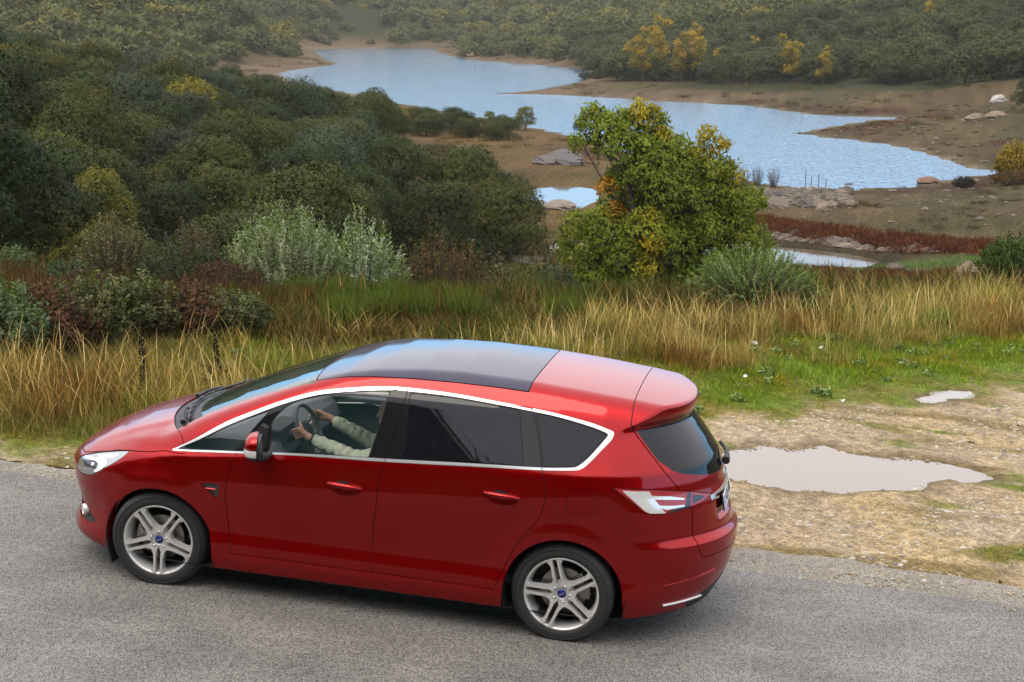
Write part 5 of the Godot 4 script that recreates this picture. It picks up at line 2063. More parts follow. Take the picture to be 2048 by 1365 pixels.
	# road
	var am := mat("asphalt", lin(0.66, 0.655, 0.64), 0.70)
	am.albedo_texture = stones_picture(1024, 0.13, 0.16, 0.56, 17, true)
	am.uv1_scale = Vector3(0.95, 0.95, 0.95)
	am.metallic_specular = 0.4
	am.heightmap_enabled = true
	am.heightmap_texture = stones_height(1024, 0.13, 17)
	am.heightmap_scale = 0.5
	am.detail_enabled = true
	am.detail_blend_mode = BaseMaterial3D.BLEND_MODE_MUL
	am.detail_uv_layer = BaseMaterial3D.DETAIL_UV_2
	am.detail_albedo = noise_map(19, 0.012, 5, 512, 0.0, Color(0.80, 0.80, 0.80), Color(1.0, 1.0, 1.0))
	am.uv2_scale = Vector3(0.13, 0.21, 1)
	var edge := FastNoiseLite.new()
	edge.seed = 12
	edge.frequency = 1.3
	edge.fractal_octaves = 4
	setting("road_margin", strip_mesh(-22.0, 16.0, 0.12, func(x): return -1.30 + 0.10 * edge.get_noise_1d(x * 1.3) - 0.16 * smoothstep(2.0, 2.6, x) * smoothstep(5.5, 3.0, x), func(x): return 0.2, 0.016, edge), margin_material(am))
	setting("road", strip_mesh(-22.0, 16.0, 0.12, func(x): return -1.10 + 0.07 * edge.get_noise_1d(x * 1.7 + 50.0) + (0.10 if x > 0.0 else 0.0) * smoothstep(1.0, 2.4, x), func(x): return 5.6, 0.022, edge), am)

func margin_material(am: StandardMaterial3D) -> StandardMaterial3D:
	var m: StandardMaterial3D = am.duplicate()
	m.albedo_color = lin(0.84, 0.78, 0.68)
	m.resource_name = "worn_margin"
	return m

func strip_mesh(xa: float, xb: float, dx: float, za: Callable, zb: Callable, lift: float, _n: FastNoiseLite) -> ArrayMesh:
	var s_v := PackedVector3Array()
	var s_n := PackedVector3Array()
	var s_u := PackedVector2Array()
	var ix := PackedInt32Array()
	var nx := int((xb - xa) / dx)
	var nz := 10
	var up := Vector3(0.0583, 1.0, -0.0128).normalized()
	for i in nx + 1:
		var x := xa + dx * i
		var a: float = za.call(x)
		var b: float = zb.call(x)
		for j in nz + 1:
			var z := lerpf(a, b, pow(float(j) / nz, 1.6))
			var y := plane_y(x, z) + lift * (0.25 if j == 0 else 1.0)
			s_v.append(Vector3(x, y, z))
			s_n.append(up)
			s_u.append(Vector2(x, z))
	for i in nx:
		for j in nz:
			var q := i * (nz + 1) + j
			ix.append_array(PackedInt32Array([q, q + nz + 1, q + 1, q + 1, q + nz + 1, q + nz + 2]))
	var arr := []
	arr.resize(Mesh.ARRAY_MAX)
	arr[Mesh.ARRAY_VERTEX] = s_v
	arr[Mesh.ARRAY_NORMAL] = s_n
	arr[Mesh.ARRAY_TEX_UV] = s_u
	arr[Mesh.ARRAY_TEX_UV2] = s_u
	arr[Mesh.ARRAY_INDEX] = ix
	var m := ArrayMesh.new()
	m.add_surface_from_arrays(Mesh.PRIMITIVE_TRIANGLES, arr)
	return m

func cells(size: int, freq: float, seed_: int, what: int) -> Image:
	var n := FastNoiseLite.new()
	n.seed = seed_
	n.noise_type = FastNoiseLite.TYPE_CELLULAR
	n.frequency = freq
	n.fractal_type = FastNoiseLite.FRACTAL_NONE
	n.cellular_return_type = what
	n.cellular_jitter = 1.0
	var im := n.get_seamless_image(size, size, false, false, 0.08, true)
	im.convert(Image.FORMAT_L8)
	return im

func stones_picture(size: int, freq: float, lo: float, hi: float, seed_: int, grey := false) -> ImageTexture:
	# packed chippings: each has a tone of its own and a dark joint round it
	var a := cells(size, freq, seed_, FastNoiseLite.RETURN_CELL_VALUE).get_data()
	var b := cells(size, freq, seed_, FastNoiseLite.RETURN_DISTANCE2_SUB).get_data()
	var out := PackedByteArray()
	out.resize(size * size * 3)
	for i in size * size:
		var v := a[i] / 255.0
		var j := clampf(b[i] / 255.0 * 3.2, 0.0, 1.0)
		var t := lo + (hi - lo) * v * v * (3.0 - 2.0 * v)
		t *= 0.45 + 0.55 * j
		var c := Color(t, t, t)
		if grey:
			c = Color(t * 1.02, t * 0.965, t * 0.89)
		else:
			var w := fmod(v * 7.31, 1.0)
			c = Color(t * (1.0 + 0.12 * w), t, t * (1.0 - 0.22 * w))
			if w > 0.9:
				c = c.lerp(Color(1.25, 1.22, 1.15), 0.6)
		c = c.clamp().linear_to_srgb()
		out[i * 3] = int(c.r * 255.0)
		out[i * 3 + 1] = int(c.g * 255.0)
		out[i * 3 + 2] = int(c.b * 255.0)
	return ImageTexture.create_from_image(Image.create_from_data(size, size, false, Image.FORMAT_RGB8, out))

func stones_height(size: int, freq: float, seed_: int) -> ImageTexture:
	var im := cells(size, freq, seed_, FastNoiseLite.RETURN_DISTANCE2_SUB)
	im.convert(Image.FORMAT_RGB8)
	return ImageTexture.create_from_image(im)

# ------------------------------------------------------------------ plants
func rv() -> Vector3:
	# a random direction
	var z := rng.randf_range(-1.0, 1.0)
	var a := rng.randf_range(0.0, TAU)
	var r := sqrt(1.0 - z * z)
	return Vector3(r * cos(a), z, r * sin(a))

func leaf(vs: PackedVector3Array, ns: PackedVector3Array, cs: PackedColorArray, p: Vector3, axis: Vector3, face: Vector3, l: float, w: float, n: Vector3, c: Color) -> void:
	# a folded rhombus: two faces meeting on the midrib
	var s := axis.cross(face).normalized() * w * 0.5
	if axis.cross(s).dot(n) < 0.0:
		s = -s
		face = -face
	var q := p + axis * l * 0.5
	var fold := face * w * 0.18
	vs.append(p)
	vs.append(q + s + fold)
	vs.append(p + axis * l)
	vs.append(q - s + fold)
	for m in 4:
		ns.append(n)
		cs.append(c)

func leaf_index(count: int) -> PackedInt32Array:
	var ix := PackedInt32Array()
	ix.resize(count * 6)
	for i in count:
		var a := i * 4
		ix[i * 6] = a
		ix[i * 6 + 1] = a + 1
		ix[i * 6 + 2] = a + 2
		ix[i * 6 + 3] = a
		ix[i * 6 + 4] = a + 2
		ix[i * 6 + 5] = a + 3
	return ix

func crown(lobes: Array, count: int, size: float, tones: Array, slim := 0.55, flat := 0.5) -> ArrayMesh:
	# leaves on a cloud of lobes; each lobe is [centre, radii, tone shift]
	var vs := PackedVector3Array()
	var ns := PackedVector3Array()
	var cs := PackedColorArray()
	var sum := 0.0
	var mid := Vector3.ZERO
	for l in lobes:
		sum += l[1].x * l[1].y
		mid += l[0] / lobes.size()
	for l in lobes:
		var k := int(count * l[1].x * l[1].y / sum)
		var c0: Color = tones[rng.randi() % tones.size()]
		if l.size() > 2:
			c0 = l[2]
		var shade := 0.52 * rng.randf_range(0.80, 1.2)
		# twigs of leaves: leaves sit in little tufts so that gaps stay open between
		var tufts := maxi(1, k / 6)
		for t in tufts:
			var d := rv()
			if d.y < -0.35:
				d.y = -d.y * 0.6
				d = d.normalized()
			var r := 1.0 - 0.42 * pow(rng.randf(), 2.2)
			var tp: Vector3 = l[0] + d * l[1] * r
			var tone := shade * rng.randf_range(0.80, 1.22)
			for m in 6:
				var p := tp + rv() * size * rng.randf_range(0.2, 1.1)
				var f := (d + rv() * 0.9 + Vector3.UP * 0.3).normalized()
				var ax := f.cross(rv()).normalized()
				var n := (d * 0.8 + (tp - mid).normalized() * 0.3 + rv() * flat * 0.7 + Vector3.UP * 0.2).normalized()
				var s := size * rng.randf_range(0.65, 1.3)
				var k2 := tone * rng.randf_range(0.88, 1.14)
				leaf(vs, ns, cs, p, ax, f, s, s * slim, n, Color(c0.r * k2, c0.g * k2, c0.b * k2))
	return arrays(vs, ns, leaf_index(vs.size() / 4), cs)

func trunk(h: float, r: float, tips: Array, bark: Color) -> ArrayMesh:
	var s := st()
	var fork := Vector3(rng.randf_range(-0.1, 0.1) * h, h, rng.randf_range(-0.1, 0.1) * h)
	tube(s, PackedVector3Array([Vector3(0, -0.3, 0), Vector3(0, 0.1, 0), fork * 0.5 + Vector3(rng.randf_range(-0.05, 0.05), 0, 0), fork]), PackedFloat32Array([r * 1.5, r * 1.15, r * 0.95, r * 0.8]), 7, false, bark)
	for t in tips:
		var q: Vector3 = t
		var m: Vector3 = fork.lerp(q, 0.5) + Vector3(rng.randf_range(-0.1, 0.1), -0.08, rng.randf_range(-0.1, 0.1)) * h
		tube(s, PackedVector3Array([fork, m, q]), PackedFloat32Array([r * 0.6, r * 0.38, r * 0.12]), 5, false, bark)
	return s.commit()

func oak_lobes(r: float, h: float, n: int) -> Array:
	var o := []
	o.append([Vector3(0, h * 0.54, 0), Vector3(r * 0.74, h * 0.36, r * 0.74)])
	for i in n:
		var a := TAU * i / n + rng.randf_range(-0.4, 0.4)
		var lev := rng.randf()
		var rad := r * (0.95 - 0.58 * lev * lev) * rng.randf_range(0.75, 1.0)
		var c := Vector3(cos(a) * rad * 0.72, h * (0.17 + 0.64 * lev), sin(a) * rad * 0.72)
		var s := r * rng.randf_range(0.26, 0.42)
		o.append([c, Vector3(s * 1.1, s * 0.92, s * 1.1)])
	return o

var kinds := {}

func kind(nm: String, lobes: Array, count: int, size: float, tones: Array, h: float, r: float, bark: Color, slim := 0.55) -> void:
	var tips := []
	for l in lobes:
		if tips.size() < 7:
			tips.append(l[0])
	if not kinds.has(nm):
		kinds[nm] = []
	kinds[nm].append([crown(lobes, count, size, tones, slim), trunk(h, r, tips, bark)])

func tree(called: String, label: String, category: String, kd: String, which: int, at: Vector3, scale: Vector3, group := "") -> Node3D:
	var v: Array = kinds[kd][which % kinds[kd].size()]
	var o := thing(called, label, category, Transform3D(Basis(Vector3.UP, rng.randf_range(0, TAU)).scaled(scale), at), group)
	part("crown", v[0], M.leaves, o)
	part("trunk", v[1], M.bark, o)
	return o

func shrub_mesh(w: float, h: float, stems: int, per: int, size: float, tones: Array, opt := {}) -> Array:
	# many stems fanning out of one stool, leaves up their outer part; returns [leaves, stems]
	var spread: float = opt.get("spread", 0.9)
	var start: float = opt.get("start", 0.35)
	var droop: float = opt.get("droop", 0.0)
	var slim: float = opt.get("slim", 0.4)
	var up: float = opt.get("up", 0.5)
	var tipc: float = opt.get("tip", 1.0)
	var vs := PackedVector3Array()
	var ns := PackedVector3Array()
	var cs := PackedColorArray()
	var s := st()
	for i in stems:
		var a := rng.randf_range(0.0, TAU)
		var q := sqrt(rng.randf())
		var tip := Vector3(cos(a) * q * w * 0.5 * spread, h * sqrt(maxf(0.06, 1.0 - 0.80 * q * q)) * rng.randf_range(0.72, 1.06), sin(a) * q * w * 0.5 * spread)
		var base := Vector3(cos(a) * q * w * 0.14, -0.05, sin(a) * q * w * 0.14)
		var ctrl := base.lerp(tip, 0.5) + Vector3(cos(a), 0, sin(a)) * q * w * 0.10 + Vector3.UP * h * 0.12
		var c0: Color = tones[rng.randi() % tones.size()]
		var shade := 0.72 * rng.randf_range(0.8, 1.2)
		var pts := PackedVector3Array()
		for k in 5:
			var t := k / 4.0
			var p := base.lerp(ctrl, t).lerp(ctrl.lerp(tip, t), t)
			p.y -= droop * h * t * t * q
			pts.append(p)
		if i % 3 == 0 or opt.has("twiggy"):
			tube(s, pts, PackedFloat32Array([0.012, 0.010, 0.008, 0.005, 0.002]), 3, false, opt.get("wood", Color(0.05, 0.038, 0.025)))
		for k in per:
			var t := lerpf(start, 1.0, pow((k + rng.randf()) / per, 0.8))
			var f := t * 4.0
			var m := mini(int(f), 3)
			var p := pts[m].lerp(pts[m + 1], f - m)
			var dir := (pts[m + 1] - pts[m]).normalized()
			var side := (dir * up + rv()).normalized()
			var fc := side.cross(rv()).normalized()
			var n := ((p - Vector3(0, h * 0.35, 0)).normalized() * 0.75 + rv() * 0.45 + Vector3.UP * 0.2).normalized()
			var l := size * rng.randf_range(0.6, 1.25)
			var k2 := shade * rng.randf_range(0.85, 1.15) * lerpf(1.0, tipc, smoothstep(0.6, 1.0, t))
			leaf(vs, ns, cs, p, side, fc, l, l * slim, n, Color(c0.r * k2, c0.g * k2, c0.b * k2))
	return [arrays(vs, ns, leaf_index(vs.size() / 4), cs), s.commit()]

func shrub(called: String, label: String, m: Array, x: float, z: float, scale: Vector3, top := NAN, group := "", category := "shrub") -> Node3D:
	if not is_nan(top):
		# grown to the height at which its top stands
		var b: AABB = m[0].get_aabb()
		var k := clampf((top - land_y(x, z)) / b.end.y, 0.5, 2.0)
		scale = Vector3(scale.x * lerpf(1.0, k, 0.5), k, scale.z * lerpf(1.0, k, 0.5))
	var o := thing(called, label, category, Transform3D(Basis(Vector3.UP, rng.randf_range(0, TAU)).scaled(scale), Vector3(x, land_y(x, z) - 0.02, z)), group)
	part("foliage", m[0], M.leaves, o)
	part("stems", m[1], M.bark, o)
	return o

func blades(count: int, h: float, spread: float, lean: float, width: float, tones: Array, heads := 0.0) -> ArrayMesh:
	# a tuft of grass: each blade a tapering strip that bends over
	var vs := PackedVector3Array()
	var ns := PackedVector3Array()
	var cs := PackedColorArray()
	var ix := PackedInt32Array()
	for i in count:
		var a := rng.randf_range(0.0, TAU)
		var q := sqrt(rng.randf()) * spread
		var base := Vector3(cos(a) * q, -0.02, sin(a) * q)
		var b := rng.randf_range(0.0, TAU)
		var l := lean * (0.25 + 0.9 * rng.randf() * rng.randf() * 2.0)
		var tilt := Vector3(cos(b), 0, sin(b)) * l
		var hh := h * rng.randf_range(0.5, 1.1)
		var side := Vector3(-sin(b), 0, cos(b)).rotated(Vector3.UP, rng.randf_range(-0.9, 0.9)) * width * 0.5 * rng.randf_range(0.7, 1.3)
		var c: Color = tones[rng.randi() % tones.size()]
		var k := rng.randf_range(0.75, 1.25)
		c = Color(c.r * k, c.g * k, c.b * k)
		var at := vs.size()
		var head := rng.randf() < heads
		for m in 4:
			var t := m / 3.0
			var p := base + Vector3.UP * hh * (t - 0.28 * l * t * t) + tilt * hh * t * t
			var w := 1.0 - 0.75 * t
			if head and m == 2:
				w = 1.5
			if m == 3:
				w = 0.08
			vs.append(p - side * w)
			vs.append(p + side * w)
			var n := (Vector3.UP.cross(side).normalized() * 0.8 + Vector3.UP * 0.4 + rv() * 0.2).normalized()
			ns.append(n)
			ns.append(n)
			cs.append(c)
			cs.append(c)
		for m in 3:
			var e := at + m * 2
			ix.append_array(PackedInt32Array([e, e + 1, e + 2, e + 1, e + 3, e + 2]))
	return arrays(vs, ns, ix, cs)

func scatter(called: String, meshes: Array, where: Array) -> void:
	# where: [x, z, scale, tint, y scale]; one object per mesh
	for v in meshes.size():
		var ts: Array[Transform3D] = []
		var cs := PackedColorArray()
		for i in range(v, where.size(), meshes.size()):
			var w: Array = where[i]
			var tiltb := Basis(Vector3(rng.randf_range(-1, 1), 0, rng.randf_range(-1, 1)).normalized(), rng.randf_range(0.0, 0.18))
			ts.append(Transform3D((tiltb * Basis(Vector3.UP, rng.randf_range(0, TAU))).scaled(Vector3(w[2], w[2] * w[4], w[2])), Vector3(w[0], land_y(w[0], w[1]) + 0.01, w[1])))
			cs.append(w[3])
		instances(called, meshes[v], M.blades, ts, cs)

func inside(p: PackedVector2Array, x: float, z: float) -> bool:
	return Geometry2D.is_point_in_polygon(Vector2(x, z), p)

func spread_points(p: PackedVector2Array, gap: float, most: int, tries: int) -> Array[Vector2]:
	var box_ := Rect2(p[0], Vector2.ZERO)
	for q in p:
		box_ = box_.expand(q)
	var o: Array[Vector2] = []
	var grid := {}
	for i in tries:
		if o.size() >= most:
			break
		var q := Vector2(rng.randf_range(box_.position.x, box_.end.x), rng.randf_range(box_.position.y, box_.end.y))
		if not inside(p, q.x, q.y):
			continue
		var g := Vector2i((q / gap).floor())
		var ok := true
		for a in range(-1, 2):
			for b in range(-1, 2):
				var key := g + Vector2i(a, b)
				if grid.has(key):
					for r in grid[key]:
						if r.distance_to(q) < gap:
							ok = false
		if ok:
			o.append(q)
			if not grid.has(g):
				grid[g] = []
			grid[g].append(q)
	return o

func make_vegetation() -> void:
	var lv := mat("leaves", Color.WHITE, 0.62)
	lv.vertex_color_use_as_albedo = true
	lv.metallic_specular = 0.35
	lv.backlight_enabled = true
	lv.backlight = Color(0.82, 0.88, 0.48)
	lv.cull_mode = BaseMaterial3D.CULL_DISABLED
	var bl := mat("blades", Color.WHITE, 0.7)
	bl.vertex_color_use_as_albedo = true
	bl.metallic_specular = 0.3
	bl.backlight_enabled = true
	bl.backlight = Color(0.6, 0.56, 0.32)
	bl.cull_mode = BaseMaterial3D.CULL_DISABLED
	var bk := mat("bark", Color.WHITE, 0.9)
	bk.vertex_color_use_as_albedo = true
	var bark := Color(0.055, 0.045, 0.035)
	# kinds of tree
	var oak_green := [Color(0.085, 0.105, 0.020), Color(0.100, 0.122, 0.024), Color(0.072, 0.092, 0.024), Color(0.120, 0.132, 0.022)]
	var oak_blue := [Color(0.100, 0.125, 0.066), Color(0.120, 0.145, 0.082), Color(0.084, 0.106, 0.056)]
	var shades := [Color(1.25, 1.2, 1.0), Color(0.85, 0.88, 0.9), Color(1.5, 1.35, 1.0), Color(1.05, 1.1, 0.95), Color(1.35, 1.15, 0.8), Color(0.72, 0.78, 0.85)]
	for i in 6:
		var own := []
		for c in oak_green:
			own.append(Color(c.r * shades[i].r * 0.78, c.g * shades[i].g * 0.82, c.b * shades[i].b * 0.75))
		kind("oak", oak_lobes(rng.randf_range(2.1, 2.5), rng.randf_range(4.2, 4.9), 15 + i % 3 * 3), 19000, 0.105, own, 1.3, 0.15, bark)
	for i in 3:
		var own := []
		for c in oak_blue:
			own.append(c * [0.95, 0.72, 1.15][i])
		kind("oak_blue", oak_lobes(2.5, 4.4, 18), 19000, 0.105, own, 1.3, 0.15, bark)
	for i in 2:
		kind("oak_yellow", oak_lobes(1.7, 4.6, 13), 11000, 0.11, [Color(0.24, 0.215, 0.02), Color(0.16, 0.17, 0.02), Color(0.32, 0.25, 0.02)], 1.6, 0.10, bark)
	for i in 4:
		kind("oak_far", oak_lobes(3.6, 5.6, 17), 3600, 0.42, [Color(0.085, 0.102, 0.030), Color(0.105, 0.120, 0.032), Color(0.130, 0.135, 0.034), Color(0.072, 0.088, 0.030)], 1.2, 0.2, bark)
	for i in 2:
		var lb := []
		for k in 9:
			lb.append([Vector3(rng.randf_range(-0.9, 0.9), 2.2 + k * 0.75, rng.randf_range(-0.9, 0.9)), Vector3(1.0, 1.1, 1.0) * (1.15 - 0.07 * k)])
		kind("poplar_far", lb, 2400, 0.32, [Color(0.66, 0.43, 0.03), Color(0.54, 0.37, 0.03), Color(0.36, 0.30, 0.04), Color(0.70, 0.42, 0.02)], 2.0, 0.12, bark)
	var woods := crown(oak_lobes(3.8, 5.6, 10), 560, 0.9, [Color(0.115, 0.130, 0.040), Color(0.14, 0.150, 0.042), Color(0.165, 0.160, 0.044)])
	var woods2 := crown(oak_lobes(3.4, 4.8, 8), 480, 0.9, [Color(0.125, 0.135, 0.044), Color(0.155, 0.160, 0.048), Color(0.18, 0.165, 0.046)])
	tick("kinds")
	# --- left slope
	var left := P2([-15.6, -18.4, -12.8, -23.4, -11.3, -29.4, -14.0, -42.0, -16.2, -52.3, -20.5, -61.3, -22.5, -68.1, -25.5, -80.0, -29.0, -94.4, -35.0, -122.0, -38.3, -134.7, -48.0, -131.0, -62.8, -111.0, -60.4, -77.8, -30, -30])
	var spots := spread_points(left, 3.3, 290, 9000)
	for q in spots:
		var r := rng.randf()
		var down := smoothstep(-100.0, -128.0, q.y)
		var s := rng.randf_range(0.72, 1.28) * lerpf(1.0, 0.55, down)
		var v := Vector3(s * rng.randf_range(0.9, 1.15), s * rng.randf_range(0.85, 1.12), s * rng.randf_range(0.9, 1.15))
		var at := Vector3(q.x, land_y(q.x, q.y) - 0.1, q.y)
		var far_w := CAM_AT.distance_to(at)
		var where_w := "at the left slope's foot behind the shrubs" if far_w < 42.0 else "low on the wooded left slope" if far_w < 62.0 else "in the middle of the wooded left slope" if far_w < 85.0 else "high on the wooded left slope" if far_w < 112.0 else "on the left slope's far crest"
		if q.x < -13.0 - 0.21 * (-q.y):
			where_w += " near the left edge"
		if r < 0.74:
			tree("evergreen_oak", "dark green evergreen oak " + where_w, "tree", "oak", rng.randi() % 6, at, v, "evergreen oaks on the left slope")
		elif r < 0.94:
			tree("grey_oak", "blue grey rounded oak " + where_w, "tree", "oak_blue", rng.randi() % 3, at, v, "blue grey oaks on the left slope")
		else:
			tree("turning_oak", "yellowing slim oak " + where_w, "tree", "oak_yellow", rng.randi() % 2, at, v, "yellowing oaks on the left slope")
	var edge_w := spread_points(P2([-50, -141, -38, -133, -29, -125, -26, -130, -33, -139, -46, -150]), 2.8, 40, 900)
	for q in edge_w:
		var s := rng.randf_range(0.42, 0.68)
		tree("shore_oak", "small dark oak in the strip of trees above the near lake shore", "tree", "oak", rng.randi() % 6, Vector3(q.x, land_y(q.x, q.y) - 0.6 * s, q.y), Vector3(s * 1.2, s, s * 1.2), "oaks above the near shore")
	var mids := [[-14.4, -61.9, 1.15, "tallest dark oak at the brown flat, left of the pond"], [-12.6, -49.9, 0.95, "dark oak standing in front of the brown flat behind the orange bush"], [-10.6, -54.4, 0.9, "rightmost dark oak of the clump beside the gravel track"], [-17.5, -61.0, 1.1, "broad dark oak at the wood's right edge behind the fence posts"], [-12.4, -56.1, 0.9, "smaller oak between the dark oaks left of the gravel track"], [-12.9, -63.2, 0.8, "low oak behind the dark clump left of the pond"]]
	for i in mids.size():
		var m: Array = mids[i]
		tree("evergreen_oak", m[3], "tree", "oak", i, Vector3(m[0], land_y(m[0], m[1]) - 0.1, m[1]), Vector3.ONE * m[2])
	var shore := [[-28.2, -144.8, 0.62, "round brown green tree alone on the near lake shore", "oak_yellow"], [-32.7, -148.0, 0.42, "small reddish bush tree on the shore left of the round tree", "oak_yellow"], [-23.7, -152.8, 0.34, "low grey bush at the water behind the ash tree's top", "oak_blue"], [-37.2, -135.4, 0.62, "green bushy tree on the lake shore at the wood's end", "oak"], [-34.9, -136.6, 0.5, "dark bush tree at the wood's right tip above the shore", "oak"]]
	for m in shore:
		tree("shore_tree", m[3], "tree", m[4], 0, Vector3(m[0], land_y(m[0], m[1]) - 0.1, m[1]), Vector3(m[2] * 1.25, m[2], m[2] * 1.25))
	# --- the bank across the water
	var right := P2([-36.1, -259.1, -16.7, -246.2, 1.6, -232.9, 13.2, -217.7, 28.7, -196.4, 38.6, -186.8, 60.6, -284.4, 43.1, -322.5, 7.4, -324.9, -25.8, -333.7, -64.7, -394.3, -49.3, -315.8])
	var rs := spread_points(right, 5.4, 270, 8000)
	for q in rs:
		var s := rng.randf_range(0.8, 1.15)
		tree("bank_oak", "dark oak " + ("at the front edge of" if q.y > -245.0 + (q.x - 5.0) * 1.1 else "in the middle of" if q.y > -290.0 + q.x * 0.5 else "at the back of") + " the far bank's wood" + (" near the poplars" if q.x < -10.0 else " above the brown shore" if q.x < 18.0 else " near the photo's right edge"), "tree", "oak_far", rng.randi() % 4, Vector3(q.x, land_y(q.x, q.y) - 0.2, q.y), Vector3(s * 1.1, s, s * 1.1), "oaks on the far right bank")
	var yl := [[-29.4, -255.0, 0.95, "tall yellow poplar leftmost in the row on the far bank"], [-26.9, -258.3, 1.15, "tallest yellow poplar beside the leftmost one on the far bank"], [-22.5, -253.0, 0.85, "orange yellow poplar in the middle of the far bank row"], [-19.8, -254.0, 0.9, "thin yellow poplar at the right end of the far bank row"], [-4.5, -238.8, 0.78, "left one of two yellow poplars before the far dark oaks"], [-2.7, -239.5, 0.66, "right one of two yellow poplars before the far dark oaks"], [1.6, -233.9, 0.6, "pale yellow sapling right of the two poplars"], [34.6, -408.8, 1.3, "yellow poplar high on the hill left of the top right group"], [41.8, -403.1, 1.25, "orange poplar in the middle of the top right hill group"], [47.5, -397.5, 1.2, "golden poplar at the top right corner of the hill"], [17.7, -379.7, 1.0, "reddish brown tree standing out of the hilltop oaks"], [-33.6, -267.5, 0.7, "small yellow tree at the far left of the poplar row"], [-31.8, -287.9, 0.8, "yellow tree half hidden behind the left poplars"], [-17.2, -264.2, 0.55, "low orange sapling at the right foot of the poplar row"], [-23.5, -288.8, 0.85, "yellow tree half hidden behind the right poplars"], [-11.7, -279.6, 0.6, "lone yellow sapling between the two poplar groups"], [21.0, -289.4, 0.8, "yellow tree deep in the oaks at the upper right"]]
	for i in yl.size():
		var m: Array = yl[i]
		tree("poplar", m[3], "tree", "poplar_far", i, Vector3(m[0], land_y(m[0], m[1]) - 0.2, m[1]), Vector3(m[2] * 1.2, m[2] * 1.15, m[2] * 1.2))
	# woods too far to count
	var far_a: Array[Transform3D] = []
	var far_b: Array[Transform3D] = []
	var ca := PackedColorArray()
	var cb := PackedColorArray()
	var step := 5.7
	var zi := -258.0
	while zi > -900.0:
		var xi := -430.0
		while xi < 260.0:
			var x := xi + rng.randf_range(-3.0, 3.0)
			var z := zi + rng.randf_range(-3.0, 3.0)
			xi += step * (1.0 + maxf(0.0, (-zi - 560.0) / 700.0))
			if inside(right, x, z) or (z > -300.0 and x > -100.0 and x < 60.0) or rng.randf() < 0.04:
				continue
			var px := (x - CAM_AT.x) * 0.9785 + (z - CAM_AT.z) * -0.2062
			var pz := (x - CAM_AT.x) * -0.2062 + (z - CAM_AT.z) * -0.9785
			if absf(px) > pz * 0.40 + 25.0:
				continue
			var s := lake_sd(x, z)
			if s < (17.0 if z > -330.0 else 10.0) + 12.0 * patch.get_noise_2d(x * 0.3, z * 0.3):
				continue
			# paler clearings on the far slopes
			if z < -420.0 and patch.get_noise_2d(x * 0.16, z * 0.10) > 0.26:
				continue
			var sc := (0.5 + 0.95 * rng.randf() * (0.55 + 0.9 * clampf(0.5 + patch.get_noise_2d(x * 0.25 + 400.0, z * 0.25), 0.0, 1.0))) * (0.8 if s < 30.0 else 1.0)
			var tr := Transform3D(Basis(Vector3.UP, rng.randf_range(0, TAU)).scaled(Vector3(sc * 1.1, sc * 0.95, sc * 1.1)), Vector3(x, land_y(x, z) - 0.4, z))
			var tint := Color(1, 1, 1) * rng.randf_range(0.75, 1.3)
			if rng.randf() < 0.06:
				tint = Color(2.2, 1.7, 0.8)
			if rng.randf() < 0.5:
				far_a.append(tr)
				ca.append(tint)
			else:
				far_b.append(tr)
				cb.append(tint)
		zi -= step * (1.0 + maxf(0.0, (-zi - 560.0) / 700.0))
	instances("far_woodland", woods, M.leaves, far_a, ca)
	instances("far_woodland", woods2, M.leaves, far_b, cb)
	tick("woods %d %d left %d right %d" % [far_a.size(), far_b.size(), spots.size(), rs.size()])
	for i in 16:
		var x := -17.0 + 1.45 * i
		var z := rng.randf_range(15.5, 17.0)
		var s := rng.randf_range(1.6, 2.1)
		tree("bank_tree", "dark oak on the bank across the road, mirrored in the car's windows", "tree", "oak", i, Vector3(x, land_y(x, z) - 0.8 * s, z), Vector3.ONE * s, "oaks behind the road")
	# oaks on the bank behind the road, seen only in the car's glass and paint
	for i in 40:
		var x := -56.0 + 2.2 * i + rng.randf_range(-1.2, 1.2)
		var z := rng.randf_range(16.0, 19.5)
		var s := rng.randf_range(1.45, 2.1)
		tree("bank_tree", "dark oak on the bank across the road, mirrored in the car's windows", "tree", "oak", i, Vector3(x, land_y(x, z) - 0.7 * s, z), Vector3.ONE * s, "oaks behind the road")
	make_ash()
	make_shrubs()
	make_grass()

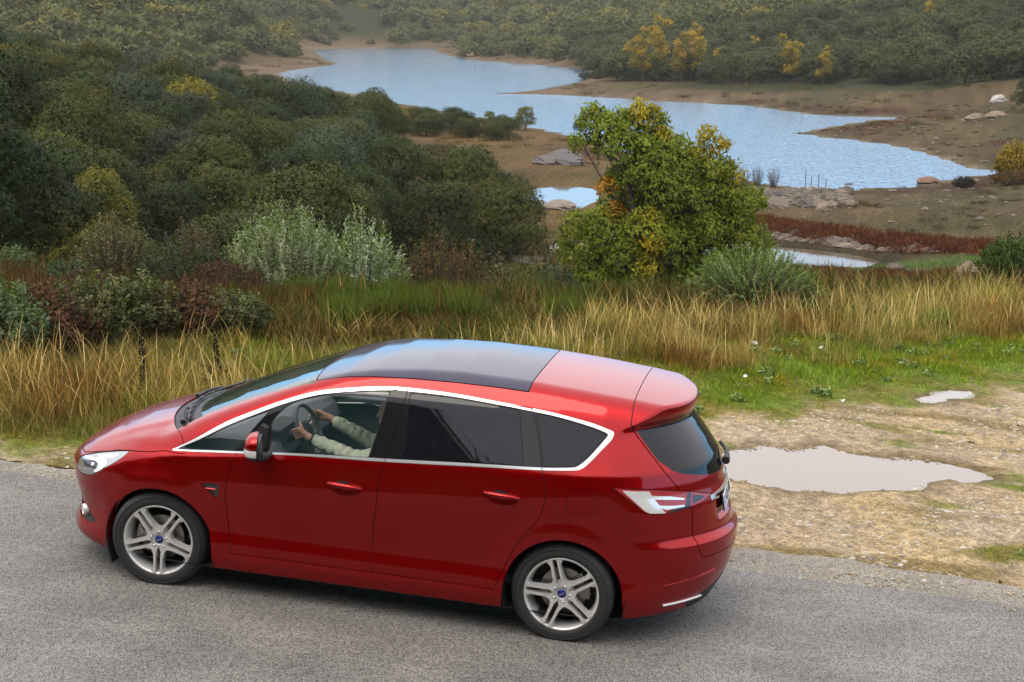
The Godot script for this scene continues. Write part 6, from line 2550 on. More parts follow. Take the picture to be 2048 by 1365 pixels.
func make_ash() -> void:
	# the big many-stemmed tree in the middle, turning yellow
	var g1 := Color(0.225, 0.295, 0.018)
	var g2 := Color(0.30, 0.36, 0.02)
	var y1 := Color(0.52, 0.43, 0.02)
	var y2 := Color(0.58, 0.42, 0.018)
	var o := Color(0.75, 0.36, 0.015)
	# lobes: across, up, back, radius, colour
	var L := [[-2.0, 4.95, 0.1, 0.42, g2], [-1.65, 4.7, 0.2, 0.50, g2], [-1.2, 4.85, -0.2, 0.42, g2], [-2.25, 4.35, 0.0, 0.40, g2], [-0.65, 5.05, 0.1, 0.42, y1], [-0.35, 4.8, -0.1, 0.42, g2], [0.25, 4.15, 0.1, 0.5, g2], [0.35, 3.6, 0.3, 0.6, g1], [-0.6, 3.7, 0.4, 0.6, g2], [2.3, 2.9, 0.0, 0.5, g2], [-2.45, 2.3, 0.1, 0.5, g2], [1.9, 3.0, 0.2, 0.5, g2], [-0.1, 4.55, 0.2, 0.30, y1], [-1.3, 4.2, 0.3, 0.60, g1], [-0.7, 4.3, 0.1, 0.55, g2], [-0.2, 3.9, 0.2, 0.7, g1], [1.15, 4.55, 0.0, 0.28, y1], [1.45, 4.35, 0.1, 0.26, y2], [0.9, 4.1, 0.0, 0.36, y1], [1.35, 3.75, 0.2, 0.48, g2], [1.75, 3.55, 0.0, 0.40, y1], [0.7, 3.65, -0.2, 0.58, g2], [1.3, 3.2, 0.1, 0.62, g2], [-1.55, 3.35, 0.1, 0.36, o], [-1.45, 2.75, 0.3, 0.30, o], [-0.95, 3.4, -0.1, 0.65, g1], [-0.1, 3.2, 0.5, 0.75, g1], [0.6, 2.9, 0.4, 0.75, g1], [-1.6, 2.2, 0.2, 0.75, g2], [-2.2, 1.7, 0.0, 0.72, g2], [-1.9, 1.0, 0.3, 0.75, g1], [-1.2, 1.6, 0.6, 0.75, g1], [-0.5, 2.2, 0.8, 0.75, g2], [-0.55, 2.65, 0.95, 0.36, y1], [-0.45, 2.1, 1.15, 0.40, y2], [-0.55, 1.5, 1.2, 0.40, y1], [-0.85, 1.1, 1.0, 0.42, g2], [-1.0, 2.0, 0.9, 0.36, g2], [0.3, 1.9, 0.7, 0.75, g1], [1.1, 2.3, 0.3, 0.78, g2], [1.8, 2.5, 0.0, 0.62, g2], [2.3, 2.0, 0.1, 0.68, g2], [2.5, 1.45, 0.0, 0.60, g2], [2.0, 1.2, 0.3, 0.72, g1], [1.3, 1.3, 0.6, 0.75, g1], [0.9, 0.8, 0.9, 0.62, y1], [0.4, 1.0, 0.9, 0.66, g1], [-0.3, 0.8, 0.9, 0.62, g1], [-1.3, 0.6, 0.5, 0.62, g1], [1.7, 0.5, 0.3, 0.62, g1], [0.5, 0.3, 0.6, 0.6, g1], [-0.6, 0.3, 0.5, 0.6, g1], [0.0, 2.6, -0.8, 0.9, g1], [-1.0, 2.4, -0.8, 0.9, g1], [1.2, 1.9, -0.8, 0.9, g1], [0.0, 1.2, -0.8, 0.9, g1]]
	var lobes := []
	var right_ := Vector3(0.9785, 0, -0.2062)
	var back := Vector3(0.2062, 0, 0.9785)
	for l in L:
		var c: Vector3 = right_ * l[0] + Vector3.UP * l[1] + back * l[2]
		lobes.append([c, Vector3(l[3] * 1.05, l[3] * 1.0, l[3] * 1.05), l[4]])
		# ragged sprays out of each lobe
		for k in 3:
			var d := rv()
			d.y = absf(d.y) * 0.8
			lobes.append([c + d * l[3] * 0.9, Vector3.ONE * l[3] * 0.38, l[4]])
	var at := Vector3(-1.6, land_y(-1.6, -33.7) - 0.15, -33.7)
	print("ash base ", at)
	var tr := thing("ash_tree", "large bushy ash turning from green to yellow, below the road verge", "tree", Transform3D(Basis().scaled(Vector3(1.06, 1.22, 1.06)), at))
	part("crown", crown(lobes, 72000, 0.115, [g1], 0.5, 0.6), M.leaves, tr)
	var s := st()
	var bark := Color(0.10, 0.085, 0.065)
	for l in L:
		if l[1] > 1.5:
			var tip: Vector3 = right_ * l[0] + Vector3.UP * l[1] + back * l[2]
			var base := Vector3(clampf(l[0], -0.6, 0.6) * 0.5, 0, l[2] * 0.3)
			var m: Vector3 = base.lerp(tip, 0.5) + Vector3(0, 0.35, 0) - right_ * l[0] * 0.12
			tube(s, PackedVector3Array([base, base.lerp(m, 0.5) + rv() * 0.06, m, m.lerp(tip, 0.5) + rv() * 0.08, tip + (tip - m).normalized() * l[3] * 0.7]), PackedFloat32Array([0.10, 0.075, 0.05, 0.03, 0.008]), 6, false, bark)
			for k in 6:
				var q: Vector3 = m.lerp(tip, rng.randf_range(0.4, 1.0))
				var d := (rv() + Vector3.UP * 0.5).normalized()
				tube(s, PackedVector3Array([q, q + d * 0.25, q + d * 0.5 + rv() * 0.08]), PackedFloat32Array([0.014, 0.009, 0.004]), 4, false, bark)
	part("trunk", s.commit(), M.bark, tr)
	# yellow leaf sprays thinning at the open right-hand top
	tick("ash")

func make_shrubs() -> void:
	var sil := [Color(0.30, 0.34, 0.20), Color(0.24, 0.29, 0.14), Color(0.38, 0.42, 0.27), Color(0.15, 0.20, 0.06)]
	var silver := shrub_mesh(2.7, 2.0, 460, 40, 0.070, sil, {"slim": 0.32, "start": 0.25, "up": 0.7, "tip": 1.15})
	shrub("silver_shrub", "silvery grey green shrub, left of two, behind the tall grass", silver, -6.5, -15.2, Vector3(0.95, 1.0, 0.95), 0.85)
	shrub("silver_shrub", "silver shrub on the right with pale whitish tips", shrub_mesh(2.2, 1.95, 260, 34, 0.075, [Color(0.31, 0.36, 0.24), Color(0.25, 0.31, 0.17), Color(0.42, 0.46, 0.34), Color(0.13, 0.19, 0.06)], {"slim": 0.32, "start": 0.3, "up": 0.75, "tip": 1.25, "droop": 0.1}), -5.5, -16.6, Vector3(0.95, 1.0, 0.95), 0.6)
	var tw := {"slim": 0.45, "start": 0.35, "up": 0.9, "twiggy": true, "wood": Color(0.06, 0.042, 0.025), "tip": 1.3}
	shrub("twiggy_shrub", "tall yellowish grey twiggy shrub with upright stems", shrub_mesh(1.7, 1.85, 190, 26, 0.055, [Color(0.17, 0.15, 0.06), Color(0.13, 0.125, 0.055), Color(0.22, 0.19, 0.09)], tw), -8.3, -12.3, Vector3.ONE, 0.97)
	shrub("twiggy_shrub", "brown bare twigged shrub between the yellowish and the silver ones", shrub_mesh(1.6, 1.8, 190, 20, 0.05, [Color(0.14, 0.10, 0.045), Color(0.10, 0.09, 0.04), Color(0.16, 0.13, 0.07), Color(0.09, 0.035, 0.015)], tw), -7.6, -13.7, Vector3.ONE, 0.68)
	shrub("teal_shrub", "low blue green shrub at the left among the grass", shrub_mesh(1.6, 1.0, 170, 26, 0.07, [Color(0.09, 0.14, 0.075), Color(0.13, 0.18, 0.11), Color(0.06, 0.10, 0.04)], {"slim": 0.4}), -8.6, -11.2, Vector3.ONE, 0.15)
	shrub("teal_shrub", "pale green shrub at the photo's left edge behind the grass", shrub_mesh(1.3, 1.2, 150, 26, 0.07, [Color(0.12, 0.17, 0.08), Color(0.17, 0.22, 0.11)], {"slim": 0.45}), -10.2, -12.4, Vector3.ONE, 0.2)
	shrub("red_shrub", "dark red brown bush at the left below the twiggy shrub", shrub_mesh(1.5, 0.95, 200, 24, 0.05, [Color(0.095, 0.035, 0.02), Color(0.13, 0.06, 0.03), Color(0.06, 0.05, 0.02)], {"slim": 0.5, "twiggy": true}), -7.4, -9.6, Vector3.ONE, 0.35)
	shrub("red_shrub", "rusty low bush in front of the silver shrubs", shrub_mesh(1.6, 0.7, 160, 22, 0.05, [Color(0.10, 0.04, 0.02), Color(0.12, 0.07, 0.03)], {"slim": 0.5, "twiggy": true}), -5.9, -11.0, Vector3.ONE)
	shrub("low_shrub", "dark green low bush at the foot of the twiggy shrubs", shrub_mesh(2.2, 1.0, 200, 26, 0.06, [Color(0.06, 0.075, 0.03), Color(0.09, 0.10, 0.045), Color(0.045, 0.06, 0.022)], {"slim": 0.45}), -6.9, -11.8, Vector3.ONE)
	# juniper right of the ash: blue green sprays
	var jun := shrub_mesh(1.85, 1.12, 520, 42, 0.042, [Color(0.15, 0.21, 0.05), Color(0.20, 0.27, 0.08), Color(0.11, 0.165, 0.035), Color(0.28, 0.34, 0.15)], {"slim": 0.28, "start": 0.3, "up": 1.2, "tip": 1.35, "spread": 1.1, "droop": 0.15})
	shrub("juniper", "blue green spiky juniper bush right of the ash tree", jun, 2.0, -12.8, Vector3(1.2, 1.0, 1.2), 0.70)
	shrub("bright_shrub", "leafy green bush cut by the photo's right edge", shrub_mesh(1.9, 1.35, 330, 34, 0.065, [Color(0.07, 0.115, 0.02), Color(0.11, 0.155, 0.03), Color(0.05, 0.085, 0.015)], {"slim": 0.45, "up": 0.7}), 6.35, -16.8, Vector3.ONE, 0.49)
	shrub("orange_bush", "orange brown thin leaved bush behind the car's roof", shrub_mesh(2.1, 1.7, 320, 24, 0.055, [Color(0.15, 0.085, 0.02), Color(0.11, 0.075, 0.02), Color(0.19, 0.10, 0.02), Color(0.07, 0.06, 0.02)], {"slim": 0.55, "twiggy": true, "spread": 1.0}), -5.9, -24.8, Vector3.ONE, -0.95)
	shrub("grey_bush", "grey green dense bush beside the foot of the ash", shrub_mesh(1.3, 1.1, 200, 26, 0.06, [Color(0.055, 0.075, 0.04), Color(0.075, 0.095, 0.05)], {"slim": 0.5}), -2.5, -20.5, Vector3.ONE, -0.9)
	# broom: dark green upright rods
	var broom := []
	for t in [[Color(0.075, 0.095, 0.016), Color(0.11, 0.125, 0.018), Color(0.055, 0.075, 0.016)], [Color(0.095, 0.135, 0.012), Color(0.13, 0.165, 0.016), Color(0.075, 0.105, 0.012)]]:
		broom.append([blades(900, 1.15, 0.42, 0.55, 0.016, t), blades(120, 0.95, 0.36, 0.5, 0.02, [Color(0.05, 0.035, 0.015)])])
	var bs := [[-2.8, -19.4, 1.0, 0, "dark broom bush left of the ash", -0.8], [-0.5, -17.7, 1.0, 0, "dark broom bush under the middle of the ash", -0.72], [-1.3, -18.6, 1.15, 0, "broad dark broom bush in front of the ash", -0.95], [0.35, -16.9, 0.8, 0, "small dark broom bush between ash and juniper", -0.8], [-6.3, -18.4, 0.8, 0, "dark broom bush right of the silver shrubs", -0.7], [-4.4, -12.4, 0.85, 1, "bright green broom behind the windscreen, leftmost", -0.4], [-3.8, -12.9, 0.9, 1, "bright green broom above the panoramic roof, middle one", -0.45], [-3.2, -13.6, 0.85, 1, "bright green broom beside the red grass", -0.65], [-5.2, -12.6, 0.75, 1, "bright green broom in front of the silver shrubs", -0.45], [-2.5, -14.0, 0.6, 1, "small green broom right of the bright ones", -0.75], [7.4, -19.4, 0.7, 1, "green broom at the right edge behind the golden grass", -0.3]]
	for b in bs:
		shrub("broom_bush", b[4], broom[b[3]], b[0], b[1], Vector3(b[2], b[2] * (0.9 if b[3] == 1 else 1.0), b[2]), b[5])
	# bushes standing along the edge of the verge
	var dk := [shrub_mesh(1.0, 0.8, 150, 30, 0.05, [Color(0.13, 0.15, 0.05), Color(0.18, 0.19, 0.07), Color(0.10, 0.115, 0.035)], {"slim": 0.45, "twiggy": true}), shrub_mesh(0.9, 0.75, 150, 26, 0.045, [Color(0.15, 0.055, 0.03), Color(0.20, 0.09, 0.04), Color(0.10, 0.07, 0.03)], {"slim": 0.5, "twiggy": true}), shrub_mesh(0.9, 0.8, 150, 28, 0.05, [Color(0.13, 0.20, 0.08), Color(0.18, 0.25, 0.12)], {"slim": 0.4})]
	for b in [[-5.42, -4.95, 0.99, 1, "red brown bush at the verge's edge, left of the dried stalks"], [-5.25, -5.6, 1.0, 0, "dark olive bush at the verge's edge behind the tall dried stalk"], [-4.9, -6.1, 0.92, 0, "dark bush on the verge's edge below the silver shrubs"], [-4.5, -6.5, 0.78, 1, "rust coloured bush on the verge's edge below the silver shrubs"], [-4.1, -6.95, 0.6, 0, "low dark bush at the verge's edge above the windscreen"], [-5.7, -4.4, 1.12, 2, "pale green bush at the photo's left edge above the grass"]]:
		shrub("verge_bush", b[4], dk[b[3]], b[0], b[1], Vector3(1.35, 1.0, 1.35), b[2] + 0.2)
	var bb := [[-3.0, -7.96, 0.44, "bright green broom on the verge's edge, leftmost above the car's roof"], [-2.66, -8.59, 0.36, "bright green broom on the verge's edge, second from left above the roof"], [-2.24, -8.9, 0.30, "bright green broom on the verge's edge above the middle of the roof"], [-1.7, -9.2, 0.18, "green broom on the verge's edge, right of the bright ones"], [-0.4, -9.6, 0.16, "olive broom on the verge's edge in front of the ash"]]
	for b in bb:
		shrub("broom_bush", b[3], broom[1], b[0], b[1], Vector3(0.75, 1.0, 0.75), b[2])
	# on the lake bed and shores
	shrub("yellow_bush", "round golden yellow bush at the lake's right shore", shrub_mesh(3.2, 2.9, 260, 26, 0.17, [Color(0.42, 0.27, 0.01), Color(0.34, 0.22, 0.012), Color(0.25, 0.18, 0.015)], {"slim": 0.6}), 16.0, -101.2, Vector3.ONE)
	shrub("rust_bush", "low rust brown scrub under the yellow bush", shrub_mesh(4.2, 1.1, 260, 20, 0.13, [Color(0.18, 0.085, 0.025), Color(0.13, 0.075, 0.025)], {"slim": 0.5}), 15.6, -97.6, Vector3.ONE)
	shrub("dark_bush", "dark grey scrub on the water's edge near the yellow bush", shrub_mesh(1.9, 0.9, 150, 14, 0.12, [Color(0.03, 0.028, 0.02), Color(0.05, 0.045, 0.03)], {"slim": 0.4, "twiggy": true}), 12.2, -97.5, Vector3.ONE)
	var dead := {"slim": 0.2, "twiggy": true, "up": 1.3, "wood": Color(0.10, 0.08, 0.07)}
	for d in [[-2.8, -97.2, "leafless grey shrub, leftmost of three by the water"], [-1.9, -98.0, "leafless grey shrub, middle of three by the water"], [-0.7, -96.9, "leafless grey shrub, rightmost of three by the water"]]:
		shrub("bare_shrub", d[2], shrub_mesh(1.3, 1.5, 60, 5, 0.10, [Color(0.10, 0.075, 0.06)], dead), d[0], d[1], Vector3(1.0, rng.randf_range(0.9, 1.2), 1.0))
	tree("dark_tree", "dark round oak at the right edge on the far shore", "tree", "oak", 1, Vector3(23.2, land_y(23.2, -153.8), -153.8), Vector3(1.0, 0.9, 1.0))
	for d in [[-43.5, -278.2, 1.0, "thin grey bush, leftmost by the far bank beyond the point"], [-40.3, -274.7, 1.3, "larger grey bush by the far bank beyond the point"], [-40.1, -286.8, 1.0, "grey bush set back behind the two on the far bank"]]:
		shrub("grey_scrub", d[3], shrub_mesh(3.0, 1.3, 90, 16, 0.22, [Color(0.10, 0.09, 0.075), Color(0.08, 0.075, 0.06)], {"slim": 0.5, "twiggy": true}), d[0], d[1], Vector3.ONE * d[2])
	tick("shrubs")

func make_grass() -> void:
	var gold := [Color(0.62, 0.44, 0.13), Color(0.52, 0.36, 0.09), Color(0.70, 0.54, 0.22), Color(0.40, 0.29, 0.07), Color(0.30, 0.29, 0.07)]
	var tall := []
	for i in 8:
		tall.append(blades(60, 0.46, 0.24, 1.1, 0.0044, gold, 0.5))
	var where := []
	var n := 0
	while where.size() < 1900 and n < 60000:
		n += 1
		var x := rng.randf_range(-13.0, 11.0)
		var past := rng.randf_range(-5.5, 0.9)
		var z := pl(x, crest_k) - past
		var p := 0.0
		var nn := verge_n.get_noise_2d(x * 0.9 + 13.0, z * 0.9)
		if x < -1.5:
			p = smoothstep(-4.6, -1.2, past + nn * 2.2)
			if z > -2.35:
				p = 0.0
		else:
			p = smoothstep(-1.9, -0.5, past + nn * 2.0)
		p *= 0.35 + 1.3 * clampf(0.5 + nn * 1.5, 0, 1)
		if past > 0.6:
			p *= 0.55
		if x > -0.8:
			p *= 0.6
		if x > -4.7 and x < -0.8 and z < -4.2:
			p *= 0.16
		if x > -5.6 and x < -0.6:
			p *= 1.0 - 0.9 * smoothstep(-2.6, -0.6, past)
		if rng.randf() > p:
			continue
		var k := rng.randf_range(0.75, 1.25)
		var t := Color(k, k, k)
		if nn < -0.12:
			t = Color(0.62 * k, 0.62 * k, 0.55 * k)
		if rng.randf() < 0.12:
			t = Color(0.55 * k, 0.75 * k, 0.35 * k)
		var nk := verge_n.get_noise_2d(x * 0.55 + 200.0, z * 0.55)
		if nk > 0.24:
			t = Color(0.42 * k, 0.72 * k, 0.30 * k)
		elif nk < -0.28:
			t = Color(0.62 * k, 0.42 * k, 0.34 * k)
		var s := rng.randf_range(0.55, 1.2) * (0.92 if x < -1.5 else 0.74) * (0.8 + 0.75 * clampf(0.4 + 1.6 * verge_n.get_noise_2d(x * 0.5 + 5.0, z * 0.5), 0.0, 1.0))
		where.append([x, z, s, t, rng.randf_range(0.8, 1.2)])
	scatter("tall_dry_grass", tall, where)
	var long_ := []
	for i in 4:
		long_.append(blades(14, 0.78, 0.20, 0.8, 0.0040, [Color(0.72, 0.56, 0.24), Color(0.60, 0.44, 0.15)], 0.8))
	var stalks := []
	for w in where:
		if rng.randf() < 0.30:
			stalks.append([w[0] + rng.randf_range(-0.2, 0.2), w[1] + rng.randf_range(-0.2, 0.2), rng.randf_range(0.7, 1.15), Color(1, 1, 1) * rng.randf_range(0.8, 1.2), 1.0])
	scatter("tall_grass_stalks", long_, stalks)
	# flattened straw at the foot of it, and greener low tufts
	var low := []
	for i in 4:
		low.append(blades(48, 0.26, 0.22, 1.5, 0.008, [Color(0.52, 0.39, 0.14), Color(0.36, 0.29, 0.09), Color(0.26, 0.28, 0.06)]))
	where = []
	for i in 5200:
		var x := rng.randf_range(-13.5, 11.0)
		var past := rng.randf_range(-7.0, 3.0)
		var z := pl(x, crest_k) - past
		var nn := verge_n.get_noise_2d(x * 0.9 + 13.0, z * 0.9)
		if z > green_edge(x) - 0.35 or rng.randf() > smoothstep(-5.0, -1.8, past + nn * 2.0 - (2.2 if x > -1.5 else 0.0)) + (0.25 if x < -1.5 else 0.0):
			continue
		where.append([x, z, rng.randf_range(0.7, 1.3), Color(1, 1, 1) * rng.randf_range(0.7, 1.2), 1.0])
	scatter("straw", low, where)
	var lush := []
	for i in 5:
		lush.append(blades(30, 0.085, 0.14, 1.1, 0.006, [Color(0.22, 0.34, 0.016), Color(0.28, 0.39, 0.02), Color(0.36, 0.41, 0.05), Color(0.15, 0.25, 0.014)]))
	where = []
	n = 0
	while where.size() < 15000 and n < 150000:
		n += 1
		var x := rng.randf_range(-13.5, 9.8)
		var z := rng.randf_range(-15.0, -1.3)
		if z < pl(x, crest_k) - 0.5:
			continue
		var g := grass_amount(x, z)
		if g < 0.25 or rng.randf() > g or puddle_sd(x, z) < 0.04:
			continue
		var nn := verge_n.get_noise_2d(x * 1.1 + 90.0, z * 1.1)
		var s := rng.randf_range(0.5, 1.15) * lerpf(0.55, 1.35, smoothstep(0.0, 2.2, green_edge(x) - z))
		var k := rng.randf_range(0.8, 1.2)
		var t := Color(k, k, k)
		if nn > 0.2:
			t = Color(1.25 * k, 1.35 * k, 2.6 * k)
		elif nn < -0.25:
			t = Color(1.7 * k, 1.15 * k, 1.3 * k)
		where.append([x, z, s, t, rng.randf_range(0.7, 1.3)])
	scatter("green_grass", lush, where)
	# broad-leaved weeds
	var weed := []
	for i in 3:
		weed.append(shrub_mesh(0.24, 0.11, 26, 4, 0.05, [Color(0.26, 0.38, 0.12), Color(0.36, 0.46, 0.22), Color(0.19, 0.30, 0.07)], {"slim": 0.5, "up": 0.3})[0])
	where = []
	for i in 2600:
		var x := rng.randf_range(-13.0, 9.5)
		var z := rng.randf_range(-14.0, -1.9)
		if z < pl(x, crest_k) or grass_amount(x, z) < 0.5 or grass_amount(x, z) < 0.8 or puddle_sd(x, z) < 0.1 or rng.randf() > 0.3 + verge_n.get_noise_2d(x * 1.5, z * 1.5 + 30.0) * 1.5:
			continue
		where.append([x, z, rng.randf_range(0.4, 1.0), Color(1, 1, 1) * rng.randf_range(0.8, 1.3), 1.0])
	scatter("broad_leaved_weeds", weed, where)
	# red stems beyond the verge and the red plants of the lake bed
	var redm := []
	for i in 3:
		redm.append(blades(60, 0.75, 0.35, 0.5, 0.010, [Color(0.075, 0.034, 0.025), Color(0.06, 0.03, 0.022), Color(0.12, 0.065, 0.035)]))
	where = []
	for i in 130:
		where.append([rng.randf_range(-5.2, -2.4), rng.randf_range(-17.0, -14.2), rng.randf_range(0.7, 1.2), Color(1, 1, 1) * rng.randf_range(0.8, 1.2), 1.0])
	for i in 34:
		where.append([rng.randf_range(-9.6, -4.6), rng.randf_range(-11.0, -7.6), rng.randf_range(0.5, 0.9), Color(1.3, 1.2, 0.9) * rng.randf_range(0.7, 1.1), 1.0])
	scatter("red_stemmed_plants", redm, where)
	var redlow := []
	for i in 3:
		redlow.append(blades(46, 0.42, 0.55, 1.0, 0.035, [Color(0.17, 0.040, 0.018), Color(0.21, 0.060, 0.024), Color(0.12, 0.038, 0.02), Color(0.20, 0.12, 0.045)]))
	where = []
	for i in 5200:
		var u := rng.randf()
		var x := 0.0
		var z := 0.0
		if i % 3 == 0:
			# a band on the far side of the stream
			x = lerpf(-3.6, 13.0, u)
			z = lerpf(-75.5, -62.5, pow(u, 0.85)) + rng.randf_range(-1.6, 1.6) * (0.3 + 1.1 * rng.randf())
		elif i % 3 == 1:
			x = lerpf(-4.0, 9.5, u)
			z = lerpf(-60.0, -56.0, u) + rng.randf_range(-0.9, 0.9)
		else:
			# patches along the shores
			x = rng.randf_range(-30.0, 22.0)
			z = rng.randf_range(-205.0, -112.0)
			var s := lake_sd(x, z)
			if s < 2.5 or s > 9.0 or patch.get_noise_2d(x * 0.5, z * 0.5) < 0.02 or x < -22.0 and z > -190.0:
				continue
		if patch.get_noise_2d(x * 1.5, z * 1.5) < -0.10:
			continue
		where.append([x, z, rng.randf_range(0.7, 1.25), Color(1, 1, 1) * rng.randf_range(0.7, 1.25), rng.randf_range(0.4, 0.8)])
	scatter("red_lakebed_plants", redlow, where)
	# scrub and dry tufts over the middle ground
	var scrub := []
	for i in 4:
		scrub.append(blades(60, 0.55, 0.55, 0.8, 0.03, [Color(0.20, 0.145, 0.045), Color(0.13, 0.13, 0.03), Color(0.25, 0.165, 0.05), Color(0.09, 0.10, 0.026)]))
	where = []
	for i in 5200:
		var x := rng.randf_range(-26.0, 14.0)
		var z := rng.randf_range(-60.0, -11.0)
		var past := pl(x, crest_k) - z
		if past < 0.4 or (x > -1.0 and z < -44.0) or rng.randf() > 0.75:
			continue
		if x > 3.0 and z < -30.0:
			continue
		where.append([x, z, rng.randf_range(0.5, 1.2), Color(1, 1, 1) * rng.randf_range(0.6, 1.2), rng.randf_range(0.6, 1.2)])
	for i in 350:
		var x := rng.randf_range(-34.0, -8.0)
		var z := rng.randf_range(-140.0, -60.0)
		if z > -128.0 and z < -95.0 and x > -24.0 and rng.randf() < 0.8:
			continue
		if lake_sd(x, z) < 2.0 or pool_sd(x, z, pond, Vector2(-14.5, -87), 16.0) < 1.0 or rng.randf() > 0.6:
			continue
		where.append([x, z, rng.randf_range(0.6, 1.4), Color(1.2, 1.0, 0.9) * rng.randf_range(0.6, 1.2), rng.randf_range(0.4, 0.9)])
	for i in 2600:
		var x := rng.randf_range(-3.0, 24.0)
		var z := rng.randf_range(-205.0, -66.0)
		if lake_sd(x, z) < 1.0 or patch.get_noise_2d(x * 0.7, z * 0.7 + 200.0) < 0.10:
			continue
		where.append([x, z, rng.randf_range(0.3, 0.7), Color(0.8, 0.8, 0.75) * rng.randf_range(0.4, 0.9), rng.randf_range(0.3, 0.7)])
	for i in 3000:
		var x := rng.randf_range(-150.0, 50.0)
		var z := rng.randf_range(-560.0, -150.0)
		var s := lake_sd(x, z)
		if s < 3.0 or s > 34.0 or rng.randf() > 0.25 + 1.6 * maxf(0.0, patch.get_noise_2d(x * 0.3, z * 0.3 + 90.0)):
			continue
		where.append([x, z, rng.randf_range(0.9, 2.2), Color(0.9, 0.8, 0.7) * rng.randf_range(0.3, 0.9), rng.randf_range(0.4, 0.9)])
	for i in 1500:
		var x := rng.randf_range(-13.0, 3.0)
		var past := rng.randf_range(0.2, 8.0)
		var z := pl(x, crest_k) - past
		var nk := verge_n.get_noise_2d(x * 0.6 + 300.0, z * 0.6)
		var t := Color(1.0, 0.95, 0.8)
		if nk > 0.1:
			t = Color(0.55, 1.0, 0.45)
		elif nk < -0.12:
			t = Color(0.85, 0.62, 0.5)
		where.append([x, z, rng.randf_range(0.35, 0.75), t * rng.randf_range(0.5, 1.1), rng.randf_range(0.6, 1.1)])
	scatter("dry_scrub", scrub, where)
	# bracken and brush that fills the gaps beneath the wood
	var brush := []
	for i in 3:
		brush.append(crown([[Vector3(0, 0.35, 0), Vector3(0.8, 0.5, 0.8)], [Vector3(0.5, 0.3, 0.3), Vector3(0.5, 0.4, 0.5)], [Vector3(-0.4, 0.3, -0.4), Vector3(0.6, 0.45, 0.6)]], 420, 0.11, [Color(0.09, 0.10, 0.026), Color(0.12, 0.11, 0.03), Color(0.14, 0.09, 0.028), Color(0.07, 0.088, 0.022)]))
	where = []
	for i in 2600:
		var x := rng.randf_range(-52.0, 2.0)
		var z := rng.randf_range(-110.0, -13.5)
		if pl(x, crest_k) - z < 15.0 or (x > -9.5 and z < -46.0) or (x > -24.0 and z < -60.0) or (x > -7.5 and z > -30.0 and rng.randf() < 0.75) or (x > -1.5):
			continue
		where.append([x, z, rng.randf_range(0.6, 1.5), Color(1, 1, 1) * rng.randf_range(0.7, 1.3), rng.randf_range(0.6, 1.2)])
	scatter("undergrowth", brush, where)
	tick("grass")

# ------------------------------------------------------------------ stones, posts, litter
func rock_mesh(seed_: int, rough: float) -> ArrayMesh:
	var n := FastNoiseLite.new()
	n.seed = seed_
	n.frequency = 0.9
	n.fractal_octaves = 4
	var s := st()
	var r := 12
	var c := 16
	var at := func(i: int, j: int) -> Vector3:
		var v := -PI / 2 + PI * i / r
		var u := TAU * (j % c) / c
		var d := Vector3(cos(v) * cos(u), sin(v), cos(v) * sin(u))
		# broken faces: the ball is cut by a few planes
		var k := 1.0 + rough * n.get_noise_3dv(d * 2.0)
		for m in 7:
			var pn := Vector3(sin(m * 2.4 + seed_), cos(m * 1.7 + seed_ * 0.7), sin(m * 3.1 + seed_ * 1.3)).normalized()
			var q := d.dot(pn)
			if q > 0.0:
				k = minf(k, (0.62 + 0.06 * m) / q)
		return d * k
	for i in r:
		for j in c:
			var a: Vector3 = at.call(i, j)
			var b: Vector3 = at.call(i + 1, j)
			var d: Vector3 = at.call(i + 1, j + 1)
			var e: Vector3 = at.call(i, j + 1)
			tri(s, a, b, d, a + b + d)
			tri(s, a, d, e, a + d + e)
	return s.commit()

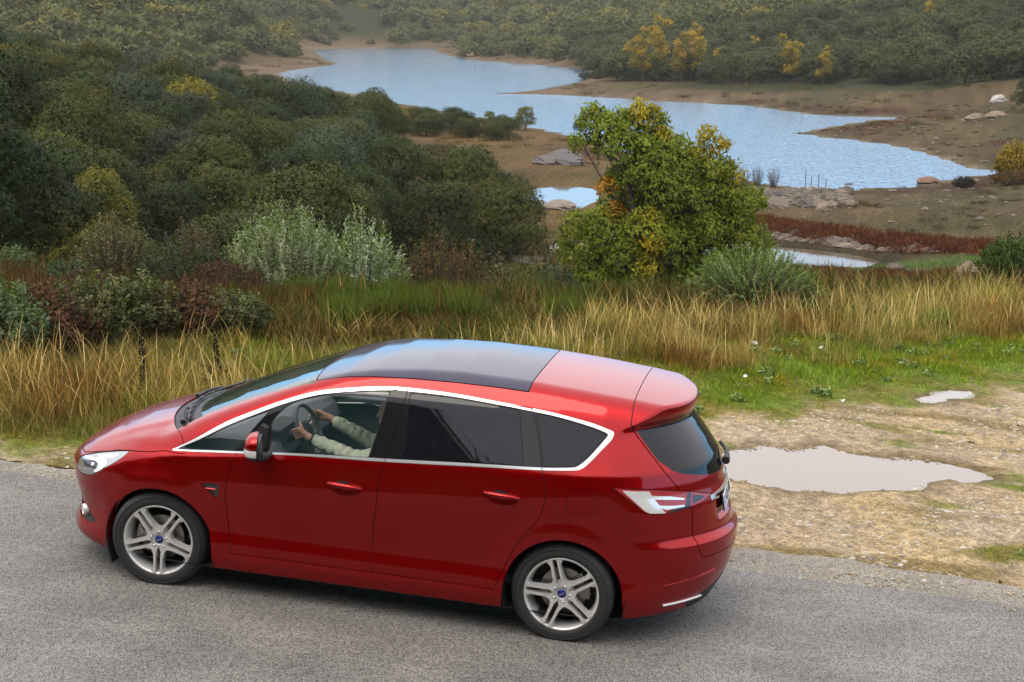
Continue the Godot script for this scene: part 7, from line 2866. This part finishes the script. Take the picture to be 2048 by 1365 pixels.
func make_small_things() -> void:
	var stone_c := [Color(0.55, 0.44, 0.27), Color(0.66, 0.58, 0.44), Color(0.42, 0.32, 0.19), Color(0.74, 0.69, 0.60), Color(0.30, 0.27, 0.24), Color(0.50, 0.36, 0.16)]
	var rm := mat("stone", Color.WHITE, 0.85)
	rm.vertex_color_use_as_albedo = true
	rm.albedo_texture = noise_map(71, 0.03, 5, 256, 0.0, Color(0.6, 0.58, 0.56), Color(1, 1, 1))
	rm.uv1_triplanar = true
	rm.uv1_scale = Vector3(0.9, 0.9, 0.9)
	var rocks := []
	for i in 5:
		rocks.append(rock_mesh(i * 7 + 3, 0.5))
	# pebbles
	var peb := []
	for i in 4:
		var s := st()
		var n := 5
		var ring := []
		for k in n:
			ring.append(Vector3(cos(TAU * k / n), 0.0, sin(TAU * k / n)) * rng.randf_range(0.7, 1.1))
		var top := Vector3(rng.randf_range(-0.3, 0.3), 0.55, rng.randf_range(-0.3, 0.3))
		for k in n:
			var a: Vector3 = ring[k]
			var b: Vector3 = ring[(k + 1) % n]
			var a2: Vector3 = a * 0.62 + Vector3(0, 0.45, 0) + top * 0.15
			var b2: Vector3 = b * 0.62 + Vector3(0, 0.45, 0) + top * 0.15
			quad(s, a, b, b2, a2, a + b)
			tri(s, a2, b2, top + Vector3(0, 0.05, 0), Vector3.UP)
		peb.append(s.commit())
	for v in 4:
		var ts: Array[Transform3D] = []
		var cs := PackedColorArray()
		var n := 0
		while ts.size() < 4200 and n < 30000:
			n += 1
			var x := rng.randf_range(-7.0, 9.0)
			var z := rng.randf_range(-12.0, -1.12)
			if rng.randf() < 0.06:
				z = -1.12 + 0.7 * pow(rng.randf(), 2.0)
			if x < 1.5 and z < -2.6 and rng.randf() < 0.9:
				continue
			var g := grass_amount(x, z)
			if rng.randf() < g * 1.3 or puddle_sd(x, z) < -0.02:
				continue
			if rng.randf() > 0.42 + verge_n.get_noise_2d(x * 1.1 - 44.0, z * 1.1) * 1.6:
				continue
			var r := 0.007 + 0.022 * pow(rng.randf(), 3.2)
			if rng.randf() < 0.015:
				r *= 1.5
			if z > -1.12:
				r *= 0.5
			var y := plane_y(x, z) + (0.022 if z > -1.14 else 0.012) + 0.018 * verge_n.get_noise_2d(x * 1.4, z * 1.4)
			ts.append(Transform3D(Basis(Vector3.UP, rng.randf_range(0, TAU)).scaled(Vector3(r * rng.randf_range(1.0, 1.7), r * 0.7, r)), Vector3(x, y - r * 0.12, z)))
			var c: Color = stone_c[rng.randi() % stone_c.size()]
			cs.append(c * rng.randf_range(0.6, 1.0))
		instances("pebbles", peb[v], M.stone, ts, cs)
	# rubble on the lake bed
	for v in 3:
		var ts: Array[Transform3D] = []
		var cs := PackedColorArray()
		for i in 900:
			var x := 0.0
			var z := 0.0
			var r := 0.04 + 0.2 * pow(rng.randf(), 2.0)
			var u := rng.randf()
			if i % 3 == 0:
				x = rng.randf_range(-6.0, 4.5)
				z = -86.0 + rng.randf_range(-9.0, 6.0) - 0.3 * x
				r *= 1.5
			elif i % 3 == 1:
				x = lerpf(-2.0, 8.5, u)
				z = lerpf(-71.5, -64.5, u) + rng.randf_range(-0.9, 0.9)
			else:
				x = rng.randf_range(-4.0, 20.0)
				z = rng.randf_range(-150.0, -68.0)
				if rng.randf() < 0.5:
					continue
			if lake_sd(x, z) < 0.3 or pool_sd(x, z, stream, Vector2(1.0, -64), 14.0) < 0.1:
				continue
			ts.append(Transform3D(Basis(Vector3.UP, rng.randf_range(0, TAU)).scaled(Vector3(r * 1.3, r * rng.randf_range(0.4, 0.8), r)), Vector3(x, land_y(x, z) + r * 0.1, z)))
			cs.append(Color(0.11, 0.088, 0.066).lerp(Color(0.26, 0.205, 0.15), pow(rng.randf(), 1.6)) * rng.randf_range(0.55, 1.2))
		instances("rubble", rocks[v], M.stone, ts, cs)
	# rocks one can tell apart
	var rk := [[9.3, -55.6, 0.75, 0.5, Color(0.24, 0.17, 0.12), "square brown rock lying alone at the right of the lake bed"], [-17.2, -106.2, 1.5, 0.9, Color(0.15, 0.14, 0.14), "large dark grey boulder on the dry flat left of the ash"], [-18.6, -105.0, 1.0, 0.6, Color(0.17, 0.15, 0.14), "smaller grey boulder beside the large one on the flat"], [23.1, -183.9, 1.1, 0.65, Color(0.50, 0.47, 0.42), "pale whitish boulder on the far right slope"], [17.3, -149.3, 1.2, 0.7, Color(0.26, 0.20, 0.13), "tan rock outcrop on the right shore"], [19.5, -150.5, 1.0, 0.55, Color(0.28, 0.21, 0.14), "second tan outcrop, right of the first, on the right shore"], [0.3, -77.9, 0.7, 0.5, Color(0.20, 0.155, 0.12), "reddish rock at the left of the rubble bank"], [1.8, -79.4, 0.55, 0.45, Color(0.13, 0.11, 0.09), "dark upright rock on top of the rubble bank"], [3.0, -77.4, 0.6, 0.35, Color(0.26, 0.20, 0.14), "flat brown slab at the right of the rubble bank"], [-1.8, -81.9, 0.9, 0.5, Color(0.28, 0.22, 0.16), "pale slab next to the ash on the rubble bank"], [-11.8, -73.6, 0.9, 0.45, Color(0.30, 0.26, 0.21), "light grey rock at the pond's near edge"], [-12.9, -74.0, 0.7, 0.4, Color(0.24, 0.20, 0.17), "grey rock left of the light one at the pond"], [-18.2, -70.9, 1.1, 0.8, Color(0.20, 0.18, 0.16), "grey rock between the oaks at the wood's edge"], [6.2, -58.5, 0.45, 0.3, Color(0.16, 0.13, 0.11), "small dark stone beside the square brown rock"], [4.4, -101.2, 0.6, 0.35, Color(0.12, 0.10, 0.08), "small dark stone at the water's edge by the stakes"], [10.2, -103.0, 0.8, 0.4, Color(0.24, 0.15, 0.10), "reddish stone at the lake's lower right end"]]
	for i in rk.size():
		var k: Array = rk[i]
		var y := land_y(k[0], k[1])
		var s := rocks[i % 5] as ArrayMesh
		var m := mat("rock_%d" % i, lin(k[4].r, k[4].g, k[4].b), 0.9)
		m.albedo_texture = M.stone.albedo_texture
		m.uv1_triplanar = true
		m.heightmap_enabled = true
		m.heightmap_texture = M.stone.albedo_texture
		m.heightmap_scale = 5.0
		var o := solo("rock", s, m, Transform3D(Basis(Vector3.UP, i * 1.3).scaled(Vector3(k[2], k[3], k[2] * 0.8)), Vector3(k[0], y + k[3] * 0.25, k[1])))
		tag(o, k[5], "rock")
	# fence posts below the wood, thin stakes by the water
	var wood := mat("weathered_wood", lin(0.16, 0.12, 0.08), 0.9)
	wood.albedo_texture = noise_map(15, 0.06, 4, 128, 0.0, Color(0.55, 0.52, 0.5), Color(1, 1, 1))
	wood.uv1_triplanar = true
	wood.uv1_scale = Vector3(6, 0.8, 6)
	var ps := [[-12.6, -50.2, 1.3, 0.04, "weathered fence post, leftmost of the row below the wood"], [-12.0, -49.6, 1.2, -0.05, "weathered fence post, second from the left below the wood"], [-11.6, -49.9, 1.1, 0.10, "weathered fence post, third in the row below the wood"], [-11.1, -48.8, 1.3, 0.0, "weathered fence post, rightmost of the row below the wood"]]
	for k in ps:
		var s := st()
		tube(s, PackedVector3Array([Vector3(0, -0.2, 0), Vector3(0.01, k[2] * 0.5, 0), Vector3(0, k[2], 0)]), PackedFloat32Array([0.06, 0.055, 0.05]), 8)
		tag(solo("fence_post", s.commit(), wood, Transform3D(Basis(Vector3(0, 0, 1), k[3]), Vector3(k[0], land_y(k[0], k[1]), k[1]))), k[4], "post")
	var rail := st()
	tube(rail, PackedVector3Array([Vector3(-12.0, land_y(-12.0, -49.6) + 0.5, -49.6), Vector3(-11.1, land_y(-11.1, -48.8) + 1.15, -48.8)]), PackedFloat32Array([0.035]), 6)
	tag(solo("fence_rail", rail.commit(), wood), "slanting rail leaning between two fence posts below the wood", "rail")
	var sk := [[1.5, -96.4, 1.4, "tallest thin stake, leftmost of four at the water"], [1.9, -96.9, 0.9, "thin stake, second of four at the water"], [2.4, -96.4, 1.1, "thin stake, third of four at the water"], [2.9, -96.9, 0.8, "thin stake, rightmost of four at the water"]]
	for k in sk:
		var s := st()
		tube(s, PackedVector3Array([Vector3(0, -0.2, 0), Vector3(0.03, k[2], 0)]), PackedFloat32Array([0.035, 0.025]), 6)
		tag(solo("stake", s.commit(), wood, Transform3D(Basis(), Vector3(k[0], land_y(k[0], k[1]), k[1]))), k[3], "stake")
	# dark dried flower stalks in the grass
	for k in [[-3.55, -3.4, 0.95, "tall dark dried flower stalk in front of the left bonnet grass"], [-3.15, -4.3, 0.72, "shorter dark dried stalk with a bushy foot near the windscreen"]]:
		var o := thing("dried_stalk", k[3], "dried plant", Transform3D(Basis(), Vector3(k[0], land_y(k[0], k[1]), k[1])))
		var s := st()
		tube(s, PackedVector3Array([Vector3(0, -0.05, 0), Vector3(0.015, k[2] * 0.5, 0), Vector3(0, k[2], 0.01)]), PackedFloat32Array([0.008, 0.006, 0.003]), 6, false, Color(0.03, 0.022, 0.015))
		part("stem", s.commit(), M.bark, o)
		var vs := PackedVector3Array()
		var ns := PackedVector3Array()
		var cs := PackedColorArray()
		for i in 420:
			var t := rng.randf()
			var w := 0.055 * (1.0 - t * 0.8) + (0.10 if t < 0.28 and k[2] < 0.8 else 0.0)
			var d := rv()
			d.y *= 0.3
			leaf(vs, ns, cs, Vector3(0, k[2] * (0.06 + 0.94 * t), 0) + d * w * 0.4, (d + Vector3.UP * 0.4).normalized(), rv(), w * 0.8 + 0.01, 0.014, (d + rv() * 0.4).normalized(), Color(0.028, 0.020, 0.013) * rng.randf_range(0.6, 1.8))
		part("seed_heads", arrays(vs, ns, leaf_index(vs.size() / 4), cs), M.leaves, o)
	# scraps of paper in the grass
	var paper := mat("paper", lin(0.55, 0.54, 0.52), 0.8)
	var lt := [[2.2, -9.2, 0.11, "crumpled white paper scrap in the straw, leftmost"], [3.05, -9.3, 0.07, "white paper scrap in the grass right of the juniper's foot"], [3.3, -6.5, 0.07, "small white scrap at the edge of the green grass"], [4.05, -8.9, 0.06, "pale scrap lying on the green grass near the small puddle"], [2.2, -7.2, 0.06, "white wrapper in the grass behind the car's spoiler"]]
	for k in lt:
		var s := st()
		var q := []
		for i in 4:
			for j in 3:
				q.append(Vector3((i / 3.0 - 0.5) * k[2], rng.randf_range(0.01, 0.05), (j / 2.0 - 0.5) * k[2] * 0.6))
		for i in 3:
			for j in 2:
				quad(s, q[i * 3 + j], q[i * 3 + j + 1], q[i * 3 + j + 4], q[i * 3 + j + 3], Vector3.UP)
		tag(solo("paper_scrap", s.commit(), paper, Transform3D(Basis(Vector3.UP, rng.randf_range(0, 3)), Vector3(k[0], land_y(k[0], k[1]) + 0.07, k[1]))), k[3], "litter")
	# the gravel track by the pond
	var trk := st()
	var a := Vector3.ZERO
	var b := Vector3.ZERO
	var line := [[-13.6, -50.5, 1.0], [-11.6, -54.0, 1.2], [-10.4, -57.0, 1.4], [-9.2, -60.9, 1.6], [-7.2, -65.5, 1.8], [-5.5, -70.5, 1.9]]
	for i in line.size() - 1:
		for m in 8:
			var t := m / 8.0
			var p := Vector2(line[i][0], line[i][1]).lerp(Vector2(line[i + 1][0], line[i + 1][1]), t)
			var w: float = line[i][2] + 0.25 * sin(i * 8.0 + m)
			var l := Vector3(p.x - w * 0.8, 0, p.y - w * 0.4)
			var r := Vector3(p.x + w * 0.8, 0, p.y + w * 0.4)
			var mm := Vector3(p.x, 0, p.y)
			l.y = land_y(l.x, l.z) + 0.03
			r.y = land_y(r.x, r.z) + 0.03
			mm.y = land_y(mm.x, mm.z) + 0.06
			if i + m > 0:
				quad(trk, a, l, mm, (a + b) * 0.5 + Vector3(0, 0.02, 0), Vector3.UP)
				quad(trk, (a + b) * 0.5 + Vector3(0, 0.02, 0), mm, r, b, Vector3.UP)
			a = l
			b = r
	var tm := mat("track_gravel", lin(0.24, 0.21, 0.18), 0.95)
	tm.albedo_texture = M.stone.albedo_texture
	tm.uv1_triplanar = true
	tm.uv1_world_triplanar = true
	tm.uv1_scale = Vector3(0.5, 0.5, 0.5)
	setting("gravel_track", trk.commit(), tm)
